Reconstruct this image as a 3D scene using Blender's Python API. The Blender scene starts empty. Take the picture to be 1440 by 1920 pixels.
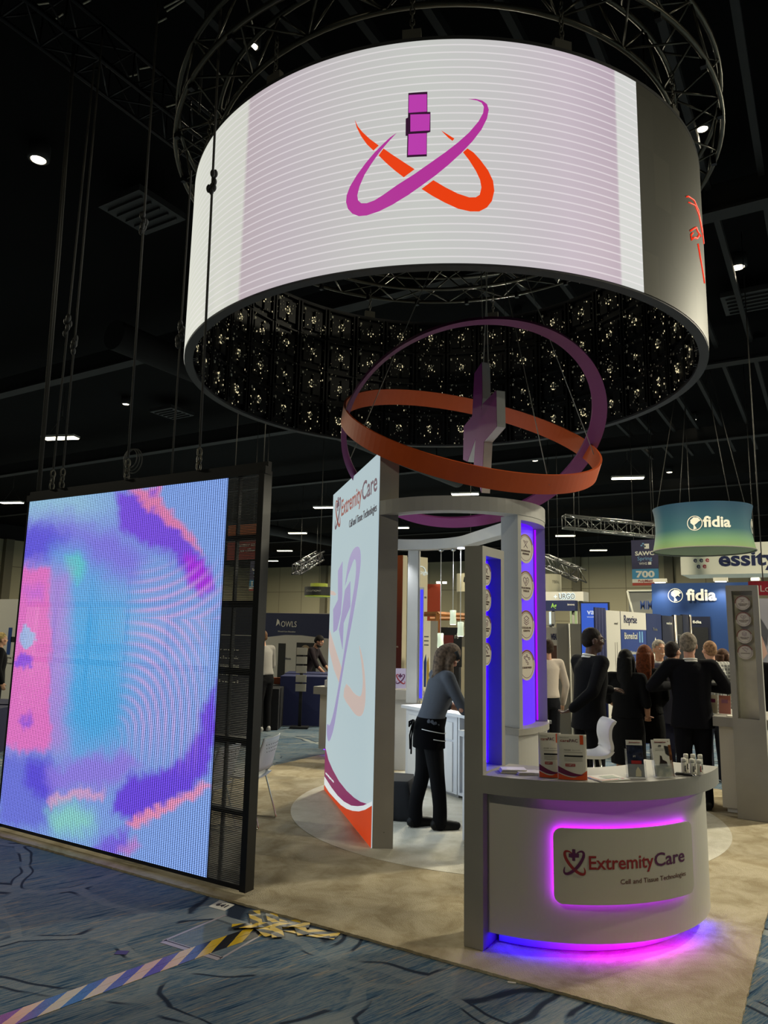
import bpy, bmesh, math, random
from math import sin, cos, pi, radians, degrees, atan2, sqrt, hypot
from mathutils import Vector, Matrix, noise

random.seed(7)
SC = bpy.context.scene
COL = SC.collection

# ------------------------------------------------------------------ camera
FPX = 1368.6
CAM = Vector((0.0, 0.0, 1.87))
_y, _p, _r = radians(-31.4001), radians(9.12245), radians(1.14589)
FWD = Vector((sin(_y) * cos(_p), cos(_y) * cos(_p), sin(_p)))
_rt = Vector((cos(_y), -sin(_y), 0.0))
_up = _rt.cross(FWD)
RGT = _rt * cos(_r) + _up * sin(_r)
UPV = -_rt * sin(_r) + _up * cos(_r)
cam_data = bpy.data.cameras.new('camera')
cam = bpy.data.objects.new('camera', cam_data)
COL.objects.link(cam)
cam_data.sensor_fit = 'VERTICAL'
cam_data.sensor_height = 24.0
cam_data.lens = 24.0 * FPX / 1920.0
cam_data.clip_end = 300
cam.matrix_world = Matrix((
    (RGT.x, UPV.x, -FWD.x, CAM.x), (RGT.y, UPV.y, -FWD.y, CAM.y),
    (RGT.z, UPV.z, -FWD.z, CAM.z), (0, 0, 0, 1)))
SC.camera = cam

# ------------------------------------------------------------------ world, exposure
world = bpy.data.worlds.new('world')
SC.world = world
world.use_nodes = True
world.node_tree.nodes['Background'].inputs[0].default_value = (0.55, 0.52, 0.42, 1)
world.node_tree.nodes['Background'].inputs[1].default_value = 0.012
vs = SC.view_settings
vs.view_transform = 'Standard'
vs.look = 'None'
vs.exposure = 0.0
vs.gamma = 1.0
vs.use_curve_mapping = False
try:
    SC.cycles.use_denoising = True
    SC.cycles.max_bounces = 6
    SC.cycles.diffuse_bounces = 3
    SC.cycles.glossy_bounces = 3
    SC.cycles.transmission_bounces = 5
    SC.cycles.transparent_max_bounces = 8
    SC.cycles.caustics_reflective = False
    SC.cycles.caustics_refractive = False
    SC.cycles.sample_clamp_indirect = 4.0
except Exception:
    pass

HIGHBAY_W = 150.0
WARM = (1.0, 0.93, 0.70)

# ------------------------------------------------------------------ geometry of the view (place points by real distance)
def ray(px, py):
    return RGT * ((px - 720) / FPX) - UPV * ((py - 960) / FPX) + FWD
def at_z(px, py, z=0.0):
    d = ray(px, py); return CAM + d * ((z - CAM.z) / d.z)
def at_d(px, py, d):
    return CAM + ray(px, py) * d
def at_pl(px, py, p0, n):
    d = ray(px, py); n = Vector(n); return CAM + d * ((Vector(p0) - CAM).dot(n) / d.dot(n))

# ------------------------------------------------------------------ materials
_M = {}
def lin(c):
    o = []
    for v in c[:3]:
        v = v / 255.0
        o.append(v / 12.92 if v <= 0.04045 else ((v + 0.055) / 1.055) ** 2.4)
    return (o[0], o[1], o[2], 1.0)
def mat(name, rgb, rough=0.6, metal=0.0, var=0.0, scale=8.0, bump=0.0, spec=0.5, sheen=0.0):
    if name in _M: return _M[name]
    m = bpy.data.materials.new(name); m.use_nodes = True
    nt = m.node_tree; b = nt.nodes['Principled BSDF']
    b.inputs['Base Color'].default_value = lin(rgb)
    b.inputs['Roughness'].default_value = rough
    b.inputs['Metallic'].default_value = metal
    b.inputs['Specular IOR Level'].default_value = spec
    if sheen: b.inputs['Sheen Weight'].default_value = sheen
    if var or bump:
        tc = nt.nodes.new('ShaderNodeTexCoord')
        nz = nt.nodes.new('ShaderNodeTexNoise'); nz.inputs['Scale'].default_value = scale
        nz.inputs['Detail'].default_value = 4
        nt.links.new(tc.outputs['Object'], nz.inputs['Vector'])
        if var:
            cr = nt.nodes.new('ShaderNodeValToRGB')
            lo = [max(0, v * (1 - var)) for v in rgb]; hi = [min(255, v * (1 + var)) for v in rgb]
            cr.color_ramp.elements[0].color = lin(lo); cr.color_ramp.elements[0].position = 0.3
            cr.color_ramp.elements[1].color = lin(hi); cr.color_ramp.elements[1].position = 0.7
            nt.links.new(nz.outputs['Fac'], cr.inputs['Fac'])
            nt.links.new(cr.outputs['Color'], b.inputs['Base Color'])
        if bump:
            bp = nt.nodes.new('ShaderNodeBump'); bp.inputs['Strength'].default_value = bump
            bp.inputs['Distance'].default_value = 0.01
            nt.links.new(nz.outputs['Fac'], bp.inputs['Height'])
            nt.links.new(bp.outputs['Normal'], b.inputs['Normal'])
    _M[name] = m
    return m
def emit(name, rgb, strength=1.0, base=(10, 10, 10)):
    if name in _M: return _M[name]
    m = bpy.data.materials.new(name); m.use_nodes = True
    b = m.node_tree.nodes['Principled BSDF']
    b.inputs['Base Color'].default_value = lin(base)
    b.inputs['Roughness'].default_value = 0.5
    b.inputs['Emission Color'].default_value = lin(rgb)
    b.inputs['Emission Strength'].default_value = strength
    _M[name] = m
    return m
def nodes_mat(name):
    m = bpy.data.materials.new(name); m.use_nodes = True
    _M[name] = m
    return m, m.node_tree, m.node_tree.nodes['Principled BSDF'], m.node_tree.nodes, m.node_tree.links
def ramp(nodes, stops, interp='LINEAR'):
    cr = nodes.new('ShaderNodeValToRGB'); cr.color_ramp.interpolation = interp
    e = cr.color_ramp.elements
    while len(e) > 1: e.remove(e[-1])
    e[0].position = stops[0][0]; e[0].color = lin(stops[0][1])
    for p, c in stops[1:]:
        k = e.new(p); k.color = lin(c)
    return cr
def glass(name, rgb=(235, 240, 238), alpha=0.16):
    if name in _M: return _M[name]
    m, nt, b, N, L = nodes_mat(name)
    b.inputs['Base Color'].default_value = lin(rgb)
    b.inputs['Roughness'].default_value = 0.06
    b.inputs['Alpha'].default_value = alpha
    b.inputs['Specular IOR Level'].default_value = 0.8
    return m

# ------------------------------------------------------------------ mesh building
def frame(o, x, y):
    x = Vector(x).normalized(); y = Vector(y).normalized(); z = x.cross(y)
    o = Vector(o)
    return Matrix(((x.x, y.x, z.x, o.x), (x.y, y.y, z.y, o.y), (x.z, y.z, z.z, o.z), (0, 0, 0, 1)))
def root_mat(o):
    return Matrix.LocRotScale(o.location, o.rotation_euler, o.scale)
class MB:
    def __init__(s):
        s.bm = bmesh.new(); s.mi = 0
    def box(s, c, d, rz=0.0, M=None, bev=0.0):
        t = Matrix.Translation(Vector(c)) @ Matrix.Rotation(rz, 4, 'Z') if M is None else M @ Matrix.Translation(Vector(c))
        g = bmesh.ops.create_cube(s.bm, size=1.0, matrix=t @ Matrix.Diagonal((d[0], d[1], d[2], 1)))
        if bev:
            es = list({e for v in g['verts'] for e in v.link_edges})
            bmesh.ops.bevel(s.bm, geom=es, offset=bev, segments=2, affect='EDGES', profile=0.5)
        return s
    def quad(s, pts):
        f = s.bm.faces.new([s.bm.verts.new(Vector(p)) for p in pts]); f.material_index = s.mi
        return s
    def cyl(s, p0, p1, r0, r1=None, n=12):
        return s.tube([p0, p1], [r0, r0 if r1 is None else r1], n)
    def tube(s, pts, r, n=8, closed=False, cap=True):
        pts = [Vector(p) for p in pts]
        rs = r if isinstance(r, (list, tuple)) else [r] * len(pts)
        N = len(pts); rings = []; up = None
        for i, p in enumerate(pts):
            if closed: t = pts[(i + 1) % N] - pts[i - 1]
            else: t = pts[min(i + 1, N - 1)] - pts[max(i - 1, 0)]
            t = t.normalized() if t.length > 1e-9 else Vector((0, 0, 1))
            if up is None:
                up = Vector((0, 0, 1)) if abs(t.z) < 0.9 else Vector((1, 0, 0))
            x = t.cross(up)
            if x.length < 1e-5: x = t.cross(Vector((0.3, 1, 0.2)))
            x.normalize(); up = x.cross(t)
            rings.append([s.bm.verts.new(p + (x * cos(2 * pi * k / n) + up * sin(2 * pi * k / n)) * rs[i]) for k in range(n)])
        M = N if closed else N - 1
        for i in range(M):
            a, b = rings[i], rings[(i + 1) % N]
            for k in range(n):
                f = s.bm.faces.new((a[k], a[(k + 1) % n], b[(k + 1) % n], b[k])); f.smooth = n > 4; f.material_index = s.mi
        if cap and not closed:
            s.bm.faces.new(rings[0][::-1]); s.bm.faces.new(rings[-1])
        return s
    def loft(s, secs, n=20, cap=True):
        """secs: list of (centre, xaxis*rx, yaxis*ry) ellipses"""
        rings = []
        for c, ax, ay in secs:
            c = Vector(c); ax = Vector(ax); ay = Vector(ay)
            rings.append([s.bm.verts.new(c + ax * cos(2 * pi * k / n) + ay * sin(2 * pi * k / n)) for k in range(n)])
        for a, b in zip(rings, rings[1:]):
            for k in range(n):
                f = s.bm.faces.new((a[k], a[(k + 1) % n], b[(k + 1) % n], b[k])); f.smooth = True
        if cap:
            s.bm.faces.new(rings[0][::-1]); s.bm.faces.new(rings[-1])
        return s
    def ball(s, c, r, M=None, u=16, v=10):
        if not isinstance(r, (tuple, list)): r = (r, r, r)
        t = Matrix.Translation(Vector(c)) @ (M or Matrix()) @ Matrix.Diagonal((r[0], r[1], r[2], 1))
        g = bmesh.ops.create_uvsphere(s.bm, u_segments=u, v_segments=v, radius=1.0, matrix=t)
        for vv in g['verts']:
            for f in vv.link_faces: f.smooth = True
        return s
    def prism(s, poly, z0, z1, M=None, smooth=False):
        M = M or Matrix()
        a = [s.bm.verts.new(M @ Vector((x, y, z0))) for x, y in poly]
        b = [s.bm.verts.new(M @ Vector((x, y, z1))) for x, y in poly]
        n = len(poly)
        fs = [s.bm.faces.new(a[::-1]), s.bm.faces.new(b)]
        for k in range(n):
            f = s.bm.faces.new((a[k], a[(k + 1) % n], b[(k + 1) % n], b[k])); f.smooth = smooth
            fs.append(f)
        for f in fs: f.material_index = s.mi
        return s
    def arcwall(s, c, r0, r1, a0, a1, z0, z1, n=32):
        """solid ring sector, angles in degrees"""
        A = [radians(a0 + (a1 - a0) * k / n) for k in range(n + 1)]
        out = [(c[0] + r1 * cos(a), c[1] + r1 * sin(a)) for a in A]
        inn = [(c[0] + r0 * cos(a), c[1] + r0 * sin(a)) for a in A]
        rows = []
        for i in range(n + 1):
            rows.append([s.bm.verts.new((*inn[i], z0)), s.bm.verts.new((*out[i], z0)), s.bm.verts.new((*out[i], z1)), s.bm.verts.new((*inn[i], z1))])
        for p, q in zip(rows, rows[1:]):
            for k in range(4):
                f = s.bm.faces.new((p[k], p[(k + 1) % 4], q[(k + 1) % 4], q[k])); f.material_index = s.mi
        if abs(a1 - a0) < 359.9:
            s.bm.faces.new(rows[0][::-1]); s.bm.faces.new(rows[-1])
        return s
    def lathe(s, c, prof, n=20):
        c = Vector(c); rings = []
        for r, z in prof:
            rings.append([s.bm.verts.new(c + Vector((max(r, 1e-4) * cos(2 * pi * k / n), max(r, 1e-4) * sin(2 * pi * k / n), z))) for k in range(n)])
        for a, b in zip(rings, rings[1:]):
            for k in range(n):
                f = s.bm.faces.new((a[k], a[(k + 1) % n], b[(k + 1) % n], b[k])); f.smooth = True
        s.bm.faces.new(rings[0][::-1]); s.bm.faces.new(rings[-1])
        return s
    def add_mesh(s, me, fn):
        vs_ = [s.bm.verts.new(fn(v.co)) for v in me.vertices]
        for p in me.polygons:
            try:
                f = s.bm.faces.new([vs_[i] for i in p.vertices]); f.material_index = s.mi
            except ValueError: pass
        return s
    def text(s, body, M, h, align='L', w=None, bold=0.0, ext=0.003, fn=None):
        """lettering: M maps x right, y up, z out of the face; h = cap height"""
        me = font_mesh(body, bold)
        xs = [v.co.x for v in me.vertices]
        if not xs: return s
        x0, x1 = min(xs), max(xs); k = h / 0.69
        kx = k if w is None else w / (x1 - x0)
        off = {'L': -x0, 'C': -(x0 + x1) / 2, 'R': -x1}[align]
        g = (lambda q: M @ q) if fn is None else fn
        return s.add_mesh(me, lambda co: g(Vector(((co.x + off) * kx, co.y * k, ext * (1 if co.z > 0 else 0)))))
    def remesh(s, voxel, smooth=3):
        me = bpy.data.meshes.new('tmp'); bmesh.ops.recalc_face_normals(s.bm, faces=s.bm.faces); s.bm.to_mesh(me)
        ob = bpy.data.objects.new('tmp', me); COL.objects.link(ob)
        r = ob.modifiers.new('r', 'REMESH'); r.mode = 'VOXEL'; r.voxel_size = voxel
        if smooth:
            q = ob.modifiers.new('s', 'SMOOTH'); q.iterations = smooth; q.factor = 0.5
        dg = bpy.context.evaluated_depsgraph_get()
        out = bpy.data.meshes.new_from_object(ob.evaluated_get(dg), depsgraph=dg)
        bpy.data.objects.remove(ob); bpy.data.meshes.remove(me)
        s.bm.free(); s.bm = bmesh.new(); s.bm.from_mesh(out); bpy.data.meshes.remove(out)
        for f in s.bm.faces: f.smooth = True
        return s
    def obj(s, name, m, parent=None, kind=None, base=None, recalc=True):
        if recalc: bmesh.ops.recalc_face_normals(s.bm, faces=s.bm.faces)
        if parent is None:
            if base is None:
                vs_ = [v.co for v in s.bm.verts]
                base = Vector((sum(v.x for v in vs_) / len(vs_), sum(v.y for v in vs_) / len(vs_), min(v.z for v in vs_)))
            bmesh.ops.translate(s.bm, verts=s.bm.verts, vec=-Vector(base))
        me = bpy.data.meshes.new(name); s.bm.to_mesh(me); s.bm.free()
        for mm in (m if isinstance(m, (list, tuple)) else [m]): me.materials.append(mm)
        o = bpy.data.objects.new(name, me); COL.objects.link(o)
        if parent is None: o.location = base
        else:
            o.parent = parent
            W = root_mat(parent)
            if parent.parent is not None: W = root_mat(parent.parent) @ parent.matrix_parent_inverse @ W
            o.matrix_parent_inverse = W.inverted()
        if kind: o['kind'] = kind
        return o
_F = {}
def font_mesh(body, bold=0.0):
    k = (body, bold)
    if k not in _F:
        cu = bpy.data.curves.new('t', 'FONT'); cu.body = body; cu.size = 1.0; cu.offset = bold; cu.resolution_u = 3
        cu.extrude = 0.01
        ob = bpy.data.objects.new('t', cu); _F[k] = bpy.data.meshes.new_from_object(ob)
        bpy.data.objects.remove(ob); bpy.data.curves.remove(cu)
    return _F[k]
def empty(name, loc, rz=0.0):
    o = bpy.data.objects.new(name, None); COL.objects.link(o)
    o.location = Vector(loc); o.rotation_euler = (0, 0, rz); o.empty_display_size = 0.1
    return o
def tag(o, label, cat, group=None, kind=None):
    o['label'] = label; o['category'] = cat
    if group: o['group'] = group
    if kind: o['kind'] = kind
    return o
def thing(name, loc, label, cat, rz=0.0, group=None):
    return tag(empty(name, loc, rz), label, cat, group)
def dup(root, loc, rz, label=None, group=None):
    r = root.copy(); COL.objects.link(r); r.location = Vector(loc); r.rotation_euler = (0, 0, rz)
    if label: r['label'] = label
    if group: r['group'] = group
    for ch in list(root.children):
        c = ch.copy(); COL.objects.link(c); c.parent = r
        for g in list(ch.children):
            d = g.copy(); COL.objects.link(d); d.parent = c
    return r
def area(name, loc, size, power, color, direction=(0, 0, -1), shape='RECTANGLE', sy=None, spread=None):
    l = bpy.data.lights.new(name, 'AREA'); l.energy = power; l.color = color
    l.shape = shape; l.size = size
    if sy: l.size_y = sy
    if spread: l.spread = spread
    o = bpy.data.objects.new(name, l); COL.objects.link(o); o.location = loc
    o.rotation_euler = Vector(direction).to_track_quat('-Z', 'Y').to_euler()
    return o
def spot(name, loc, power, color, direction, angle=60, blend=0.6, r=0.08):
    l = bpy.data.lights.new(name, 'SPOT'); l.energy = power; l.color = color
    l.spot_size = radians(angle); l.spot_blend = blend; l.shadow_soft_size = r
    o = bpy.data.objects.new(name, l); COL.objects.link(o); o.location = loc
    o.rotation_euler = Vector(direction).to_track_quat('-Z', 'Y').to_euler()
    return o
def catmull(pts, k=6, closed=False):
    P = [Vector(p) for p in pts]; n = len(P); out = []
    rng = range(n if closed else n - 1)
    for i in rng:
        p0 = P[i - 1] if (closed or i > 0) else P[0]
        p1 = P[i]; p2 = P[(i + 1) % n]
        p3 = P[(i + 2) % n] if (closed or i + 2 < n) else P[-1]
        for j in range(k):
            t = j / k
            out.append(0.5 * ((2 * p1) + (p2 - p0) * t + (2 * p0 - 5 * p1 + 4 * p2 - p3) * t * t + (3 * p1 - p0 - 3 * p2 + p3) * t ** 3))
    if not closed: out.append(P[-1])
    return out
def smooth2(poly, k=4):
    return [(p.x, p.y) for p in catmull([(x, y, 0) for x, y in poly], k, True)]
def crescent(cx, cy, a, b, tilt, t0, t1, w, n=40, tip=0.5):
    """tapered stroke along an ellipse arc (the swooshes of the heart emblem); degrees"""
    T = radians(tilt); outr, innr = [], []
    for i in range(n + 1):
        t = i / n; ang = radians(t0 + (t1 - t0) * t)
        ww = w * (sin(pi * t) ** tip) * 0.5
        x, y = a * cos(ang), b * sin(ang)
        nx, ny = b * cos(ang), a * sin(ang); l = hypot(nx, ny); nx /= l; ny /= l
        for lst, sg in ((outr, 1), (innr, -1)):
            px, py = x + nx * ww * sg, y + ny * ww * sg
            lst.append((cx + px * cos(T) - py * sin(T), cy + px * sin(T) + py * cos(T)))
    return outr + innr[::-1]
def heart_logo(B1, B2, M=None, s=1.0, z0=0.0, z1=0.002, fn=None):
    """heart emblem of two crossing swooshes and a cross, s = height; B1 red builder, B2 purple builder"""
    M = M or Matrix()
    def put(B, poly):
        poly = [(x * s, y * s) for x, y in poly]
        if fn is None: B.prism(poly, z0, z1, M)
        else:
            n = len(poly) // 2
            for i in range(n - 1):
                q = [poly[i], poly[i + 1], poly[-2 - i], poly[-1 - i]]
                B.quad([fn(Vector((x, y, z1))) for x, y in q])
    put(B1, crescent(0.02, -0.06, 0.60, 0.225, -48, 50, -235, 0.13))
    put(B2, crescent(-0.02, -0.06, 0.60, 0.225, 48, 130, 415, 0.13))
    for x0, x1, y0, y1 in ((-0.09, 0.05, 0.18, 0.50), (-0.24, 0.20, 0.16, 0.32), (-0.09, 0.03, 0.02, 0.18)):
        p = [(x0, y0), (x1, y0), (x1, y1), (x0, y1)]
        p = [(x * s, y * s) for x, y in p]
        if fn is None: B2.prism(p, z0, z1 + 0.0003, M)
        else: B2.quad([fn(Vector((x, y, z1 + 0.0005))) for x, y in p])
# ================================================================== THE HALL
XL, YB, WALL_H, CEIL = -58.0, 65.0, 8.6, 9.8
# --- patterned hall carpet: brushed blue/grey strokes, pale vein network with dark outlines
m_floor, nt, b, N, L = nodes_mat('hall_carpet')
tc = N.new('ShaderNodeTexCoord')
mpr = N.new('ShaderNodeMapping'); mpr.inputs['Rotation'].default_value = (0, 0, radians(-72))
mp = N.new('ShaderNodeMapping'); mp.inputs['Scale'].default_value = (0.8, 13, 1)
L.new(tc.outputs['Object'], mpr.inputs['Vector']); L.new(mpr.outputs['Vector'], mp.inputs['Vector'])
n1 = N.new('ShaderNodeTexNoise'); n1.inputs['Scale'].default_value = 2.2; n1.inputs['Detail'].default_value = 7; n1.inputs['Roughness'].default_value = 0.7
L.new(mp.outputs['Vector'], n1.inputs['Vector'])
r1 = ramp(N, [(0.32, (28, 50, 78)), (0.42, (70, 102, 128)), (0.48, (134, 140, 142)), (0.54, (56, 96, 126)), (0.62, (158, 148, 134)), (0.74, (104, 122, 134))])
L.new(n1.outputs['Fac'], r1.inputs['Fac'])
nb = N.new('ShaderNodeTexNoise'); nb.inputs['Scale'].default_value = 0.55; nb.inputs['Detail'].default_value = 2
L.new(tc.outputs['Object'], nb.inputs['Vector'])
r2 = ramp(N, [(0.38, (70, 110, 140)), (0.62, (150, 140, 125))])
L.new(nb.outputs['Fac'], r2.inputs['Fac'])
mx0 = N.new('ShaderNodeMix'); mx0.data_type = 'RGBA'; mx0.blend_type = 'OVERLAY'; mx0.inputs[0].default_value = 0.35
L.new(r1.outputs['Color'], mx0.inputs[6]); L.new(r2.outputs['Color'], mx0.inputs[7])
# vein network
nd = N.new('ShaderNodeTexNoise'); nd.inputs['Scale'].default_value = 1.1; nd.inputs['Detail'].default_value = 2
L.new(tc.outputs['Object'], nd.inputs['Vector'])
add = N.new('ShaderNodeMix'); add.data_type = 'RGBA'; add.blend_type = 'ADD'; add.inputs[0].default_value = 0.55
L.new(tc.outputs['Object'], add.inputs[6]); L.new(nd.outputs['Color'], add.inputs[7])
def vor(off):
    mpp = N.new('ShaderNodeMapping'); mpp.inputs['Location'].default_value = off; mpp.inputs['Scale'].default_value = (1.05, 1.45, 0.0)
    L.new(add.outputs[2], mpp.inputs['Vector'])
    v = N.new('ShaderNodeTexVoronoi'); v.feature = 'DISTANCE_TO_EDGE'; v.inputs['Scale'].default_value = 1.0
    L.new(mpp.outputs['Vector'], v.inputs['Vector'])
    return v
v1 = vor((0, 0, 0))
rv = ramp(N, [(0.0, (255, 255, 255)), (0.036, (255, 255, 255)), (0.044, (0, 0, 0))])
L.new(v1.outputs['Distance'], rv.inputs['Fac'])
rd = ramp(N, [(0.042, (0, 0, 0)), (0.050, (255, 255, 255)), (0.066, (255, 255, 255)), (0.074, (0, 0, 0))])
L.new(v1.outputs['Distance'], rd.inputs['Fac'])
# outline only along part of each cell edge
rg = ramp(N, [(0.50, (0, 0, 0)), (0.53, (255, 255, 255))])
nz3 = N.new('ShaderNodeTexNoise'); nz3.inputs['Scale'].default_value = 1.6
L.new(tc.outputs['Object'], nz3.inputs['Vector']); L.new(nz3.outputs['Fac'], rg.inputs['Fac'])
ml = N.new('ShaderNodeMath'); ml.operation = 'MULTIPLY'
L.new(rd.outputs['Color'], ml.inputs[0]); L.new(rg.outputs['Color'], ml.inputs[1])
rg2 = ramp(N, [(0.40, (255, 255, 255)), (0.46, (0, 0, 0))]); rg2.color_ramp.elements[1].color = (0.25, 0.25, 0.25, 1)
L.new(nb.outputs['Fac'], rg2.inputs['Fac'])
ml2 = N.new('ShaderNodeMath'); ml2.operation = 'MULTIPLY'
L.new(rv.outputs['Color'], ml2.inputs[0]); L.new(rg2.outputs['Color'], ml2.inputs[1])
mx1 = N.new('ShaderNodeMix'); mx1.data_type = 'RGBA'
L.new(ml2.outputs[0], mx1.inputs[0]); L.new(mx0.outputs[2], mx1.inputs[6]); mx1.inputs[7].default_value = lin((142, 148, 148))
mx2 = N.new('ShaderNodeMix'); mx2.data_type = 'RGBA'
L.new(ml.outputs[0], mx2.inputs[0]); L.new(mx1.outputs[2], mx2.inputs[6]); mx2.inputs[7].default_value = lin((36, 46, 62))
L.new(mx2.outputs[2], b.inputs['Base Color'])
b.inputs['Roughness'].default_value = 0.95; b.inputs['Specular IOR Level'].default_value = 0.15
nf = N.new('ShaderNodeTexNoise'); nf.inputs['Scale'].default_value = 190
L.new(tc.outputs['Object'], nf.inputs['Vector'])
bp = N.new('ShaderNodeBump'); bp.inputs['Strength'].default_value = 0.5; bp.inputs['Distance'].default_value = 0.004
L.new(nf.outputs['Fac'], bp.inputs['Height']); L.new(bp.outputs['Normal'], b.inputs['Normal'])

MB().box((-15, 27, -0.05), (90, 80, 0.1)).obj('floor', m_floor, kind='structure', base=(0, 0, 0))

# walls: beige acoustic panels with narrow joints and darker pilasters
m_wall, nt, b, N, L = nodes_mat('hall_wall')
tc = N.new('ShaderNodeTexCoord'); br = N.new('ShaderNodeTexBrick')
br.offset = 0; br.inputs['Color1'].default_value = lin((176, 168, 140)); br.inputs['Color2'].default_value = lin((168, 160, 134))
br.inputs['Mortar'].default_value = lin((120, 114, 96)); br.inputs['Scale'].default_value = 1.0
br.inputs['Mortar Size'].default_value = 0.03; br.inputs['Brick Width'].default_value = 3.2; br.inputs['Row Height'].default_value = 2.9
mp = N.new('ShaderNodeMapping'); mp.inputs['Rotation'].default_value = (radians(90), 0, 0)
L.new(tc.outputs['Object'], mp.inputs['Vector']); L.new(mp.outputs['Vector'], br.inputs['Vector'])
L.new(br.outputs['Color'], b.inputs['Base Color']); b.inputs['Roughness'].default_value = 0.9
m_wall2, nt, b, N, L = nodes_mat('hall_wall_side')
tc = N.new('ShaderNodeTexCoord'); br = N.new('ShaderNodeTexBrick')
br.offset = 0; br.inputs['Color1'].default_value = lin((176, 168, 140)); br.inputs['Color2'].default_value = lin((168, 160, 134))
br.inputs['Mortar'].default_value = lin((120, 114, 96)); br.inputs['Scale'].default_value = 1.0
br.inputs['Mortar Size'].default_value = 0.03; br.inputs['Brick Width'].default_value = 3.2; br.inputs['Row Height'].default_value = 2.9
mp = N.new('ShaderNodeMapping'); mp.inputs['Rotation'].default_value = (radians(90), 0, radians(90))
L.new(tc.outputs['Object'], mp.inputs['Vector']); L.new(mp.outputs['Vector'], br.inputs['Vector'])
L.new(br.outputs['Color'], b.inputs['Base Color']); b.inputs['Roughness'].default_value = 0.9
MB().box((-15, YB + 0.1, WALL_H / 2), (90, 0.2, WALL_H)).obj('wall_back', m_wall, kind='structure')
MB().box((XL - 0.1, 27, WALL_H / 2), (0.2, 80, WALL_H)).obj('wall_left', m_wall2, kind='structure')
m_black = mat('flat_black', (14, 14, 15), 0.9)
m_ceil = mat('ceiling_black', (3, 3, 4), 0.95, var=0.3, scale=0.4, spec=0.1)
MB().box((-15, 27, CEIL + 0.1), (90, 80, 0.2)).obj('ceiling', m_ceil, kind='structure')
MB().box((-15, YB - 0.05, (WALL_H + CEIL) / 2), (90, 0.3, CEIL - WALL_H)).obj('trim_1', m_black, kind='structure')
MB().box((XL + 0.05, 27, (WALL_H + CEIL) / 2), (0.3, 80, CEIL - WALL_H)).obj('trim_2', m_black, kind='structure')
m_pil = mat('pilaster', (120, 114, 96), 0.9)
for k, x in enumerate((-47, -38, -27.5, -19.2, -11.4)):
    MB().box((x, YB - 0.2, WALL_H / 2), (0.7, 0.5, WALL_H)).obj('trim_%d' % (k + 3), m_pil, kind='structure')
for k, y in enumerate((35.2, 44, 54)):
    MB().box((XL + 0.2, y, WALL_H / 2), (0.5, 0.7, WALL_H)).obj('trim_%d' % (k + 8), m_pil, kind='structure')
# dark doorway on the left wall, in sight beside the big screen
MB().box((XL + 0.03, 36.9, 1.6), (0.06, 2.6, 3.2)).obj('door_1', mat('door_dark', (38, 36, 30), 0.8), kind='structure')

# --- ceiling steel: purlins along Y, big cross girders along X, ducts
m_steel = mat('black_steel', (16, 16, 18), 0.55, 0.35)
m_steel2 = mat('dull_black_steel', (6, 6, 8), 0.8)
k = 0
for x in [-6.1 + 0.8 * i for i in range(10)]:
    o = MB().box((x, 15, 9.35), (0.10, 34, 0.16)).obj('ceiling_purlin', m_steel2)
    tag(o, 'thin black purlin running the length of the dark ceiling', 'beam', 'ceiling purlins'); k += 1
for y in (12.5, 20, 28, 37, 47, 57):
    o = MB().box((-20, y, 9.1), (70, 0.22, 0.5)).box((-20, y, 8.85), (70, 0.34, 0.05)).obj('ceiling_girder', m_steel2)
    tag(o, 'black steel girder crossing the hall ceiling', 'beam', 'ceiling girders')
for x, y in ((-13.5, 10.2), (-32, 29.5)):
    t = thing('air_duct', (x, y, 8.0), 'round black air duct under the ceiling' + (' left of the hanging ring' if y < 20 else ' far down the hall'), 'duct')
    MB().cyl((x, y, 8.35), (x, y + 18, 8.35), 0.35, n=18).obj('pipe', m_steel2, t)
    for q in (2, 9, 16): MB().box((x, y + q, 9.24), (0.04, 0.04, 1.118)).obj('strap', m_steel2, t)
m_cond = mat('conduit_glint', (170, 164, 146), 0.4)  # glints on the ceiling steel, built as short pale rods
for (a, c_, e, f, z) in ((64, 9, 94, 5, 9.25), (156, 7, 170, 0, 8.7), (234, 145, 259, 139, 8.8), (262, 129, 282, 125, 8.8), (306, 202, 329, 195, 8.8), (333, 187, 344, 182, 8.8), (308, 14, 345, -6, 8.8), (313, 21, 346, 0, 8.9), (432, 133, 442, 142, 9.0), (448, 148, 462, 163, 9.0), (372, 165, 380, 170, 9.0), (412, 199, 436, 218, 9.0), (296, 42, 312, 34, 8.9), (101, 38, 118, 26, 8.6), (403, 210, 410, 217, 9.0)):
    z = CEIL - 0.012; tag(MB().tube([at_z(a, c_, z), at_z(e, f, z)], 0.012, 6).obj('conduit_glint_rod', m_cond), 'short pale rod for a glint on the dark ceiling steel at upper left', 'pipe', 'pale glint rods in the ceiling')
m_vent = mat('vent_grey', (30, 30, 31), 0.7)
for px, py, lab in ((268, 395, 'square dark ceiling vent left of the big ring screen'), (1405, 562, 'pale flat ceiling unit right of the big ring screen'), (323, 773, 'small square vent above the tilted picture screen')):
    p = at_z(px, py, 9.45)
    B = MB().box(p, (1.1, 1.1, 0.12), 0.0)
    for q in range(5): B.box(p + Vector((0, -0.4 + 0.2 * q, -0.08)), (0.9, 0.03, 0.05))
    tag(B.obj('ceiling_vent', m_vent), lab, 'vent')

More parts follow.
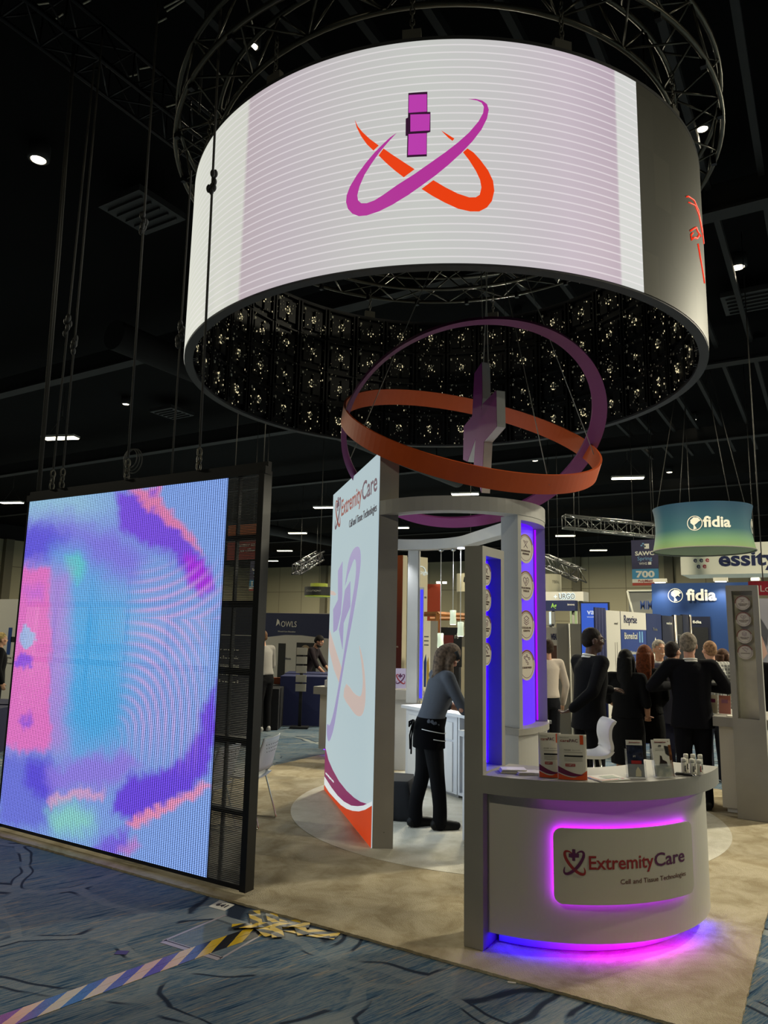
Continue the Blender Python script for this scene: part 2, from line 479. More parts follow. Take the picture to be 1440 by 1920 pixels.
# --- lamps: hanging linear high bays and recessed downlights
m_tube = emit('lamp_diffuser', (255, 246, 214), 9.0)
m_lamp = mat('lamp_housing', (190, 188, 180), 0.5)
m_wire = mat('thin_wire', (64, 62, 58), 0.5, 0.4)
def high_bay(p, label, rz, length=1.25, k=1.0):
    t = thing('high_bay_lamp', p, label, 'lamp', rz, 'linear high bay lamps')
    R = Matrix.Translation(p) @ Matrix.Rotation(rz, 4, 'Z')
    MB().box((0, 0, 0.05), (length, 0.34, 0.07), M=R).obj('housing', m_lamp, t)
    MB().box((0, 0, 0.0), (length * 0.96, 0.30, 0.03), M=R).obj('diffuser', m_tube, t)
    B = MB()
    top = R @ Vector((0, 0, 0.75))
    for sx in (-0.42, 0.42): B.tube([R @ Vector((sx * length, 0, 0.08)), top], 0.008, 5)
    B.tube([top, top + Vector((0, 0, CEIL - top.z))], 0.008, 5)
    B.obj('hanging_wire', m_wire, t)
    area('high_bay_light', p + Vector((0, 0, -0.06)), length, HIGHBAY_W * k, WARM, sy=0.3).rotation_euler = (0, 0, rz)
    return t
HB = [(113, 822, 8.0, 'bright hanging lamp above the tilted picture screen, nearest on the left'), (22, 943, 8.0, 'hanging lamp at the left edge beside the picture screen top'),
      (558, 1000, 8.0, 'topmost hanging lamp of three left of the tall white panel'), (534, 1033, 8.0, 'middle hanging lamp of three left of the tall white panel'),
      (509, 1052, 8.0, 'lowest hanging lamp of three left of the tall white panel'), (610, 952, 8.0, 'hanging lamp just left of the tall white panel top'),
      (872, 927, 8.0, 'hanging lamp right above the curved beam of the pavilion'), (1060, 1005, 8.0, 'hanging lamp right of the pavilion column, nearer the girder'),
      (1122, 1032, 8.0, 'hanging lamp between the pavilion and the aisle sign with 700'), (1177, 897, 8.0, 'brightest hanging lamp right of the tilted orange ring'),
      (748, 990, 8.0, 'hanging lamp seen through the pavilion, half hidden by the tall panel')]
for px, py, z, lab in HB:
    high_bay(at_z(px, py, z), lab, radians(20), k=3.0 if px == 113 else (11.0 if px < 640 else 9.0))
# unseen lamps of the same kind, added to light the hall and signs
for x, y, k in ((4.5, 6.0, 1.2), (4.5, 15, 13), (13, 10, 4), (7, 27, 9), (-3, -5, 1.9), (-16, 3, 3.0), (16, 22, 8), (-6, 15, 6), (-30, 10, 9)):
    high_bay(Vector((x, y, 8.0)), 'unseen hanging lamp added to light the hall and its signs', radians(20), k=k)
m_down = emit('downlight_glow', (255, 240, 205), 14.0)
DL = [(72, 298, 0.78, 'downlight in the dark ceiling at the upper left'), (1383, 500, 0.85, 'downlight in the dark ceiling right of the ring screen'),
      (1423, 645, 0.75, 'downlight at the right edge below the brighter one'), (1317, 240, 0.5, 'downlight glaring through the circular truss at right'),
      (474, 85, 0.42, 'downlight between the truss rings at upper left'), (236, 757, 0.7, 'downlight over the picture screen between two cables'),
      (1212, 838, 0.8, 'small downlight low on the ceiling right of the orange ring'), (1255, 885, 0.8, 'small downlight right of the brightest hanging lamp'),
      (1003, 863, 0.8, 'small downlight seen inside the tilted orange ring'), (375, 832, 0.8, 'faint downlight just above the picture screen'),
      (138, 866, 0.8, 'faint downlight below the nearest hanging lamp'), (1300, 786, 0.6, 'faint downlight under the ring screen at right'), (971, 595, 0.5, 'small downlight peeking over the purple ring top')]
for px, py, s, lab in DL:
    p = at_z(px, py, 9.55)
    t = thing('downlight', p, lab, 'lamp', 0, 'ceiling downlights')
    MB().lathe(p, [(0.20 * s + 0.02, 0.25), (0.20 * s + 0.02, 0.0), (0.17 * s, -0.03), (0.16 * s, 0.03)], 20).obj('housing', m_vent, t)
    MB().lathe(p, [(0.15 * s, -0.005), (0.15 * s, -0.02), (0.02, -0.025)], 18).obj('lens', m_down, t)
    if py < 780: spot('downlight_beam', p + Vector((0, 0, -0.05)), 120, (1.0, 0.9, 0.7), (0, 0, -1), 70)

# --- straight box truss over the picture screen, and a far one beside the aisle sign
m_truss = mat('black_truss', (24, 24, 27), 0.42, 0.6)
def box_truss(p0, p1, w, label, m, n=None, r=0.025, group=None):
    p0 = Vector(p0); p1 = Vector(p1); d = p1 - p0; Ln = d.length; d.normalize()
    s = d.cross(Vector((0, 0, 1))).normalized() * (w / 2); u = Vector((0, 0, w / 2))
    t = thing('box_truss', p0, label, 'truss', 0, group)
    cs = [s + u, -s + u, -s - u, s - u]
    for c in cs: MB().tube([p0 + c, p1 + c], r, 8).obj('chord', m, t)
    B = MB(); n = n or max(2, int(Ln / (w * 1.0)))
    for k in range(n):
        a, bq = p0 + d * (Ln * k / n), p0 + d * (Ln * (k + 1) / n)
        for i in range(4):
            c0, c1 = cs[i], cs[(i + 1) % 4]
            if k % 2: c0, c1 = c1, c0
            B.tube([a + c0, bq + c1], r * 0.45, 5)
            B.tube([a + c0, a + c1], r * 0.45, 5)
    B.obj('bracing', m, t)
    for k in (0.15, 0.85):
        q = p0.lerp(p1, k); MB().tube([q + u, Vector((q.x, q.y, CEIL))], 0.012, 6).obj('hanging_cable', m_wire, t)
    return t
box_truss((-6.62, 2.2, 8.15), (-6.62, 9.6, 8.15), 0.42, 'black box truss over the picture screen at upper left', m_truss)
box_truss(at_d(1057, 978, 25), at_d(1252, 998, 25), 0.42, 'grey lighting truss hanging left of the green drum banner', mat('grey_truss', (120, 120, 116), 0.5, 0.5), r=0.03)
box_truss(at_d(1020, 1050, 27), at_d(1090, 1080, 25), 0.42, 'small dark truss right of the pavilion column', mat('grey_truss2', (70, 70, 68), 0.5, 0.5), r=0.03)
box_truss(at_d(556, 1068, 40), at_d(600, 1042, 44), 0.5, 'small dark truss on the far wall left of the tall panel', m_truss, r=0.05)
# ================================================================== RING SCREEN
RC = Vector((-3.56, 6.96, 0.0)); RR = 2.748; ZB, ZT = 4.56, 6.44
def cylp(th, z, r): return Vector((RC.x + r * cos(radians(th)), RC.y + r * sin(radians(th)), z))
ring = thing('ring_screen', (RC.x, RC.y, ZB), 'huge round hanging video screen, white with a swoosh emblem', 'screen')
m_ringlit, nt, b, N, L = nodes_mat('ring_picture')
uv = N.new('ShaderNodeUVMap'); sep = N.new('ShaderNodeSeparateXYZ'); L.new(uv.outputs['UV'], sep.inputs[0])
def rpos(th): return (th + 140.0) / 120.0
rr_ = ramp(N, [(rpos(-140), (226, 228, 212)), (rpos(-120), (222, 224, 212)), (rpos(-100.7), (216, 217, 207)), (rpos(-100.55), (194, 180, 186)),
               (rpos(-90), (198, 188, 194)), (rpos(-76), (203, 202, 200)), (rpos(-66), (206, 208, 203)), (rpos(-54), (205, 203, 203)),
               (rpos(-42), (205, 192, 202)), (rpos(-32.2), (190, 172, 186)), (rpos(-32.0), (216, 217, 214)), (rpos(-26), (218, 219, 216))])
mr = N.new('ShaderNodeMapRange'); mr.inputs[1].default_value = -140; mr.inputs[2].default_value = -20
L.new(sep.outputs['X'], mr.inputs[0]); L.new(mr.outputs[0], rr_.inputs['Fac'])
mm = N.new('ShaderNodeMath'); mm.operation = 'MULTIPLY'; mm.inputs[1].default_value = 15.2
fr = N.new('ShaderNodeMath'); fr.operation = 'FRACT'
L.new(sep.outputs['Y'], mm.inputs[0]); L.new(mm.outputs[0], fr.inputs[0])
rl = ramp(N, [(0.0, (0, 0, 0)), (0.08, (255, 255, 255)), (0.14, (255, 255, 255)), (0.26, (0, 0, 0))])
L.new(fr.outputs[0], rl.inputs['Fac'])
mx = N.new('ShaderNodeMix'); mx.data_type = 'RGBA'
m2 = N.new('ShaderNodeMath'); m2.operation = 'MULTIPLY'; m2.inputs[1].default_value = 0.55
L.new(rl.outputs['Color'], m2.inputs[0])
L.new(m2.outputs[0], mx.inputs[0]); L.new(rr_.outputs['Color'], mx.inputs[6]); mx.inputs[7].default_value = lin((250, 243, 246))
L.new(mx.outputs[2], b.inputs['Emission Color']); b.inputs['Emission Strength'].default_value = 0.90
b.inputs['Base Color'].default_value = lin((20, 20, 20))
def ring_skin(a0, a1, r, m, name, n=80, rows=1):
    bm = bmesh.new(); uvl = bm.loops.layers.uv.new('UVMap')
    G = [[bm.verts.new(cylp(a0 + (a1 - a0) * i / n, ZB + (ZT - ZB) * j / rows, r)) for j in range(rows + 1)] for i in range(n + 1)]
    for i in range(n):
        for j in range(rows):
            f = bm.faces.new((G[i][j], G[i + 1][j], G[i + 1][j + 1], G[i][j + 1])); f.smooth = True
            for lp, (ii, jj) in zip(f.loops, ((i, j), (i + 1, j), (i + 1, j + 1), (i, j + 1))):
                lp[uvl].uv = (a0 + (a1 - a0) * ii / n, ZB + (ZT - ZB) * jj / rows)
    B = MB(); B.bm.free(); B.bm = bm
    return B.obj(name, m, ring, recalc=False)
lit = ring_skin(-205, -26.75, RR, m_ringlit, 'lit_picture', 150)
lit['label'] = 'glowing white picture half of the ring screen with fine horizontal lines'
# blank section: dark unlit modules, slightly different panel tones
m_blank, nt, b, N, L = nodes_mat('ring_blank')
uv = N.new('ShaderNodeUVMap')
mp = N.new('ShaderNodeMapping'); mp.inputs['Scale'].default_value = (0.20, 2.13, 1)
L.new(uv.outputs['UV'], mp.inputs['Vector'])
vo = N.new('ShaderNodeTexVoronoi'); vo.inputs['Scale'].default_value = 1.0; vo.inputs['Randomness'].default_value = 0.0
L.new(mp.outputs['Vector'], vo.inputs['Vector'])
rb = ramp(N, [(0.0, (50, 48, 37)), (0.5, (54, 52, 41)), (0.85, (57, 55, 44)), (0.95, (76, 72, 57))])
L.new(vo.outputs['Color'], rb.inputs['Fac']); L.new(rb.outputs['Color'], b.inputs['Base Color'])
b.inputs['Roughness'].default_value = 0.55
bl = ring_skin(-26.75, 155, RR, m_blank, 'blank_section', 120)
bl['label'] = 'unlit dark olive stretch of the ring screen at right'
m_rim = mat('ring_rim', (200, 200, 196), 0.5)
m_rimd = mat('ring_rim_dark', (44, 44, 46), 0.6)
MB().arcwall((RC.x, RC.y), RR - 0.10, RR + 0.002, 0, 360, ZT - 0.001, ZT + 0.03, 120).obj('top_rim', m_rimd, ring)
MB().arcwall((RC.x, RC.y), RR - 0.09, RR - 0.004, 0, 360, ZB - 0.015, ZB + 0.01, 120).obj('bottom_rim', m_rimd, ring)
MB().arcwall((RC.x, RC.y), RR - 0.03, RR - 0.006, 0, 360, ZB + 0.011, ZT - 0.002, 120).obj('backing', m_black, ring)
# emblem shown on the screen, each polygon cut into strips that follow the curve
def cyl_poly(B, poly, r, step=1.0):
    bm = bmesh.new(); bm.faces.new([bm.verts.new((x, y, 0)) for x, y in poly])
    xs = [p[0] for p in poly]; t = math.floor(min(xs)) + 0.5
    while t < max(xs):
        bmesh.ops.bisect_plane(bm, geom=bm.verts[:] + bm.edges[:] + bm.faces[:], plane_co=(t, 0, 0), plane_no=(1, 0, 0)); t += step
    mp_ = {v: B.bm.verts.new(cylp(v.co.x, v.co.y, r)) for v in bm.verts}
    for f in bm.faces:
        B.bm.faces.new([mp_[v] for v in f.verts])
    bm.free()
PUR = [(-70.07, 5.655), (-71.16, 5.622), (-72.24, 5.577), (-73.69, 5.512), (-75.15, 5.434), (-76.62, 5.343), (-77.73, 5.259), (-78.27, 5.189), (-78.35, 5.133), (-78.0, 5.074), (-77.2, 5.025), (-76.05, 4.995), (-74.74, 4.991), (-72.73, 5.011), (-70.57, 5.054), (-68.1, 5.121), (-66.0, 5.191), (-63.74, 5.273), (-61.82, 5.354), (-59.73, 5.455), (-57.97, 5.555), (-56.54, 5.656), (-55.64, 5.753), (-55.35, 5.829), (-55.64, 5.876), (-56.36, 5.903), (-57.43, 5.916), (-58.68, 5.913), (-57.25, 5.903), (-56.5, 5.885), (-56.14, 5.851), (-56.27, 5.798), (-56.99, 5.726), (-58.5, 5.629), (-60.26, 5.544), (-62.19, 5.465), (-64.64, 5.377), (-67.26, 5.288), (-69.91, 5.212), (-72.06, 5.145), (-73.5, 5.108), (-74.79, 5.093), (-75.73, 5.1), (-76.28, 5.129), (-76.43, 5.172), (-76.09, 5.244), (-75.29, 5.336), (-74.21, 5.417), (-72.95, 5.502), (-71.51, 5.582)]
OR = [[(-77.25, 5.828), (-76.86, 5.756), (-76.04, 5.671), (-75.05, 5.595), (-73.89, 5.53), (-73.01, 5.567), (-74.5, 5.633), (-75.87, 5.708), (-76.67, 5.764)],
      [(-72.22, 5.536), (-73.01, 5.482), (-71.8, 5.414), (-70.32, 5.339), (-68.82, 5.273), (-67.1, 5.333), (-68.9, 5.402), (-70.73, 5.473)],
      [(-64.12, 5.234), (-65.96, 5.166), (-64.23, 5.104), (-62.31, 5.047), (-60.22, 4.996), (-58.31, 4.975), (-56.91, 4.977), (-55.69, 5.012), (-54.89, 5.068), (-54.51, 5.152), (-54.7, 5.234), (-55.49, 5.319), (-56.73, 5.403), (-57.79, 5.462), (-58.76, 5.495), (-59.48, 5.463), (-58.49, 5.396), (-57.43, 5.31), (-56.77, 5.237), (-56.56, 5.174), (-56.82, 5.114), (-57.44, 5.092), (-58.48, 5.09), (-60.23, 5.119), (-62.15, 5.17)],
      [(-62.97, 5.649), (-62.38, 5.615), (-61.76, 5.582), (-61.14, 5.558), (-60.83, 5.577), (-61.68, 5.605)]]
B = MB(); cyl_poly(B, PUR, RR + 0.004); o = B.obj('purple_swoosh', emit('px_purple', (176, 50, 150), 1.0), ring, recalc=False)
o['label'] = 'purple swoosh of the emblem shown on the ring screen'
B = MB()
for q in OR: cyl_poly(B, q, RR + 0.003)
o = B.obj('orange_swoosh', emit('px_orange', (232, 62, 14), 1.0), ring, recalc=False); o['label'] = 'orange swoosh of the emblem shown on the ring screen'
B = MB(); cyl_poly(B, [(-68.3, 5.987), (-65.21, 5.985), (-65.17, 5.811), (-64.68, 5.809), (-64.66, 5.639), (-65.2, 5.631), (-65.18, 5.434), (-68.38, 5.438), (-68.35, 5.619), (-68.64, 5.621), (-68.66, 5.768), (-68.3, 5.776)], RR + 0.003)
o = B.obj('block_edges', emit('px_dark', (48, 16, 44), 1.0), ring, recalc=False); o['label'] = 'dark edges of the three blocks in the emblem'
B = MB()
for q in ([(-68.2, 5.968), (-65.29, 5.962), (-65.25, 5.812), (-68.2, 5.814)], [(-67.91, 5.798), (-64.76, 5.79), (-64.8, 5.65), (-67.87, 5.652)], [(-68.17, 5.632), (-65.26, 5.629), (-65.25, 5.451), (-68.2, 5.455)]):
    cyl_poly(B, q, RR + 0.005)
o = B.obj('purple_blocks', emit('px_violet', (184, 60, 170), 1.0), ring, recalc=False); o['label'] = 'three stacked purple blocks of the emblem'
B = MB()
for pts, r in (([(-10.5, 5.72), (-9.49, 5.749), (-5.84, 5.80), (-2.27, 5.785), (1.5, 5.70), (4, 5.6)], 0.007), ([(-9.5, 5.69), (-8.34, 5.711), (-5.13, 5.765), (-1.9, 5.742), (1.34, 5.65)], 0.006),
               ([(-9.2, 5.422), (-6.98, 5.493), (-5.26, 5.544), (-4.47, 5.529), (-1.3, 5.548), (-3.11, 5.517), (-4.82, 5.445), (-6.91, 5.408), (-8.8, 5.346), (-9.01, 5.384), (-7.89, 5.43)], 0.009),
               ([(-4.5, 5.40), (-3, 5.30), (-1, 5.2), (0.5, 5.12)], 0.008)):
    B.tube([cylp(a, z, RR + 0.004) for a, z in pts], r, 5)
o = B.obj('red_outline', emit('px_red', (224, 46, 20), 1.2), ring); o['label'] = 'thin red outline of the emblem on the unlit part'
# backs of the module cabinets: dark housings, ribs, connectors; glints and status lamps put in as glowing bits
m_cab = mat('cabinet_black', (8, 8, 9), 0.5)
m_conn = mat('pale_connector', (225, 220, 195), 0.45)
m_glint = emit('status_and_glint', (255, 240, 190), 0.9)
protos = []
def cabinet_column(variant, first_angle):
    rnd = random.Random(variant); B = MB(); B.bm.free(); B.bm = bmesh.new()
    def lb(th, z, dr, size, mi):
        M = Matrix.Translation(RC) @ Matrix.Rotation(radians(first_angle + th), 4, 'Z')
        g = bmesh.ops.create_cube(B.bm, size=1.0, matrix=M @ Matrix.Translation((RR - 0.03 - dr, 0, z)) @ Matrix.Diagonal((*size, 1)))
        for v in g['verts']:
            for f in v.link_faces: f.material_index = mi
    rows = 4; hz = (ZT - ZB) / rows
    for j in range(rows):
        z0 = ZB + hz * (j + 0.5)
        lb(0, z0, 0.015, (0.03, 0.44, hz * 0.97), 0)
        lb(-4.4, z0, 0.05, (0.08, 0.02, hz * 0.96), 0); lb(4.4, z0, 0.05, (0.08, 0.02, hz * 0.96), 0)
        lb(0, z0 + hz * 0.47, 0.05, (0.08, 0.44, 0.02), 0)
        lb(-1.9, z0, 0.05, (0.06, 0.12, 0.30), 0); lb(1.9, z0 - 0.02, 0.05, (0.06, 0.12, 0.26), 0)
        for c, zc in ((0, z0), ):
            big = rnd.random() < 0.75
            for q in range(10):
                a = 2 * pi * q / 10 + rnd.random() * 0.3
                if rnd.random() < 0.78:
                    lb(c + 0.85 * cos(a) * (1.0 if big else 0.7), zc + 0.048 * sin(a), 0.085, (0.006, 0.012, 0.016), 1 if rnd.random() < 0.5 else 2)
            lb(c, zc, 0.082, (0.006, 0.022, 0.03), 1)
        for q in range(26):
            lb(rnd.uniform(-4.2, 4.2), z0 + rnd.uniform(-0.48, 0.48) * hz, 0.088, (0.005, rnd.uniform(0.004, 0.009), rnd.uniform(0.006, 0.022)), 1 if rnd.random() < 0.85 else 2)
        lb(3.3, z0 + 0.13, 0.088, (0.006, 0.022, 0.03), 1)
    o = B.obj('cabinet_column', [m_cab, m_conn, m_glint], ring, recalc=False)
    return o
NCOL = 36
for i in range(NCOL):
    if i < 4: protos.append(cabinet_column(i, i * 10)); continue
    p = protos[i % 4]; o = p.copy(); COL.objects.link(o)
    M = Matrix.Translation(RC) @ Matrix.Rotation(radians((i - i % 4) * 10), 4, 'Z') @ Matrix.Translation(-RC)
    o.parent = ring; o.matrix_parent_inverse = root_mat(ring).inverted() @ M
# hanging brackets, shackles and chains to the circular truss
m_brk = mat('bracket_grey', (96, 94, 86), 0.5, 0.5)
m_chain = mat('chain_steel', (86, 84, 76), 0.4, 0.7)
TZ0, TZ1, TR0, TR1 = 6.95, 7.35, 2.55, 2.98
for a in (-121, -95, -68, -42, -12, 20, 60, 100, 140, 180, 215):
    M = Matrix.Translation(cylp(a, ZT, RR - 0.05)) @ Matrix.Rotation(radians(a), 4, 'Z')
    MB().box((0, 0, 0.07), (0.05, 0.15, 0.13), M=M).obj('hanging_bracket', m_brk, ring)
    B = MB(); p0 = cylp(a, ZT + 0.13, RR - 0.05); p1 = cylp(a, TZ0, RR - 0.08)
    q = p0.copy(); k = 0
    t_ = Vector((-sin(radians(a)), cos(radians(a)), 0)); rad = Vector((cos(radians(a)), sin(radians(a)), 0))
    while q.z < p1.z - 0.03:
        s = t_ if k % 2 else rad
        B.tube([q + Vector((0, 0, 0.035)) + s * 0.018 * cos(w) + Vector((0, 0, 0.035 * sin(w))) for w in [2 * pi * j / 10 for j in range(10)]], 0.006, 5, closed=True)
        q = q + Vector((0, 0, 0.052)); k += 1
    tag(B.obj('chain_sling', m_chain), 'steel chain holding the ring screen to the round truss', 'chain', 'chains above the ring screen')
# circular truss
ct = thing('circular_truss', (RC.x, RC.y, TZ0), 'black round truss hanging above the big ring screen', 'truss')
m_ct = mat('round_truss_steel', (70, 68, 60), 0.32, 0.85)
def ringpts(r, z, n=96): return [cylp(360.0 * k / n, z, r) for k in range(n)]
for r, z in ((TR0, TZ0), (TR1, TZ0), (TR0, TZ1), (TR1, TZ1)):
    MB().tube(ringpts(r, z), 0.026, 8, closed=True).obj('chord', m_ct, ct)
B = MB(); nb_ = 44
for k in range(nb_):
    a, c = 360.0 * k / nb_, 360.0 * (k + 1) / nb_
    f = k % 2
    B.tube([cylp(a, TZ0 if f else TZ1, TR1), cylp(c, TZ1 if f else TZ0, TR1)], 0.012, 5)
    B.tube([cylp(a, TZ0 if f else TZ1, TR0), cylp(c, TZ1 if f else TZ0, TR0)], 0.012, 5)
    B.tube([cylp(a, TZ0, TR0 if f else TR1), cylp(c, TZ0, TR1 if f else TR0)], 0.012, 5)
    B.tube([cylp(a, TZ1, TR0 if f else TR1), cylp(c, TZ1, TR1 if f else TR0)], 0.012, 5)
B.obj('bracing', m_ct, ct)
for k in range(0, 24):
    MB().box(cylp(k * 15 + 4, TZ0 - 0.02, TR1 - 0.02), (0.05, 0.05, 0.10)).obj('pipe_clamp', m_truss, ct)
for a in (45, 135, 225, 315):
    tag(MB().tube([cylp(a, TZ1, 2.76), cylp(a, CEIL, 2.76)], 0.014, 6).obj('hoist_cable', m_wire), 'steel hoist cable from the ceiling to the round truss', 'cable', 'cables of the round truss')

# ================================================================== PICTURE SCREEN (see-through bar modules)
SX0, SX1, SXL, SY, SZ0, SZ1 = -6.54, -3.61, -3.965, 4.15, 0.05, 3.045
scr = thing('bar_screen', (SX0, SY, 0), 'tall see-through video screen glowing blue, pink and purple', 'screen')
m_frame = mat('screen_frame_black', (7, 7, 8), 0.45)
MB().box(((SX0 + SX1) / 2, SY + 0.02, SZ1 + 0.0), (SX1 - SX0 + 0.06, 0.07, 0.06)).box(((SX0 + SX1) / 2, SY + 0.035, SZ1 + 0.05), (SX1 - SX0 + 0.06, 0.04, 0.04)).obj('top_beam', m_frame, scr)
MB().box((SX1 - 0.005, SY + 0.03, (SZ0 + SZ1) / 2), (0.055, 0.09, SZ1 - SZ0)).obj('right_post', m_frame, scr)
MB().box((SX0 + 0.0, SY + 0.03, (SZ0 + SZ1) / 2), (0.02, 0.08, SZ1 - SZ0)).obj('left_post', m_frame, scr)
MB().box(((SX0 + SX1) / 2, SY + 0.035, SZ0 + 0.016), (SX1 - SX0, 0.06, 0.032)).obj('bottom_beam', m_frame, scr)
for z in (0.555, 1.05, 1.54, 2.035, 2.54):
    MB().box(((SX0 + SX1) / 2, SY + 0.045, z), (SX1 - SX0 - 0.05, 0.04, 0.045)).obj('cross_rail', m_frame, scr)
for x in (-6.05, -5.56, -5.07, -4.58, -4.09, -3.88):
    MB().box((x, SY + 0.045, (SZ0 + SZ1) / 2), (0.016, 0.03, SZ1 - SZ0 - 0.05)).obj('upright', m_frame, scr)
# picture content: soft colour shapes painted over the lit area, in picture units measured on the screen face
def _face(u, v):
    P = at_pl(u * 0.6374, 880 + v * 0.6378, (0, SY, 0), (0, 1, 0)); return (P.x, P.z)
def _poly(pts): return [_face(*q) for q in pts]
SHAPES = [  # (outline, softness in metres, colour)
    (_poly([(60, 150), (200, 140), (340, 175), (430, 250), (400, 330), (280, 300), (230, 250), (160, 260), (60, 330)]), 0.10, (132, 118, 230)),
    (_poly([(60, 165), (150, 160), (200, 200), (160, 245), (60, 290)]), 0.07, (98, 88, 222)),
    (_poly([(160, 250), (225, 240), (265, 280), (420, 400), (400, 560), (370, 800), (260, 830), (180, 800), (170, 560), (190, 400)]), 0.14, (98, 172, 232)),
    (_poly([(230, 400), (340, 420), (350, 600), (350, 780), (240, 800), (190, 720), (200, 520)]), 0.10, (78, 170, 232)),
    (_poly([(195, 262), (225, 248), (255, 280), (235, 330), (205, 320)]), 0.04, (100, 205, 205)),
    (_poly([(40, 292), (100, 288), (205, 300), (200, 560), (190, 830), (10, 835)]), 0.09, (176, 138, 222)),
    (_poly([(40, 295), (148, 290), (150, 560), (148, 820), (90, 835), (0, 800)]), 0.025, (236, 116, 196)),
    (_poly([(75, 350), (130, 345), (120, 385), (80, 380)]), 0.05, (200, 110, 220)),
    (_poly([(60, 730), (95, 722), (100, 750), (70, 756)]), 0.02, (150, 90, 224)),
    (_poly([(340, 66), (410, 70), (480, 130), (560, 205), (610, 280), (625, 345), (585, 372), (545, 310), (495, 250), (420, 215), (350, 170)]), 0.035, (122, 62, 224)),
    (_poly([(545, 250), (600, 270), (625, 340), (588, 368), (550, 320)]), 0.03, (172, 44, 228)),
    (_poly([(378, 62), (484, 46), (470, 90), (570, 195), (600, 250), (560, 210), (500, 165), (440, 112)]), 0.02, (232, 128, 170)),
    (_poly([(440, 58), (468, 56), (462, 84), (442, 80)]), 0.02, (150, 100, 220)),
    (_poly([(0, 836), (150, 838), (170, 900), (150, 1060), (0, 1060)]), 0.05, (108, 112, 222)),
    (_poly([(80, 860), (150, 868), (160, 950), (110, 960), (70, 920)]), 0.04, (92, 72, 220)),
    (_poly([(140, 880), (250, 850), (365, 830), (420, 870), (330, 935), (150, 950)]), 0.05, (146, 122, 230)),
    (_poly([(340, 960), (385, 905), (490, 880), (560, 815), (600, 700), (642, 620), (640, 760), (612, 900), (560, 950), (480, 990), (395, 1035), (330, 1010)]), 0.03, (106, 48, 224)),
    (_poly([(375, 1042), (400, 1020), (480, 985), (560, 950), (615, 925), (615, 945), (560, 972), (490, 1008), (400, 1052)]), 0.018, (240, 144, 176)),
    (_poly([(140, 962), (220, 948), (305, 938), (300, 956), (220, 972), (150, 985)]), 0.02, (218, 162, 202)),
    (_poly([(140, 1000), (200, 985), (270, 1005), (285, 1050), (215, 1078), (150, 1060)]), 0.06, (140, 214, 200)),
    (_poly([(225, 1112), (320, 1082), (385, 1045), (372, 1110), (330, 1140), (270, 1128)]), 0.03, (122, 90, 226)),
    (_poly([(350, 1112), (400, 1085), (415, 1110), (370, 1135)]), 0.03, (190, 124, 204)),
    (_poly([(56, 500), (62, 470), (80, 458), (98, 468), (103, 500), (94, 524), (78, 530), (62, 522)]), 0.006, (152, 192, 236)),
    (_poly([(38, 560), (60, 540), (98, 545), (96, 575), (50, 585)]), 0.012, (138, 84, 230))]
SHAPES = [(q, s_, Vector(lin(c)[:3])) for q, s_, c in SHAPES]
SCX = abs(_face(460, 600)[0] - _face(360, 600)[0]) / 100; SCZ = abs(_face(360, 700)[1] - _face(360, 600)[1]) / 100
FAN0, FAN1, FAN2 = _face(360, 440), _face(360, 800), _face(360, 60)
def picture(x, z):
    wx = x + 0.05 * noise.noise(Vector((x * 5, z * 5, 0))) + 0.03 * noise.noise(Vector((x * 17, z * 17, 3))); wz = z + 0.05 * noise.noise(Vector((x * 5, z * 5, 7))) + 0.04 * noise.noise(Vector((x * 17, z * 17, 9)))
    t = (z - SZ0) / (SZ1 - SZ0)
    c = Vector(lin((128, 162, 231))[:3]).lerp(Vector(lin((150, 194, 224))[:3]), max(0, min(1, (t - 0.82) / 0.12)) * max(0, min(1, (-5.0 - x) / 0.8)))
    for q, s_, k in SHAPES:
        ins = False; dm = 9.0; n = len(q)
        for i in range(n):
            ax, az = q[i]; bx, bz = q[(i + 1) % n]
            if (az > wz) != (bz > wz) and wx < (bx - ax) * (wz - az) / (bz - az) + ax: ins = not ins
            vx, vz = bx - ax, bz - az; l = vx * vx + vz * vz or 1e-9
            h = max(0, min(1, ((wx - ax) * vx + (wz - az) * vz) / l))
            d = (wx - ax - h * vx) ** 2 + (wz - az - h * vz) ** 2
            if d < dm: dm = d
        dm = sqrt(dm); f = 0.5 + (0.5 if ins else -0.5) * min(1, dm / (s_ * 1.7))
        if f > 0: c = c.lerp(k, 0.88 * f * f * (3 - 2 * f))
    dx = x - FAN0[0]
    if dx > 0.0:
        up_ = z > FAN0[1]
        if up_: psi = ((dx / (330 * SCX)) ** 2.6 + abs((z - FAN2[1]) / (380 * SCZ)) ** 2.6) ** (1 / 2.6); amp = max(0, min(1, (2.42 - z) / 0.25))
        else: psi = ((dx / (240 * SCX)) ** 2.8 + abs((z - FAN1[1]) / (360 * SCZ)) ** 2.8) ** (1 / 2.8); amp = max(0, min(1, (z - 0.72) / 0.35))
        amp *= min(1, dx / 0.30) * max(0, 1 - (dx / ((300 if up_ else 262) * SCX)) ** 6); k = 0.5 + 0.5 * sin(psi * 2 * pi * (13 if up_ else 11.5))
        c = c.lerp(Vector(lin((216, 168, 226))[:3]), 0.60 * amp * k * k)
    return c
m_bar, nt, b, N, L = nodes_mat('screen_pixels')
at = N.new('ShaderNodeAttribute'); at.attribute_name = 'pic'
tc = N.new('ShaderNodeTexCoord'); sep = N.new('ShaderNodeSeparateXYZ'); L.new(tc.outputs['Object'], sep.inputs[0])
mm = N.new('ShaderNodeMath'); mm.operation = 'MULTIPLY'; mm.inputs[1].default_value = 1 / 0.0235
fr = N.new('ShaderNodeMath'); fr.operation = 'FRACT'; L.new(sep.outputs['X'], mm.inputs[0]); L.new(mm.outputs[0], fr.inputs[0])
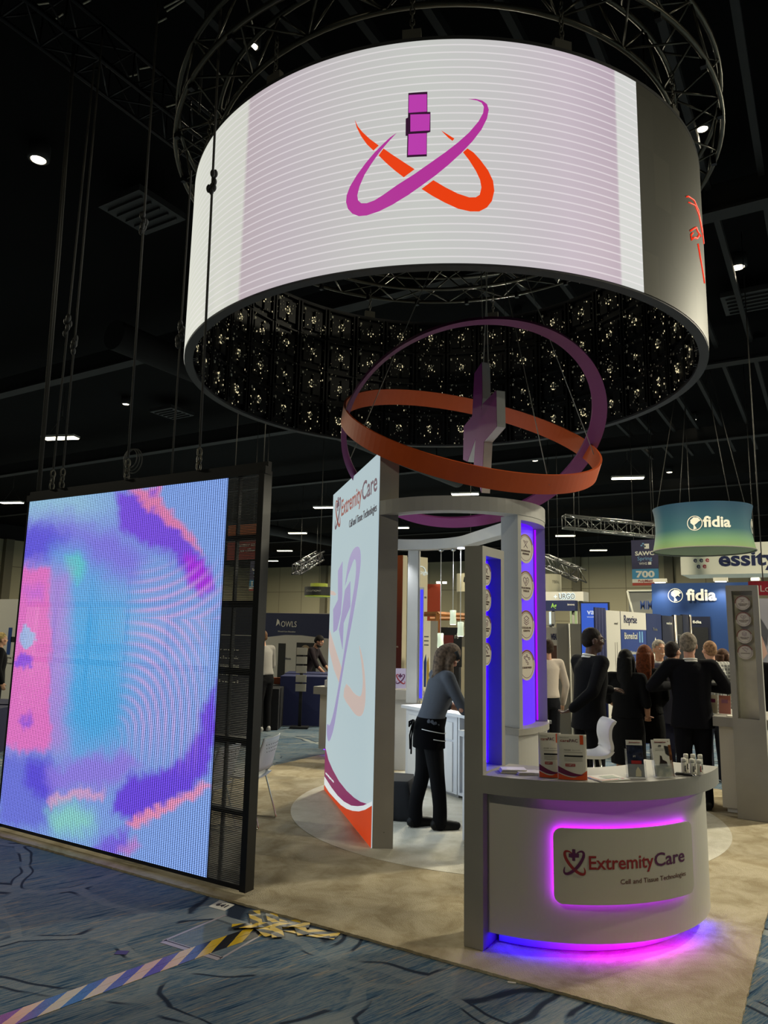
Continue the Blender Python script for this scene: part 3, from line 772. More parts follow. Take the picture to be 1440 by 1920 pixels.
rp = ramp(N, [(0.0, (255, 255, 255)), (0.72, (255, 255, 255)), (0.76, (56, 56, 60))], 'CONSTANT')
L.new(fr.outputs[0], rp.inputs['Fac'])
mx = N.new('ShaderNodeMix'); mx.data_type = 'RGBA'; mx.blend_type = 'MULTIPLY'; mx.inputs[0].default_value = 1.0
L.new(at.outputs['Color'], mx.inputs[6]); L.new(rp.outputs['Color'], mx.inputs[7])
L.new(mx.outputs[2], b.inputs['Emission Color']); b.inputs['Emission Strength'].default_value = 1.45
b.inputs['Base Color'].default_value = lin((30, 30, 34)); b.inputs['Roughness'].default_value = 0.3
NS = 238; pitch = (SZ1 - SZ0 - 0.06) / NS
m_bar_dark = mat('bar_dark', (58, 58, 58), 0.5)
def slats(x0, x1, nx, lit_):
    bm = bmesh.new(); cl = bm.loops.layers.float_color.new('pic') if lit_ else None
    h = pitch * (0.80 if lit_ else 0.40)
    for j in range(NS):
        z = SZ0 + 0.03 + pitch * (j + 0.5)
        prev = None
        for i in range(nx + 1):
            x = x0 + (x1 - x0) * i / nx
            cur = [bm.verts.new((x, SY - 0.004, z - h / 2)), bm.verts.new((x, SY - 0.004, z + h / 2)), bm.verts.new((x, SY + 0.012, z + h / 2)), bm.verts.new((x, SY + 0.012, z - h / 2))]
            cc = picture(x, z) if lit_ else None
            if prev:
                for k in range(4):
                    f = bm.faces.new((prev[0][k], cur[k], cur[(k + 1) % 4], prev[0][(k + 1) % 4]))
                    f.material_index = 0 if (k == 0 and lit_) else 1
                    if lit_:
                        f.loops[0][cl] = (*prev[1], 1); f.loops[1][cl] = (*cc, 1); f.loops[2][cl] = (*cc, 1); f.loops[3][cl] = (*prev[1], 1)
            prev = (cur, cc)
    B = MB(); B.bm.free(); B.bm = bm
    return B.obj('lit_bars' if lit_ else 'unlit_bars', [m_bar, m_bar_dark], scr, recalc=False)
o = slats(SX0 + 0.01, SXL, 84, True); o['label'] = 'glowing bars showing a blue, pink and purple picture'
o = slats(SXL + 0.004, SX1 - 0.03, 1, False); o['label'] = 'dark see-through bars at the right end'

# --- cables and hoists of the picture screen
def screen_cable(xb, xt, zt, label, hook=True, knot=None, double=False, r=0.011):
    pb = Vector((xb, SY + 0.03, SZ1 + 0.075)); pt = Vector((xt, SY + 0.03, zt))
    t = thing('hoist_cable', pb, label, 'cable', 0, 'cables of the picture screen')
    q = pb + Vector((0, 0, 0.20 if hook else 0))
    B = MB().tube([q, q.lerp(pt, 0.5), pt], r, 6)
    if double: B.tube([q + Vector((0.03, 0, 0)), q.lerp(pt, 0.5) + Vector((0.045, 0, 0)), pt + Vector((0.02, 0, 0))], r * 0.7, 6)
    B.obj('rope', mat('black_rope', (62, 60, 54), 0.7), t)
    if hook:
        B = MB()
        for k in range(3):
            s = Vector((1, 0, 0)) if k % 2 else Vector((0, 1, 0)); c = pb + Vector((0, 0, 0.03 + 0.06 * k))
            B.tube([c + s * 0.022 * cos(w) + Vector((0, 0, 0.038 * sin(w))) for w in [2 * pi * j / 12 for j in range(12)]], 0.008, 6, closed=True)
        B.obj('shackle', m_chain, t)
    if knot:
        c = pb.lerp(pt, knot); B = MB(); rn = random.Random(int(knot * 1000))
        for k in range(9): B.ball(c + Vector((rn.uniform(-.02, .02), rn.uniform(-.02, .02), rn.uniform(-.10, .10))), (0.022, 0.022, 0.04), u=8, v=6)
        B.obj('chain_bag', mat('chain_bag_black', (44, 44, 42), 0.5, 0.4), t)
    return t
screen_cable(-6.47, -6.60, 8.05, 'thick black cable at the left corner of the picture screen', hook=False, double=True, r=0.016)
screen_cable(-6.26, -6.21, 7.65, 'second cable from the left corner of the picture screen', knot=0.36)
screen_cable(-6.11, -6.12, 7.95, 'third cable from the left corner, knotted lower down', knot=0.30)
screen_cable(-5.20, -5.28, 8.0, 'cable over the middle of the picture screen with a coil at its foot', knot=0.50)
screen_cable(-4.64, -4.65, 5.9, 'thin slack cable left of the hook near the right end', hook=False, knot=0.44, r=0.008)
screen_cable(-4.33, -4.42, 8.0, 'cable crossing the left side of the ring screen', knot=0.53)
B = MB(); c = Vector((-5.17, SY + 0.03, SZ1 + 0.26))
for k in range(3):
    rr = 0.085 + 0.012 * k
    B.tube([c + Vector((rr * cos(w) + 0.01 * k, 0.01 * k, rr * sin(w) - 0.01 * k)) for w in [2 * pi * j / 24 for j in range(24)]], 0.005, 5, closed=True)
B.tube([c + Vector((-0.08, 0, -0.03)), c + Vector((-0.07, 0, -0.15)), c + Vector((0.02, 0.0, -0.185)), c + Vector((0.12, 0, -0.19))], 0.005, 5)
tag(B.obj('coiled_cord', mat('cord_grey', (70, 70, 66), 0.6)), 'coiled thin cord hanging over the middle of the picture screen', 'cord')

# ================================================================== HANGING ORBIT SCULPTURE
def hoop(name, c, ax, r, w, m, label, cat='sculpture'):
    a = Vector(ax).normalized(); e1 = a.cross(Vector((0, 0, 1))).normalized(); e2 = a.cross(e1); c = Vector(c)
    n = 120; B = MB(); rows = []
    for k in range(n):
        d = e1 * cos(2 * pi * k / n) + e2 * sin(2 * pi * k / n)
        rows.append([B.bm.verts.new(c + d * rr + a * s) for rr, s in ((r - 0.022, -w / 2), (r, -w / 2), (r, w / 2), (r - 0.022, w / 2))])
    for k in range(n):
        p, q = rows[k], rows[(k + 1) % n]
        for j in range(4):
            f = B.bm.faces.new((p[j], p[(j + 1) % 4], q[(j + 1) % 4], q[j]))
    return tag(B.obj(name, m), label, cat), e1, e2
K = 7.6 / 6.9
PC = CAM + (Vector((-2.778, 6.149, 3.694)) - CAM) * K; OC = CAM + (Vector((-2.805, 6.131, 3.70)) - CAM) * K
PCB = CAM + (Vector((-2.812, 6.123, 3.723)) - CAM) * K; PRA, PRB = 1.2527 * K, 1.1595 * K
PAx, OAx = (-0.378, 0.441, 0.814), (0.41, -0.351, 0.842)
m_purp = mat('purple_paint', (122, 46, 104), 0.5); m_oran = mat('orange_paint', (206, 84, 22), 0.5)
hoop('orange_hoop', OC, OAx, 1.224 * K, 0.168 * K, m_oran, 'big orange hoop tilted low, hung across the purple one')
# purple one: a flat band, wide at the right and narrow at the left, between two offset circles
pa = Vector(PAx).normalized(); e1 = pa.cross(Vector((0, 0, 1))).normalized(); e2 = pa.cross(e1); n = 140; B = MB(); rows = []
for k in range(n):
    d = e1 * cos(2 * pi * k / n) + e2 * sin(2 * pi * k / n); o_ = PC + d * PRA; i_ = PCB + d * PRB
    rows.append([B.bm.verts.new(q) for q in (i_ - pa * 0.012, o_ - pa * 0.022, o_ + pa * 0.022, i_ + pa * 0.012)])
for k in range(n):
    p, q = rows[k], rows[(k + 1) % n]
    for j in range(4): B.bm.faces.new((p[j], p[(j + 1) % 4], q[(j + 1) % 4], q[j]))
tag(B.obj('purple_hoop', m_purp), 'big purple hoop standing steeply, hung inside the ring screen', 'sculpture')
# the cross of two halves: measured outlines on an upright plane through the centre
CP = Vector((OC.x, OC.y, 0)); CN = Vector((-0.67, -0.74, 0)).normalized()
CR = Vector((-CN.y, CN.x, 0))
m_cp = mat('cross_purple', (116, 40, 106), 0.5); m_cw = mat('cross_white', (196, 196, 194), 0.55)
cross = thing('hanging_cross', (PC.x, PC.y, 2.9), 'purple cross of two slanted halves with white edges, hung inside the hoops', 'sculpture')
def half(poly, off, label):
    q = [at_pl(x, y, CP + CN * off, CN) for x, y in poly]
    p2 = [((p - CP).dot(CR), p.z) for p in q]
    M = frame(CP + CN * off, CR, (0, 0, 1))
    zz = M.to_3x3() @ Vector((0, 0, 1)); sgn = 1 if zz.dot(CN) > 0 else -1
    o = MB().prism(p2, -0.085 * sgn, 0, M).obj('cross_half', m_cw, cross)
    f = MB().prism(p2, 0.0005 * sgn, 0.004 * sgn, M).obj('purple_face', m_cp, o)
    return o
half([(890, 700), (904, 679), (905, 746), (900, 800), (877, 866), (869, 862), (870, 800), (886, 780)], 0.10, '')
half([(906, 757), (931, 732), (932, 800), (908, 828), (903, 924), (889, 872), (893, 812)], 0.16, '')
# wires from the truss to hoops and cross
HUB = Vector((PC.x - 0.05, PC.y + 0.25, TZ0))
def hoop_pt(c, ax, r, ang):
    a = Vector(ax).normalized(); e1 = a.cross(Vector((0, 0, 1))).normalized(); e2 = a.cross(e1)
    return Vector(c) + (e1 * cos(radians(ang)) + e2 * sin(radians(ang))) * r
def wire(p0, p1, label):
    tag(MB().tube([p0, p1], 0.0045, 5).obj('hanging_wire', mat('pale_wire', (150, 148, 138), 0.4, 0.5)), label, 'wire', 'wires of the hanging sculpture')
def near_px(c, ax, r, px, py):
    best = None
    for k in range(360):
        P = hoop_pt(c, ax, r, k); v = P - CAM; d = v.dot(FWD)
        e = hypot(720 + FPX * v.dot(RGT) / d - px, 960 - FPX * v.dot(UPV) / d - py)
        if best is None or e < best[0]: best = (e, P)
    return best[1]
wire(HUB + Vector((-0.1, -0.05, 0)), near_px(PC, PAx, PRA, 654, 876), 'wire slanting down to the lower left of the purple hoop')
wire(HUB + Vector((0.1, 0.05, 0)), near_px(OC, OAx, 1.224 * K, 1098, 875), 'wire slanting down to the right end of the orange hoop')
wire(HUB + Vector((0.05, 0, 0)), near_px(OC, OAx, 1.224 * K, 1030, 889), 'steeper wire down to the front right of the orange hoop')
wire(HUB, near_px(PC, PAx, PRA, 905, 600), 'straight wire down to the top of the purple hoop')
cwp = at_pl(905, 681, CP + CN * 0.1, CN); cwq = at_pl(932, 734, CP + CN * 0.16, CN)
wire(Vector((cwp.x, cwp.y, TZ0)), cwp - CN * 0.06, 'wire down to the taller half of the purple cross')
wire(Vector((cwp.x + .1, cwp.y + .05, TZ0)), at_pl(896, 690, CP + CN * 0.1, CN) - CN * 0.06, 'second thin wire down to the taller half of the cross')
# ================================================================== THE BOOTH
# --- beige plush carpet with a paler round inlay
def plush(name, c0, c1, c2):
    m, nt, b, N, L = nodes_mat(name)
    tc = N.new('ShaderNodeTexCoord')
    n1 = N.new('ShaderNodeTexNoise'); n1.inputs['Scale'].default_value = 3.2; n1.inputs['Detail'].default_value = 6; n1.inputs['Roughness'].default_value = 0.65
    n1.inputs['Distortion'].default_value = 0.6
    L.new(tc.outputs['Object'], n1.inputs['Vector'])
    r = ramp(N, [(0.36, c0), (0.5, c1), (0.62, c2)]); L.new(n1.outputs['Fac'], r.inputs['Fac'])
    L.new(r.outputs['Color'], b.inputs['Base Color'])
    b.inputs['Roughness'].default_value = 1.0; b.inputs['Specular IOR Level'].default_value = 0.05
    n2 = N.new('ShaderNodeTexNoise'); n2.inputs['Scale'].default_value = 130; n2.inputs['Detail'].default_value = 3
    L.new(tc.outputs['Object'], n2.inputs['Vector'])
    ad = N.new('ShaderNodeMath'); ad.operation = 'ADD'; L.new(n1.outputs['Fac'], ad.inputs[0]); L.new(n2.outputs['Fac'], ad.inputs[1])
    bp = N.new('ShaderNodeBump'); bp.inputs['Strength'].default_value = 0.6; bp.inputs['Distance'].default_value = 0.012
    L.new(ad.outputs[0], bp.inputs['Height']); L.new(bp.outputs['Normal'], b.inputs['Normal'])
    return m
m_plush = plush('plush_beige', (158, 144, 116), (178, 165, 138), (192, 180, 154))
m_inlay = plush('plush_pale', (196, 190, 172), (208, 202, 186), (216, 211, 196))
CX0, CX1, CY0, CY1 = -6.6, -0.505, 4.061, 10.16
def carpet_slab():
    B = MB(); bm = B.bm; nx, ny = 120, 4; rnd = random.Random(3)
    # outline with a slightly fuzzy cut edge
    pts = []
    def seg(a, b_, n):
        for k in range(n):
            t = k / n; pts.append((a[0] + (b_[0] - a[0]) * t + rnd.uniform(-.004, .004), a[1] + (b_[1] - a[1]) * t + rnd.uniform(-.004, .004)))
    seg((CX0, CY0), (CX1, CY0), 220); seg((CX1, CY0), (CX1, CY1), 200); seg((CX1, CY1), (CX0, CY1), 40); seg((CX0, CY1), (CX0, CY0), 60)
    B.prism(pts, 0.001, 0.016)
    return B
carpet = tag(carpet_slab().obj('booth_carpet', m_plush), 'beige plush carpet square under the whole booth', 'carpet')
ICx, ICy, IR = -3.117, 7.604, 2.21
inl = MB().prism([(ICx + IR * cos(2 * pi * k / 96), ICy + IR * sin(2 * pi * k / 96)) for k in range(96)], 0.0155, 0.0185).obj('round_inlay', m_inlay, carpet)
inl['label'] = 'paler round inlay in the beige carpet'
ZC = 0.019

m_grey = mat('grey_paint', (150, 146, 138), 0.55, var=0.03, scale=3)
m_grey_l = mat('pale_grey_paint', (172, 170, 166), 0.5, var=0.02, scale=3)
m_white = mat('white_laminate', (214, 214, 216), 0.4)

# --- tall lit fabric panel
PA = Vector((-3.486, 5.625, 0)); PL = Vector((-5.152, 7.247, 0)); PB = Vector((-3.333, 5.715, 0)); PD = PL + Vector((0.125, 0.12, 0))
PU = (PA - PL).normalized(); PW = (PA - PL).length; PH = 3.503
PNn = Vector((PU.y, -PU.x, 0))            # towards the viewer side
pan = thing('banner_wall', (PA + PL) / 2, 'tall white lit fabric panel with a big pale emblem, grey post at its right', 'sign')
MB().prism([(PA.x, PA.y), (PB.x, PB.y), (PD.x, PD.y), (PL.x, PL.y)], ZC, PH - 0.01).obj('frame', m_grey, pan)
m_fab, nt, b, N, L = nodes_mat('lit_fabric')
b.inputs['Base Color'].default_value = lin((150, 155, 156)); b.inputs['Roughness'].default_value = 0.8
b.inputs['Emission Color'].default_value = lin((178, 200, 208)); b.inputs['Emission Strength'].default_value = 0.80
FM = frame(PL + PNn * 0.0, PU, (0, 0, 1))       # x along the panel left to right, y up, z out
if (FM.to_3x3() @ Vector((0, 0, 1))).dot(PNn) < 0: raise RuntimeError('panel frame')
MB().box((PW / 2, PH / 2 + 0.006, 0.004), (PW - 0.002, PH - 0.03, 0.008), M=FM).obj('fabric_face', m_fab, pan)
BMx = frame(PD + (PB - PD) * 1.0, (PD - PB).normalized(), (0, 0, 1))
MB().box(((PD - PB).length / 2, PH / 2, 0.004), ((PD - PB).length - 0.08, PH - 0.10, 0.008), M=BMx).obj('rear_fabric', emit('lit_fabric_rear', (200, 218, 232), 1.5, (150, 155, 156)), pan)
def flat(poly, z0, z1, name, m, lab=None, sm=0):
    if sm: poly = smooth2(poly, sm)
    o = MB().prism(poly, z0, z1, FM).obj(name, m, pan)
    if lab: o['label'] = lab
    return o
e_lil = emit('pale_lilac_print', (166, 158, 204), 0.72, (120, 110, 150)); e_pch = emit('pale_peach_print', (205, 186, 180), 0.78, (150, 130, 120))
P_PUR = [(0.894, 2.333), (1.0, 2.52), (1.093, 2.615), (1.274, 2.690), (1.49, 2.700), (1.60, 2.648), (1.640, 2.533), (1.55, 2.314), (1.359, 2.018), (1.036, 1.598), (0.733, 1.154), (0.525, 0.828), (0.369, 0.677), (0.215, 0.59), (0.103, 0.623), (0.06, 0.72), (0.10, 0.77), (0.163, 0.765), (0.24, 0.775), (0.381, 0.875), (0.535, 1.039), (0.818, 1.43), (1.176, 1.989), (1.394, 2.323), (1.442, 2.48), (1.40, 2.570), (1.304, 2.578), (1.184, 2.516), (1.03, 2.43)]
flat(P_PUR, 0.008, 0.0105, 'lilac_swoosh', e_lil, 'large pale lilac swoosh printed on the panel', 2)
flat([(0.02, 2.32), (0.24, 2.297), (0.404, 2.259), (0.295, 2.246), (0.02, 2.27)], 0.008, 0.0095, 'peach_tip', e_pch)
flat([(0.02, 1.86), (0.02, 1.65), (0.10, 1.58), (0.385, 1.406), (0.714, 1.28), (0.858, 1.433), (0.584, 1.565), (0.339, 1.691)], 0.008, 0.0095, 'peach_swoosh', e_pch, 'left piece of the pale peach swoosh on the panel')
flat([(1.10, 1.30), (0.98, 1.16), (1.293, 1.09), (1.548, 1.047), (1.749, 1.046), (1.903, 1.094), (1.985, 1.212), (1.965, 1.386), (1.851, 1.573), (1.674, 1.708), (1.791, 1.542), (1.860, 1.407), (1.855, 1.309), (1.792, 1.241), (1.662, 1.229), (1.453, 1.244)], 0.008, 0.0095, 'peach_swoosh', e_pch, 'right piece of the pale peach swoosh on the panel', 2)
flat([(0.713, 2.611), (0.463, 2.525), (0.514, 2.191), (0.236, 2.087), (0.289, 1.821), (0.50, 1.852), (0.69, 2.02), (0.745, 2.224)], 0.008, 0.0108, 'lilac_cross_half', e_lil)
flat([(1.166, 2.364), (0.901, 2.284), (0.745, 2.011), (0.62, 1.855), (0.852, 1.647), (0.869, 1.928), (1.2, 2.098)], 0.008, 0.0108, 'lilac_cross_half', e_lil)
e_pu = emit('panel_purple', (150, 42, 110), 0.55, (110, 30, 80)); e_or = emit('panel_orange', (214, 66, 20), 0.62, (150, 50, 16)); e_wh = emit('panel_white', (214, 222, 226), 0.85, (150, 155, 156))
flat([(0.0, 0.0205), (0.0, 0.079), (0.311, 0.059), (0.648, 0.065), (0.993, 0.074), (1.277, 0.102), (1.568, 0.149), (1.836, 0.206), (2.084, 0.278), (PW - 0.003, 0.365), (PW - 0.003, 0.0205)], 0.008, 0.0100, 'orange_foot', e_or, 'orange foot of the tall panel')
flat([(0.0, 0.079), (0.311, 0.059), (0.648, 0.065), (0.993, 0.074), (1.277, 0.102), (1.568, 0.149), (1.836, 0.206), (2.084, 0.278), (PW - 0.003, 0.365), (PW - 0.003, 0.40), (2.139, 0.34), (2.007, 0.296), (1.779, 0.239), (1.506, 0.183), (1.146, 0.142), (0.815, 0.129), (0.451, 0.138), (0.0, 0.17)], 0.008, 0.0104, 'white_band', e_wh)
flat([(0.0, 0.49), (0.213, 0.388), (0.495, 0.329), (0.861, 0.281), (1.255, 0.268), (1.609, 0.278), (1.878, 0.3), (2.139, 0.34), (2.007, 0.296), (1.779, 0.239), (1.506, 0.183), (1.146, 0.142), (0.815, 0.129), (0.451, 0.138), (0.0, 0.17)], 0.008, 0.0108, 'purple_band', e_pu, 'purple curved band at the foot of the tall panel')
MB().text('extremitycare.com', FM @ Matrix.Translation((0.085, 0.212, 0.0112)), 0.026, w=0.50, bold=0.01).obj('web_address', e_wh, pan)
m_red = mat('logo_red', (150, 40, 40), 0.5); m_plum = mat('logo_plum', (92, 32, 78), 0.5); m_ink = mat('ink_grey', (60, 56, 66), 0.6)
e_red = emit('panel_red', (168, 36, 44), 0.35, (150, 36, 40)); e_plum = emit('panel_plum', (96, 30, 92), 0.35, (80, 28, 76)); e_ink = emit('panel_ink', (70, 66, 90), 0.3, (50, 48, 60))
def wordmark(parent, M, x, y, h, wE, wC, mr, mp_, fn=None):
    """two-tone company name; x,y = left end of the baseline"""
    T = Matrix.Translation((x, y, 0)); g = None
    if fn: g = lambda q: fn(q + Vector((x, y, 0)))
    MB().text('Extremity', M @ T, h, w=wE, bold=0.012, ext=0.001, fn=g).obj('lettering', mr, parent)['label'] = 'red half of the company name'
    x2 = x + wE + h * 0.10; T2 = Matrix.Translation((x2, y, 0))
    g2 = (lambda q: fn(q + Vector((x2, y, 0)))) if fn else None
    MB().text('Care', M @ T2, h, w=wC, bold=0.012, ext=0.001, fn=g2).obj('lettering', mp_, parent)['label'] = 'plum half of the company name'
Z1 = FM @ Matrix.Translation((0, 0, 0.009))
wordmark(pan, Z1, 0.555, 3.149, 0.185, 1.06, 0.63, e_red, e_plum)
MB().text('Cell and Tissue Technologies', Z1 @ Matrix.Translation((1.03, 2.95, 0)), 0.082, w=1.24).obj('tag_line', e_ink, pan)['label'] = 'thin dark tag line under the company name'
B1, B2 = MB(), MB(); heart_logo(B1, B2, Z1 @ Matrix.Translation((0.345, 3.235, 0)), 0.345)
B1.obj('emblem_red', e_red, pan); B2.obj('emblem_plum', e_plum, pan)
B = MB()
for z in (0.0, ): B.box(((PA.x + PB.x) / 2 + 0.02, (PA.y + PB.y) / 2 - 0.012, 0.155), (0.006, 0.004, 0.006))
B.obj('screw', m_chain, pan)

# --- curved top beam of the pavilion (stadium plan)
U = Vector((-0.716, 0.698, 0)); Nn = Vector((0.698, 0.716, 0)); P0 = Vector((-3.487, 5.626, 0))
def un(u, n): return P0 + U * u + Nn * n
C1, C2 = un(0.355, 0.834), un(1.966, 0.834)
def stadium(r, k=30):
    """open stadium outline: from the panel's near edge around the right end, the back and the far end"""
    out = []; f0 = radians(23.5)
    for i in range(k + 1):
        f = f0 + (pi - f0) * i / k; p = C1 - Nn * (r * cos(f)) - U * (r * sin(f)); out.append((p.x, p.y))
    for i in range(k + 1):
        f = pi - (pi - f0) * i / k; p = C2 - Nn * (r * cos(f)) + U * (r * sin(f)); out.append((p.x, p.y))
    return out
BZ0, BZ1 = 2.905, 3.035
beam = MB(); so, si = stadium(0.905), stadium(0.745); n = len(so); vv = []
for (ox, oy), (ix, iy) in zip(so, si):
    vv.append([beam.bm.verts.new(p) for p in ((ix, iy, BZ0), (ox, oy, BZ0), (ox, oy, BZ1), (ix, iy, BZ1))])
for i in range(n - 1):
    p, q = vv[i], vv[i + 1]
    for k in range(4):
        beam.bm.faces.new((p[k], p[(k + 1) % 4], q[(k + 1) % 4], q[k]))
beam.bm.faces.new(vv[0]); beam.bm.faces.new(vv[-1])
beam_o = tag(beam.obj('curved_beam', m_grey_l), 'grey curved beam ring on top of the pavilion', 'beam')
# lights added under the far beam to brighten the bar and floor inside
def puck(u, n_, on=True):
    p = un(u, n_) + Vector((0, 0, BZ0 - 0.012))
    MB().lathe(p, [(0.045, 0.012), (0.045, -0.006), (0.03, -0.008)], 16).obj('added_puck_light', emit('added_puck_glow', (235, 242, 255), 3.0), beam_o)
    spot('added_puck_beam', p + Vector((0, 0, -0.02)), 42, (0.88, 0.94, 1.0), (0, 0, -1), 120, 0.8, 0.04)
for u, n_ in ((2.2, 1.62), (0.9, 1.655), (2.75, 0.9)):
    puck(u, n_)

# --- display tower with a lit niche: flat kind (two) and curved column
def disc_art(parent, M, r, kind):
    """white round plate with coloured rim arc, a line icon and two text lines"""
    B = MB(); B.prism([(r * cos(2 * pi * k / 40), r * sin(2 * pi * k / 40)) for k in range(40)], -0.006, 0.0, M)
    d = B.obj('round_plate', mat('plate_white', (206, 196, 182), 0.5), parent)
    def arc(a0, a1, r0, r1, n=24):
        A = [radians(a0 + (a1 - a0) * k / n) for k in range(n + 1)]
        return [(r1 * cos(a), r1 * sin(a)) for a in A] + [(r0 * cos(a), r0 * sin(a)) for a in A[::-1]]
    B = MB(); B.prism(arc(20, 185, 0.90 * r, 0.99 * r), 0.0, 0.0015, M); B.obj('rim_arc', mat('rim_maroon', (124, 44, 36), 0.5), d)
    B = MB(); B.prism(arc(0, 360, 0.82 * r, 0.845 * r, 40), 0.0, 0.001, M)
    def line(pts, w=0.035, closed=False):
        q = pts + ([pts[0]] if closed else [])
        for a, c in zip(q, q[1:]):
            dx, dy = c[0] - a[0], c[1] - a[1]; l = hypot(dx, dy) or 1; nx, ny = -dy / l * w / 2, dx / l * w / 2
            B.prism([((a[0] + nx) * r, (a[1] + ny) * r), ((a[0] - nx) * r, (a[1] - ny) * r), ((c[0] - nx) * r, (c[1] - ny) * r), ((c[0] + nx) * r, (c[1] + ny) * r)], 0.0, 0.0012, M)
    if kind == 0:
        line([(-.3, .55), (-.05, .3), (.25, .05)]); line([(.3, .55), (.05, .3), (-.25, .05)]); line([(-.15, .55), (0, .42), (.15, .55)]); line([(-.2, .1), (0, .25), (.2, .1)])
    elif kind == 1:
        h = [(0, -.02), (-.32, .28), (-.34, .45), (-.2, .56), (0, .44), (.2, .56), (.34, .45), (.32, .28)]; line(h, closed=True); line([(-.15, .3), (0, .15), (.18, .4)]); line([(0, .44), (0.05, .3)])
    elif kind == 2:
        for dy in (0.14, 0, -0.14): line([(-.32, .32 + dy), (0, .16 + dy), (.32, .32 + dy)])
        line([(-.32, .46), (0, .62), (.32, .46)])
    else:
        for cx, cy in ((-.3, .5), (0, .6), (.3, .42), (-.05, .25), (.12, .1)):
            line([(cx + .08 * cos(w), cy + .08 * sin(w)) for w in [2 * pi * j / 8 for j in range(8)]], 0.03, True)
        line([(-.23, .5), (-.08, .57)]); line([(-.25, .43), (-.1, .3)]); line([(.05, .53), (.24, .46)])
    B.obj('icon', m_plum, d)
    t1 = (('REGENERATIVE', 'SOLUTIONS'), ('PLACENTAL', 'TISSUE'), ('CELLULAR', 'GRAFTS'), ('EXOSOMES', ''))[kind]
    B = MB(); B.text(t1[0], M @ Matrix.Translation((0, -0.22 * r, 0)), 0.12 * r, 'C', w=1.15 * r)
    if t1[1]: B.text(t1[1], M @ Matrix.Translation((0, -0.42 * r, 0)), 0.12 * r, 'C', w=0.8 * r)
    B.obj('caption', mat('caption_brown', (110, 88, 82), 0.6), d)
    return d
m_niche = mat('niche_white', (215, 215, 220), 0.6)
e_blue = emit('strip_blue', (22, 0, 255), 9.0); e_mag = emit('strip_magenta', (150, 0, 255), 1.5); e_vio = emit('strip_violet', (70, 30, 255), 3.0)
def tower(org, ex, ey, label, lit_, W=0.36, H=2.41, D=0.124, z_in=(1.02, 2.35), discs=(2.236, 2.07, 1.899, 1.726), dr=0.073):
    """upright slab: face spans local x 0..W (ex), outward normal = ex x ez ; org = floor corner"""
    ex = Vector(ex).normalized(); org = Vector(org) + Vector((0, 0, ZC))
    M = frame(org, ex, (0, 0, 1)) @ Matrix.Translation((0, -ZC, 0))
    t = thing('display_tower', Vector(org) + ex * W / 2, label, 'display tower')
    x0, x1 = 0.055, W - 0.055; z0, z1 = z_in
    B = MB()
    B.box((x0 / 2, (H + ZC) / 2, -D / 2), (x0, H - ZC, D), M=M); B.box(((x1 + W) / 2, (H + ZC) / 2, -D / 2), (W - x1, H - ZC, D), M=M)
    B.box(((x0 + x1) / 2, (z1 + H) / 2, -D / 2), (x1 - x0, H - z1, D), M=M); B.box(((x0 + x1) / 2, (z0 + ZC) / 2, -D / 2), (x1 - x0, z0 - ZC, D), M=M)
    B.obj('case', m_grey, t)
    if lit_:
        MB().box(((x0 + x1) / 2, (z0 + z1) / 2, -D + 0.006), (x1 - x0 + 0.004, z1 - z0 + 0.004, 0.012), M=M).obj('niche_back', emit('niche_glow_blue', (40, 2, 252), 0.95, (60, 55, 90)), t)  # glow of the strips put into the back wall as emission
        MB().box((x0 + 0.006, (z0 + z1) / 2, -D + 0.045), (0.012, z1 - z0 - 0.02, 0.02), M=M).box((x1 - 0.004, (z0 + z1) / 2, -D + 0.02), (0.008, z1 - z0 - 0.02, 0.012), M=M).obj('light_strip', e_blue, t)
    else:
        o = MB().box(((x0 + x1) / 2, (z0 + z1) / 2, -D + 0.02), (x1 - x0 + 0.004, z1 - z0 + 0.004, 0.008), M=M).obj('niche_back', mat('frosted_grey', (205, 200, 180), 0.35, var=0.10, scale=3.0), t)
        o['label'] = 'cloudy frosted back of the niche'
    for k, z in enumerate(discs):
        disc_art(t, M @ Matrix.Translation((W / 2 - (0.045 if lit_ else 0), z, -0.03 if lit_ else -0.035)), dr, k)
    return t
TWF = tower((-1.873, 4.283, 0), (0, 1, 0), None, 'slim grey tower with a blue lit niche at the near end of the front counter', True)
TWB = tower((-0.957, 8.68, 0), (1, 0, 0), None, 'slim grey display tower with four round plates at the right edge', False, W=0.31, discs=(2.225, 2.051, 1.872, 1.706), dr=0.075)

# curved column under the right end of the beam
colm = thing('curved_column', (C1.x + 0.8, C1.y, 0), 'grey curved column with a violet lit niche and four large round plates', 'column')
c1 = (C1.x, C1.y)
NZ0, NZ1 = 1.055, 2.86
B = MB()
B.arcwall(c1, 0.69, 0.90, -23.5, -20.8, NZ0, BZ0, 3); B.arcwall(c1, 0.69, 0.90, 21, 38, NZ0, BZ0, 8)
B.arcwall(c1, 0.69, 0.90, -20.8, 21, NZ1, BZ0, 20); B.arcwall(c1, 0.69, 0.785, -20.8, 21, NZ0, NZ1, 20)
B.obj('shell', m_grey_l, colm)
m_cn, nt, b, N, L = nodes_mat('niche_glow_violet')  # violet strip glow put into the back wall's own emission
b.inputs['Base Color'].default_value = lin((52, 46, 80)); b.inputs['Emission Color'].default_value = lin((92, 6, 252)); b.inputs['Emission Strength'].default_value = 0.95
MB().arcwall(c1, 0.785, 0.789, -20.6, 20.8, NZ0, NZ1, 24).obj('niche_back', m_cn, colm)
MB().arcwall(c1, 0.80, 0.815, -20.7, -19.9, NZ0 + 0.01, NZ1 - 0.01, 2).obj('light_strip', e_vio, colm)['label'] = 'blue violet light strip at the left of the niche'
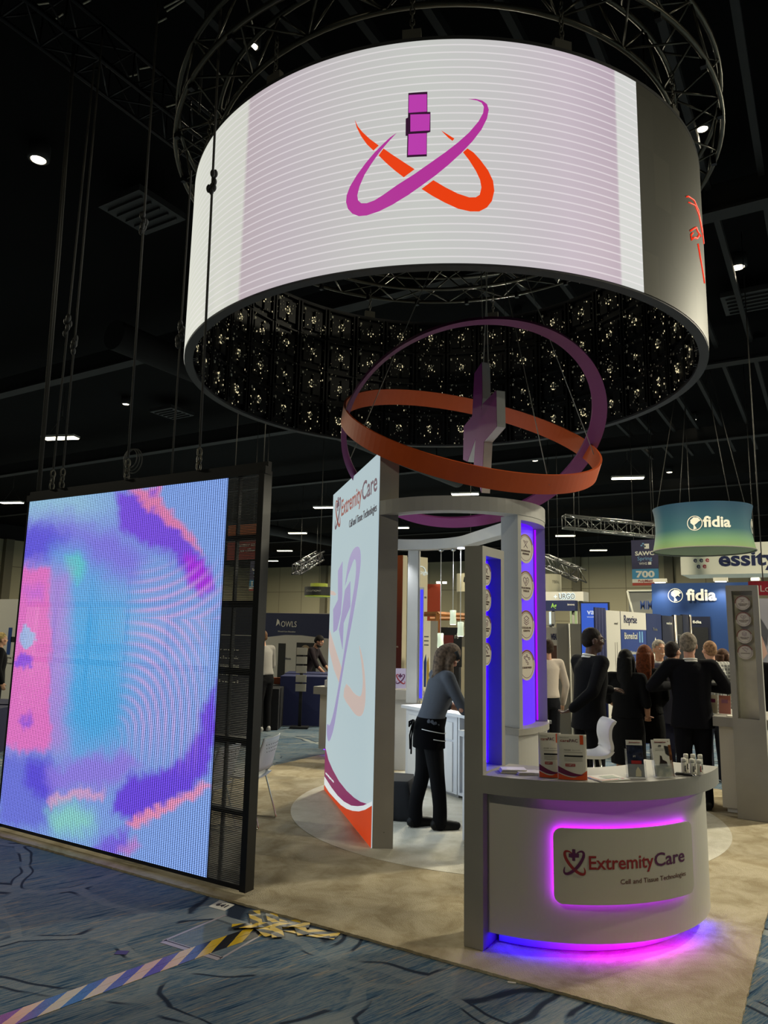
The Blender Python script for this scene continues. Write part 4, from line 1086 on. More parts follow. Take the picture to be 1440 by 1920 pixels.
MB().arcwall(c1, 0.80, 0.815, 20.3, 20.9, NZ0 + 0.01, NZ1 - 0.01, 2).obj('light_strip', e_mag, colm)['label'] = 'magenta light strip at the right of the niche'
for k, z in enumerate((2.62, 2.284, 1.930, 1.581)):
    a = radians(-10.5); rad = Vector((cos(a), sin(a), 0)); tng = Vector((-sin(a), cos(a), 0))
    disc_art(colm, frame(Vector((c1[0], c1[1], z)) + rad * 0.835, tng, (0, 0, 1)), 0.134, k)
ped = thing('column_pedestal', (C1.x + 0.8, C1.y, 0), 'rounded grey pedestal under the curved column', 'pedestal')
MB().arcwall(c1, 0.55, 0.895, -24, 44, ZC, 1.0, 24).obj('body', m_grey_l, ped)
MB().arcwall(c1, 0.53, 0.915, -25, 47, 1.0, 1.054, 24).obj('top', m_grey, ped)

# --- slim post at the back of the pavilion with a blue strip
bp0 = Vector((at_d(763, 1180, 9.45).x, at_d(763, 1180, 9.45).y, 0.945))
post = thing('slim_post', bp0, 'slim pale post with a blue light strip, standing on the serving bar', 'post')
pb_ = at_d(763, 1180, 9.45)
PM = frame((pb_.x, pb_.y, 0), (0.93, 0.36, 0), (0, 0, 1))
MB().box((0.065, 1.925, -0.09), (0.135, 1.955, 0.13), M=PM).obj('shaft', m_grey_l, post)
MB().box((0.14, 1.925, -0.09), (0.016, 1.955, 0.10), M=PM).obj('side_face', m_grey, post)
MB().box((0.182, 1.70, -0.06), (0.055, 1.44, 0.05), M=PM).obj('strip_housing', m_grey, post)
MB().box((0.184, 1.70, -0.032), (0.037, 1.38, 0.012), M=PM).obj('light_strip', emit('strip_blue_soft', (50, 40, 235), 1.3), post)

# --- corner counters
m_glow_floor = None
def counter_glow(name):
    m, nt, b, N, L = nodes_mat(name)
    uv = N.new('ShaderNodeUVMap'); sep = N.new('ShaderNodeSeparateXYZ'); L.new(uv.outputs['UV'], sep.inputs[0])
    r = ramp(N, [(0.0, (30, 0, 255)), (0.16, (40, 0, 255)), (0.38, (190, 0, 255)), (0.62, (200, 0, 250)), (0.85, (70, 0, 255)), (1.0, (50, 20, 255))])
    L.new(sep.outputs['X'], r.inputs['Fac']); L.new(r.outputs['Color'], b.inputs['Emission Color'])
    b.inputs['Emission Strength'].default_value = 42.0; b.inputs['Base Color'].default_value = lin((20, 20, 20))
    return m
m_cglow = counter_glow('counter_led')
def glow_arc(c, r0, r1, a0, a1, z0, z1, parent, name, m, n=40):
    """thin led band from (r0,z0) to (r1,z1)"""
    B = MB(); uvl = B.bm.loops.layers.uv.new('UVMap'); A = [radians(a0 + (a1 - a0) * k / n) for k in range(n + 1)]
    a = [B.bm.verts.new((c[0] + r0 * cos(t), c[1] + r0 * sin(t), z0)) for t in A]; q = [B.bm.verts.new((c[0] + r1 * cos(t), c[1] + r1 * sin(t), z1)) for t in A]
    for k in range(n):
        f = B.bm.faces.new((a[k], a[k + 1], q[k + 1], q[k]))
        for lp, t in zip(f.loops, (k / n, (k + 1) / n, (k + 1) / n, k / n)): lp[uvl].uv = (t, 0)
    return B.obj(name, m, parent, recalc=False)
FC = Vector((-1.90, 5.457, 0)); CT = 1.010
fc = (FC.x, FC.y)
cnt = thing('front_counter', FC + Vector((0.75, -0.75, 0)), 'curved grey counter with a lit company sign, glowing magenta at its foot', 'counter')
A0, A1 = -89.2, 5
MB().arcwall(fc, 0.72, 1.19, -88.6, 2.5, CT - 0.105, CT, 48).obj('counter_top', m_grey, cnt)
MB().arcwall(fc, 0.78, 1.10, A0 + 0.6, A1, 0.10, CT - 0.105, 48).obj('body', mat('counter_white', (196, 190, 176), 0.5), cnt)
MB().arcwall(fc, 0.84, 0.985, A0 + 2, A1 - 2, ZC, 0.10, 40).obj('plinth', m_white, cnt)
glow_arc(fc, 1.070, 1.090, A0 + 2, A1 - 1, 0.0985, 0.0985, cnt, 'foot_light', m_cglow)
glow_arc(fc, 1.14, 1.155, -72, -12, CT - 0.1065, CT - 0.1065, cnt, 'edge_light', emit('edge_magenta', (200, 20, 255), 3.0))
# sign plate bent along the counter
SR = 1.145
def bent(q): 
    a = radians(q.x); return Vector((FC.x + (SR + q.z) * cos(a), FC.y + (SR + q.z) * sin(a), q.y))
sx0, sx1, sz0, sz1 = -68.3, -19.8, 0.325, 0.74
def rrect(x0, x1, y0, y1, rx, ry, n=8):
    out = []
    for cx, cy, a0 in ((x1 - rx, y1 - ry, 0), (x0 + rx, y1 - ry, 90), (x0 + rx, y0 + ry, 180), (x1 - rx, y0 + ry, 270)):
        for k in range(n + 1):
            a = radians(a0 + 90 * k / n); out.append((cx + rx * cos(a), cy + ry * sin(a)))
    return out
def bent_plate(poly, d0, d1):
    B = MB(); bm = bmesh.new(); f = bm.faces.new([bm.verts.new((x, y, 0)) for x, y in poly])
    t = math.floor(min(p[0] for p in poly)) + 0.3
    while t < max(p[0] for p in poly):
        bmesh.ops.bisect_plane(bm, geom=bm.verts[:] + bm.edges[:] + bm.faces[:], plane_co=(t, 0, 0), plane_no=(1, 0, 0)); t += 1.5
    r = bmesh.ops.extrude_face_region(bm, geom=bm.faces[:])
    ex = [v for v in r['geom'] if isinstance(v, bmesh.types.BMVert)]
    for v in bm.verts: v.co.z = d0
    for v in ex: v.co.z = d1
    for v in bm.verts: v.co = bent(v.co)
    B.bm.free(); B.bm = bm
    return B
m_sign = mat('sign_plate', (196, 190, 172), 0.45)
sg = bent_plate(rrect(sx0, sx1, sz0, sz1, 2.6, 0.05), -0.012, 0.0).obj('sign_plate', m_sign, cnt)
# led line behind the plate edge
def led_rim(mtop):
    B = MB(); uvl = B.bm.loops.layers.uv.new('UVMap')
    o_ = rrect(sx0 + 0.4, sx1 - 0.4, sz0 + 0.010, sz1 - 0.010, 2.2, 0.044); i_ = rrect(sx0 + 1.6, sx1 - 1.6, sz0 + 0.032, sz1 - 0.032, 1.6, 0.03)
    n = len(o_)
    for k in range(n):
        a, b_, c, d = o_[k], o_[(k + 1) % n], i_[(k + 1) % n], i_[k]
        S = max(1, int(abs(b_[0] - a[0]) / 2))
        for s in range(S):
            l = lambda p, q, t: Vector((p[0] + (q[0] - p[0]) * t, p[1] + (q[1] - p[1]) * t, -0.018))
            f = B.bm.faces.new([B.bm.verts.new(bent(v)) for v in (l(a, b_, s / S), l(a, b_, (s + 1) / S), l(d, c, (s + 1) / S), l(d, c, s / S))])
            for lp in f.loops: lp[uvl].uv = (0.5, 0)
    return B.obj('sign_light', mtop, sg, recalc=False)
led_rim(emit('sign_led', (180, 0, 255), 14.0))
fnS = lambda q: bent(Vector((q.x / SR * 180 / pi, q.y, q.z + 0.0015)))
def deg(a): return radians(a) * SR
I4 = Matrix()
wordmark(sg, I4, deg(-58.2), 0.520, 0.072, deg(20.6), deg(12.7), m_red, m_plum, fn=fnS)
MB().text('Cell and Tissue Technologies', I4, 0.026, w=deg(24.6), ext=0.0004, fn=lambda q: fnS(q + Vector((deg(-48.8), 0.437, 0)))).obj('tag_line', mat('tag_brown', (104, 58, 48), 0.5), sg)
B1, B2 = MB(), MB(); heart_logo(B1, B2, s=0.132, fn=lambda q: fnS(q + Vector((deg(-62.4), 0.562, 0))))
B1.obj('emblem_red', m_red, sg); B2.obj('emblem_plum', m_plum, sg)
# back right counter behind the second tower
bc = thing('rear_counter', (-1.15, 9.1, 0), 'white and grey counter behind the display tower at the right edge', 'counter')
MB().box((-0.90, 9.33, CT - 0.05), (0.54, 1.0, 0.10)).obj('counter_top', m_grey, bc)
MB().box((-0.90, 9.35, 0.49), (0.44, 0.92, 0.84)).obj('body', mat('counter_white', (196, 190, 176), 0.5), bc)
MB().box((-0.90, 9.35, 0.046), (0.36, 0.84, 0.05)).obj('plinth', m_white, bc)
# back left counter
lc = thing('left_counter', (-6.35, 9.25, 0), 'grey topped counter left of the tall panel, violet glow at its foot', 'counter')
MB().box((-6.22, 9.45, CT - 0.06), (0.96, 0.80, 0.11)).obj('counter_top', m_grey, lc)
MB().box((-6.22, 9.46, 0.50), (0.82, 0.66, 0.79)).obj('body', mat('counter_white', (196, 190, 176), 0.5), lc)
MB().box((-6.22, 9.46, 0.055), (0.6, 0.5, 0.07)).obj('plinth', m_white, lc)
MB().box((-6.30, 9.16, 0.099), (0.5, 0.03, 0.006)).obj('foot_light', emit('foot_violet', (90, 20, 255), 9.0), lc)
# ================================================================== THINGS ON THE FRONT COUNTER
TZ = CT + 0.001
m_paper = mat('paper_white', (216, 212, 200), 0.6); m_pouch = mat('pouch_film', (206, 200, 186), 0.28)
m_orp = mat('print_orange', (204, 78, 34), 0.4); m_plp = mat('print_plum', (104, 32, 70), 0.4); m_redp = mat('print_red', (160, 36, 36), 0.5)
m_txt = mat('print_grey', (110, 104, 98), 0.6); m_bk = mat('print_black', (18, 18, 20), 0.5)
def pouch(p0, p1, h, label, full):
    p0 = Vector((*p0, TZ)); p1 = Vector((*p1, TZ)); x = (p1 - p0).normalized(); w = (p1 - p0).length
    back = Vector((-x.y, x.x, 0)); up = (Vector((0, 0, 1)) + back * 0.06).normalized()
    t = thing('foil_pouch', (p0 + p1) / 2, label, 'pouch', 0, 'sample pouches standing on the front counter')
    M = frame(p0, x, up)
    # pillow shaped body standing on a folded foot
    B = MB(); nx, nz = 12, 20; g = {}
    for sd in (1, -1):
        for i in range(nx + 1):
            for j in range(nz + 1):
                u, v = i / nx, j / nz
                bul = 0.020 * (sin(pi * u) ** 0.6) * (1 - v ** 3) * (0.75 + 0.25 * cos(2 * v)) + 0.001
                bul += 0.0012 * noise.noise(Vector((u * 7, v * 9, sd)))
                g[(sd, i, j)] = B.bm.verts.new(M @ Vector((u * w, v * h, sd * bul)))
    for sd in (1, -1):
        for i in range(nx):
            for j in range(nz):
                f = B.bm.faces.new((g[(sd, i, j)], g[(sd, i + 1, j)], g[(sd, i + 1, j + 1)], g[(sd, i, j + 1)])); f.smooth = True
    def edge(lst):
        for (i, j), (k, l) in zip(lst, lst[1:]):
            B.bm.faces.new((g[(1, i, j)], g[(1, k, l)], g[(-1, k, l)], g[(-1, i, j)]))
    edge([(i, 0) for i in range(nx + 1)]); edge([(nx, j) for j in range(nz + 1)]); edge([(i, nz) for i in range(nx, -1, -1)]); edge([(0, j) for j in range(nz, -1, -1)])
    B.obj('film_body', m_pouch, t)
    def sf(q, lift=0.0012):
        u, v = min(max(q.x / w, 0), 1), min(max(q.y / h, 0), 1)
        return M @ Vector((q.x, q.y, 0.020 * (sin(pi * u) ** 0.6) * (1 - v ** 3) * (0.75 + 0.25 * cos(2 * v)) + 0.001 + lift + q.z))
    def patch(x0, x1, lo, hi, m, name, n=16, lift=0.0014):
        B = MB()
        for k in range(n):
            a, c = x0 + (x1 - x0) * k / n, x0 + (x1 - x0) * (k + 1) / n
            for j in range(3):
                f0, f1 = j / 3, (j + 1) / 3
                B.quad([sf(Vector((s * w, (lo(s) + (hi(s) - lo(s)) * f) * h, 0)), lift) for s, f in ((a, f0), (c, f0), (c, f1), (a, f1))])
        return B.obj(name, m, t)
    patch(0.01, 0.99, lambda s: 0.005, lambda s: 0.145 - 0.09 * sin(pi * min(1, s * 1.0)) + 0.07 * max(0, s - 0.55) * 2.2, m_orp, 'orange_foot')
    patch(0.01, 0.93, lambda s: 0.165 - 0.085 * sin(pi * s * 0.95), lambda s: 0.30 - 0.20 * sin(pi * s / 1.75) ** 1.0 + 0.03 * s, m_plp, 'plum_swoosh', lift=0.0018)
    L_ = lambda x_, y_, s_, hh, ww, m, nm, bold=0.0: MB().text(s_, Matrix(), hh, w=ww, bold=bold, ext=0.0, fn=lambda q: sf(q + Vector((x_, y_, 0)), 0.0022)).obj(nm, m, t)
    L_(0.10 * w, 0.83 * h, 'care', 0.016, 0.30 * w, m_redp, 'brand_lettering', 0.01); L_(0.41 * w, 0.83 * h, 'PAC', 0.017, 0.29 * w, m_plp, 'brand_lettering', 0.01)
    L_(0.10 * w, 0.915 * h, 'ExtremityCare', 0.006, 0.30 * w, m_txt, 'maker_line')
    L_(0.22 * w, 0.64 * h, '10.25.001', 0.007, 0.22 * w, m_bk, 'lot_line'); L_(0.50 * w, 0.645 * h, 'Store at 15-30 C', 0.005, 0.28 * w, m_txt, 'store_line')
    for k, y in enumerate((0.60, 0.47, 0.44, 0.41)): patch(0.22, 0.84, lambda s: y, lambda s: y + 0.006, m_txt, 'fine_print', 6)
    patch(0.22, 0.86, lambda s: 0.505, lambda s: 0.54, m_bk, 'black_bar', 8)
    patch(0.25, 0.58, lambda s: 0.295, lambda s: 0.355, m_redp, 'sample_box', 6)
    L_(0.28 * w, 0.31 * h, 'SAMPLE', 0.009, 0.27 * w, m_paper, 'sample_word', 0.01)
    patch(0.77, 0.89, lambda s: 0.78, lambda s: 0.985, m_orp, 'orange_tab', 3)
    return t
pouch((-1.565, 4.415), (-1.445, 4.478), 0.258, 'white sample pouch with plum and orange foot, left one, partly covered by the other', False)
pouch((-1.452, 4.425), (-1.297, 4.500), 0.258, 'white sample pouch with plum and orange foot, right one, in front', True)

def leaflets(c, rz, w, d, n, label):
    t = thing('leaflet_stack', Vector((*c, TZ)), label, 'leaflets', rz, 'folded leaflets at the left end of the counter')
    R = Matrix.Translation((*c, TZ)) @ Matrix.Rotation(rz, 4, 'Z')
    for k in range(n):
        Q = R @ Matrix.Translation((0.004 * k, 0.003 * (k % 2), 0.004 + 0.008 * k)) @ Matrix.Rotation(radians(1.5 * k), 4, 'Z')
        MB().box((0, 0, 0), (w, d, 0.0055), M=Q).obj('leaflet', m_paper, t)
    return t
leaflets((-1.755, 4.46), radians(28), 0.15, 0.10, 3, 'white leaflet fanned out at the left end of the front counter, against the tower')
leaflets((-1.660, 4.465), radians(36), 0.13, 0.09, 2, 'middle white leaflet of the fan on the front counter')
leaflets((-1.590, 4.50), radians(20), 0.13, 0.09, 2, 'right white leaflet of the fan, behind the left pouch')
# flat booklet overhanging the counter edge
t = thing('flat_booklet', (-1.215, 4.62, TZ), 'open flat booklet with red and green print, at the counter edge right of the pouches', 'booklet')
R = Matrix.Translation((-1.213, 4.625, TZ)) @ Matrix.Rotation(radians(52), 4, 'Z')
MB().box((0, 0, 0.003), (0.21, 0.16, 0.006), M=R).obj('pages', m_paper, t)
MB().box((0.02, 0.01, 0.0066), (0.10, 0.07, 0.0008), M=R).obj('green_picture', mat('print_green', (110, 124, 100), 0.5), t)
MB().box((-0.03, -0.06, 0.0066), (0.12, 0.018, 0.0008), M=R).box((-0.09, 0.0, 0.0066), (0.012, 0.12, 0.0008), M=R).obj('red_print', m_orp, t)
MB().box((0.07, -0.05, 0.0066), (0.02, 0.02, 0.0008), M=R).obj('seal', m_redp, t)

m_acr = glass('clear_acrylic')
def holder(c, rz, label, w=0.11):
    t = thing('brochure_holder', Vector((*c, TZ)), label, 'brochure holder', rz, 'clear brochure holders on the front counter')
    M = Matrix.Translation((*c, TZ)) @ Matrix.Rotation(rz, 4, 'Z') @ Matrix.Rotation(radians(-12), 4, 'X')
    MB().box((0, 0.02, 0.085), (w, 0.003, 0.17), M=M).obj('back_sheet', m_acr, t)
    MB().box((0, -0.02, 0.04), (w, 0.003, 0.08), M=M).obj('front_sheet', m_acr, t)
    for sx in (-1, 1): MB().box((sx * w / 2, 0, 0.05), (0.003, 0.04, 0.10), M=M).obj('side_sheet', m_acr, t)
    B = MB().box((0, 0.03, 0.004), (w, 0.11, 0.004), M=Matrix.Translation((*c, TZ)) @ Matrix.Rotation(rz, 4, 'Z')); B.obj('foot', m_acr, t)
    return M
def pic_mat(name, stops, scale, rot=0.0):
    m, nt, b, N, L = nodes_mat(name)
    tc = N.new('ShaderNodeTexCoord'); n1 = N.new('ShaderNodeTexNoise'); n1.inputs['Scale'].default_value = scale; n1.inputs['Detail'].default_value = 5
    L.new(tc.outputs['Object'], n1.inputs['Vector']); r = ramp(N, stops); L.new(n1.outputs['Fac'], r.inputs['Fac']); L.new(r.outputs['Color'], b.inputs['Base Color'])
    b.inputs['Roughness'].default_value = 0.35
    return m
def brochure(M, w, h, y, label, m_pic, bands, text, extra=None, z0=0.006):
    Q = M @ Matrix.Translation((0, y, z0))
    t = thing('brochure', Q @ Vector((0, 0, 0)), label, 'brochure', 0, 'brochures in the clear holders')
    for k in range(3): MB().box((0.001 * k, 0.003 * k, h / 2), (w, 0.002, h), M=Q).obj('sheet', m_paper, t)
    F = Q @ frame((0, -0.0012, 0), (1, 0, 0), (0, 0, 1))
    for (x0, x1, y0, y1) in bands:
        MB().box(((x0 + x1) / 2 * w, (y0 + y1) / 2 * h, 0.0004), ((x1 - x0) * w, (y1 - y0) * h, 0.0008), M=F).obj('cover_picture', m_pic, t)
    MB().text('ExtremityCare', F @ Matrix.Translation((-0.30 * w, 0.925 * h, 0.001)), 0.006, w=0.68 * w).obj('cover_name', m_redp, t)
    if text: MB().text(text, F @ Matrix.Translation((0.0, 0.80 * h, 0.001)), 0.012, 'C').obj('cover_title', m_ink, t)
    if extra: extra(F, w, h, t)
    return t
M1 = holder((-1.068, 4.745), radians(28), 'left clear brochure holder with a dark night picture brochure')
def ex1(F, w, h, t):
    MB().prism([(-0.06 * w, 0.02 * h), (0.28 * w, 0.02 * h), (0.30 * w, 0.16 * h), (0.12 * w, 0.28 * h), (-0.02 * w, 0.18 * h)], 0.001, 0.0016, F).obj('pale_figure', mat('print_cream', (214, 200, 150), 0.4), t)
    MB().box((0.05 * w, 0.40 * h, 0.0012), (0.62 * w, 0.09 * h, 0.0006), M=F).obj('red_label', m_redp, t)
    MB().text('FT', F @ Matrix.Translation((-0.12 * w, 0.53 * h, 0.0013)), 0.010).obj('cover_mark', m_paper, t)
brochure(M1, 0.098, 0.215, 0.0, 'dark blue and black brochure standing in the left clear holder', pic_mat('pic_night', [(0.35, (12, 13, 20)), (0.5, (34, 42, 66)), (0.6, (52, 54, 70)), (0.7, (22, 18, 18))], 18), [(-0.5, 0.5, 0.0, 0.86)], '', ex1)
M2 = holder((-0.935, 4.865), radians(38), 'right clear brochure holder with two brochures, one white, one brown')
def ex2(F, w, h, t):
    MB().prism([(-0.18 * w, 0.30 * h), (0.34 * w, 0.26 * h), (0.30 * w, 0.40 * h), (0.06 * w, 0.46 * h), (0.02 * w, 0.56 * h), (-0.07 * w, 0.57 * h), (-0.10 * w, 0.44 * h)], 0.001, 0.0016, F).obj('dark_figure', mat('print_umber', (40, 30, 28), 0.4), t)
    MB().prism([(0.30 * w, 0.62 * h), (0.49 * w, 0.55 * h), (0.49 * w, 0.82 * h), (0.25 * w, 0.84 * h)], 0.001, 0.0016, F).obj('dark_corner', m_bk, t)
    for k, y in enumerate((0.75, 0.71)): MB().box((-0.05 * w, y * h, 0.0012), (0.55 * w, 0.006 * h, 0.0004), M=F).obj('fine_print', m_txt, t)
brochure(M2, 0.105, 0.215, 0.0, 'white brochure with a dark rider figure, standing in the right clear holder', pic_mat('pic_rider', [(0.35, (70, 76, 66)), (0.5, (120, 122, 104)), (0.62, (176, 172, 150)), (0.72, (90, 88, 76))], 26), [(-0.5, 0.5, 0.0, 0.30)], 'FT', ex2)
M3 = Matrix.Translation((0.052, 0.028, 0.004)); 
brochure(M2 @ Matrix.Translation((0.050, 0.062, 0.0)), 0.105, 0.225, 0.0, 'brown picture brochure behind the white one in the right clear holder', pic_mat('pic_brown', [(0.35, (58, 34, 20)), (0.5, (128, 78, 44)), (0.6, (170, 120, 76)), (0.72, (96, 60, 40))], 24), [(-0.5, 0.5, 0.0, 0.84)], '')

m_bott = mat('bottle_white', (222, 218, 204), 0.35)
def bottle(c, h, label, rz, cap=False):
    t = thing('lotion_bottle', Vector((*c, TZ)), label, 'bottle', rz, 'small white bottles at the right end of the counter')
    M = Matrix.Translation((*c, TZ)) @ Matrix.Rotation(rz, 4, 'Z')
    B = MB(); secs = []
    for z, rx, ry in ((0, 0.0165, 0.011), (0.004, 0.018, 0.012), (h * 0.70, 0.018, 0.012), (h * 0.75, 0.0165, 0.011)):
        secs.append((M @ Vector((0, 0, z)), M.to_3x3() @ Vector((rx, 0, 0)), M.to_3x3() @ Vector((0, ry, 0))))
    B.loft(secs, 18).obj('body', m_bott, t)
    B = MB(); secs = []
    for z, rx, ry in ((h * 0.755, 0.0175, 0.0118), (h * 0.97, 0.0170, 0.0115), (h, 0.014, 0.009)):
        secs.append((M @ Vector((0, 0, z)), M.to_3x3() @ Vector((rx, 0, 0)), M.to_3x3() @ Vector((0, ry, 0))))
    B.loft(secs, 18).obj('cap', m_paper, t)
    F = M @ frame((0.004, -0.0125, 0.02), (0, 0, 1), (-1, 0, 0))
    MB().text('SKIN', F, 0.009, w=0.034, bold=0.01).obj('label_lettering', m_ink if not cap else m_redp, t)
for k, (c, h, lab) in enumerate((((-0.852, 5.062), 0.098, 'front left small white bottle beside the brochure holder'), ((-0.806, 5.078), 0.096, 'front middle small white bottle on the counter end'),
                               ((-0.768, 5.100), 0.092, 'front right small white bottle, nearest the counter end'), ((-0.852, 5.150), 0.112, 'back left small white bottle, taller looking'),
                               ((-0.812, 5.170), 0.112, 'back middle small white bottle behind the row'), ((-0.774, 5.195), 0.110, 'back right small white bottle behind the row'))):
    bottle(c, h, lab, radians(55), k == 2)
t = thing('black_pen', (-0.84, 5.04, TZ), 'black pen lying in front of the small white bottles', 'pen')
a, c = Vector((-0.895, 5.0, TZ + 0.008)), Vector((-0.775, 5.030, TZ + 0.008))
MB().tube([a, a.lerp(c, 0.05), a.lerp(c, 0.8)], [0.004, 0.008, 0.008], 10).obj('barrel', mat('pen_black', (24, 24, 28), 0.3), t)
MB().tube([a.lerp(c, 0.8), c], [0.0075, 0.003], 10).obj('tip', mat('chrome', (200, 200, 200), 0.15, 1.0), t)
MB().box(a.lerp(c, 0.25) + Vector((0, 0, 0.010)), (0.05, 0.005, 0.002), radians(14)).obj('clip', mat('chrome', (200, 200, 200), 0.15, 1.0), t)

# ================================================================== FURNITURE
m_ch = mat('chrome', (200, 200, 200), 0.15, 1.0); m_plast = mat('chair_white', (208, 208, 206), 0.45)
def make_chair(label):
    """stackable white shell chair on wire sled legs; faces local +Y"""
    t = thing('stacking_chair', (0, 0, 0), label, 'chair', 0, 'white stacking chairs beside the picture screen')
    B = MB(); g = []
    for i in range(13):
        row = []
        for j in range(9):
            u = -1 + 2 * i / 12; v = j / 8
            x = u * (0.225 - 0.02 * v); y = 0.20 - 0.42 * v; z = 0.455 - 0.015 * (1 - u * u) + (0.018 * (1 - v) ** 3 * -1)
            row.append((x, y, z))
        g.append(row)
    top = [[B.bm.verts.new(p) for p in r] for r in g]; bot = [[B.bm.verts.new((p[0], p[1], p[2] - 0.012)) for p in r] for r in g]
    def skin(top, bot):
        n, m = len(top), len(top[0])
        for i in range(n - 1):
            for j in range(m - 1):
                for G in (top, bot):
                    f = B.bm.faces.new((G[i][j], G[i + 1][j], G[i + 1][j + 1], G[i][j + 1])); f.smooth = True
        for i in range(n - 1):
            for j in (0, m - 1): B.bm.faces.new((top[i][j], top[i + 1][j], bot[i + 1][j], bot[i][j]))
        for j in range(m - 1):
            for i in (0, n - 1): B.bm.faces.new((top[i][j], top[i][j + 1], bot[i][j + 1], bot[i][j]))
    skin(top, bot); B.obj('seat', m_plast, t)
    B = MB(); fr_, bk = [], []
    for i in range(13):
        r1, r2 = [], []
        for j in range(9):
            u = -1 + 2 * i / 12; v = j / 8
            x = u * (0.225 - 0.015 * v * v); y = -0.20 - 0.085 * v - 0.035 * (1 - u * u); z = 0.50 + 0.31 * v
            r1.append(B.bm.verts.new((x, y, z))); r2.append(B.bm.verts.new((x, y - 0.011, z)))
        fr_.append(r1); bk.append(r2)
    skin(fr_, bk); B.obj('backrest', m_plast, t)
    B = MB()
    for r_ in range(3):
        for q in range(8 - r_):
            x = (-3.5 + q + 0.5 * r_) * 0.042
            z = 0.745 - 0.035 * r_; v = (z - 0.5) / 0.31; u = x / (0.225 - 0.015 * v * v); y = -0.20 - 0.085 * v - 0.035 * (1 - u * u)
            B.cyl((x, y - 0.0125, z), (x, y + 0.0015, z), 0.0055, n=8)
    B.obj('perforation', mat('hole_shadow', (60, 60, 60), 0.9), t)
    for s in (-1, 1):
        MB().tube(catmull([(s * 0.20, 0.17, 0.44), (s * 0.225, 0.23, 0.05), (s * 0.225, 0.235, 0.014), (s * 0.225, 0.19, 0.009), (s * 0.225, -0.22, 0.009), (s * 0.225, -0.27, 0.014), (s * 0.222, -0.265, 0.06), (s * 0.20, -0.15, 0.44)], 6), 0.008, 8).obj('leg', m_ch, t)
    for s in (-1, 1): MB().tube([(s * 0.20, -0.15, 0.44), (s * 0.212, -0.215, 0.50), (s * 0.205, -0.235, 0.60)], 0.010, 8).obj('back_support', m_plast, t)
    MB().tube([(-0.2, 0.12, 0.432), (0.2, 0.12, 0.432)], 0.008, 8).tube([(-0.2, -0.14, 0.432), (0.2, -0.14, 0.432)], 0.008, 8).obj('under_frame', m_ch, t)
    return t
def face(dx, dy): return atan2(dy, dx) - pi / 2
ch1 = make_chair('white stacking chair standing right of the dark screen post')
ch1.location = (-4.98, 5.62, ZC); ch1.rotation_euler.z = face(-0.90, -0.30)
dup(ch1, (-4.95, 5.02, ZC), face(-0.9, -0.25), 'white stacking chair seen through the dark bars of the picture screen')

# white bar stool behind the front counter
sp = at_z(1098, 1412, 0.76)
st = thing('bar_stool', (sp.x, sp.y, ZC), 'white shell bar stool behind the front counter, seen from its side', 'stool', 0)
F_ = Vector((-RGT.x, -RGT.y, 0)).normalized(); Sd = Vector((-F_.y, F_.x, 0))
prof = [(0.20, 0.765), (0.17, 0.772), (0.05, 0.750), (-0.10, 0.748), (-0.17, 0.775), (-0.20, 0.84), (-0.185, 0.92), (-0.19, 1.0), (-0.215, 1.055), (-0.245, 1.078), (-0.262, 1.072)]
prof = [(p.x, p.z) for p in catmull([(a, 0, c) for a, c in prof], 5)]
B = MB(); rows = []; base = Vector((sp.x, sp.y, 0))
for k, (f_, z) in enumerate(prof):
    hw = 0.20 - 0.03 * max(0, (z - 0.85)); row = []
    for j in range(9):
        u = -1 + 2 * j / 8
        row.append(base + F_ * (f_ + 0.02 * (u * u) * (1 if z > 0.8 else 0)) + Sd * (u * hw) + Vector((0, 0, z + 0.02 * u * u * (1 if z < 0.8 else 0))))
    rows.append(row)
va = [[B.bm.verts.new(p) for p in r] for r in rows]
vb = []
for k, r in enumerate(rows):
    tn = (Vector(rows[min(k + 1, len(rows) - 1)][4]) - Vector(rows[max(k - 1, 0)][4])).normalized(); nn = tn.cross(Sd).normalized()
    vb.append([B.bm.verts.new(p + nn * 0.028) for p in r])
for k in range(len(rows) - 1):
    for j in range(8):
        for G in (va, vb):
            f = B.bm.faces.new((G[k][j], G[k][j + 1], G[k + 1][j + 1], G[k + 1][j])); f.smooth = True
    for j in (0, 8): B.bm.faces.new((va[k][j], va[k + 1][j], vb[k + 1][j], vb[k][j]))
for k in (0, len(rows) - 1):
    for j in range(8): B.bm.faces.new((va[k][j], va[k][j + 1], vb[k][j + 1], vb[k][j]))
B.obj('shell', m_plast, st)
for a_, b_ in ((1, 1), (1, -1), (-1, 1), (-1, -1)):
    MB().tube([base + F_ * 0.10 * a_ + Sd * 0.10 * b_ + Vector((0, 0, 0.74)), base + F_ * 0.19 * a_ + Sd * 0.19 * b_ + Vector((0, 0, ZC))], 0.011, 8).obj('leg', m_ch, st)
fr = [base + F_ * 0.157 * a_ + Sd * 0.157 * b_ + Vector((0, 0, 0.30)) for a_, b_ in ((1, 1), (1, -1), (-1, -1), (-1, 1))]
MB().tube(fr, 0.008, 8, closed=True).obj('foot_rest', m_ch, st)

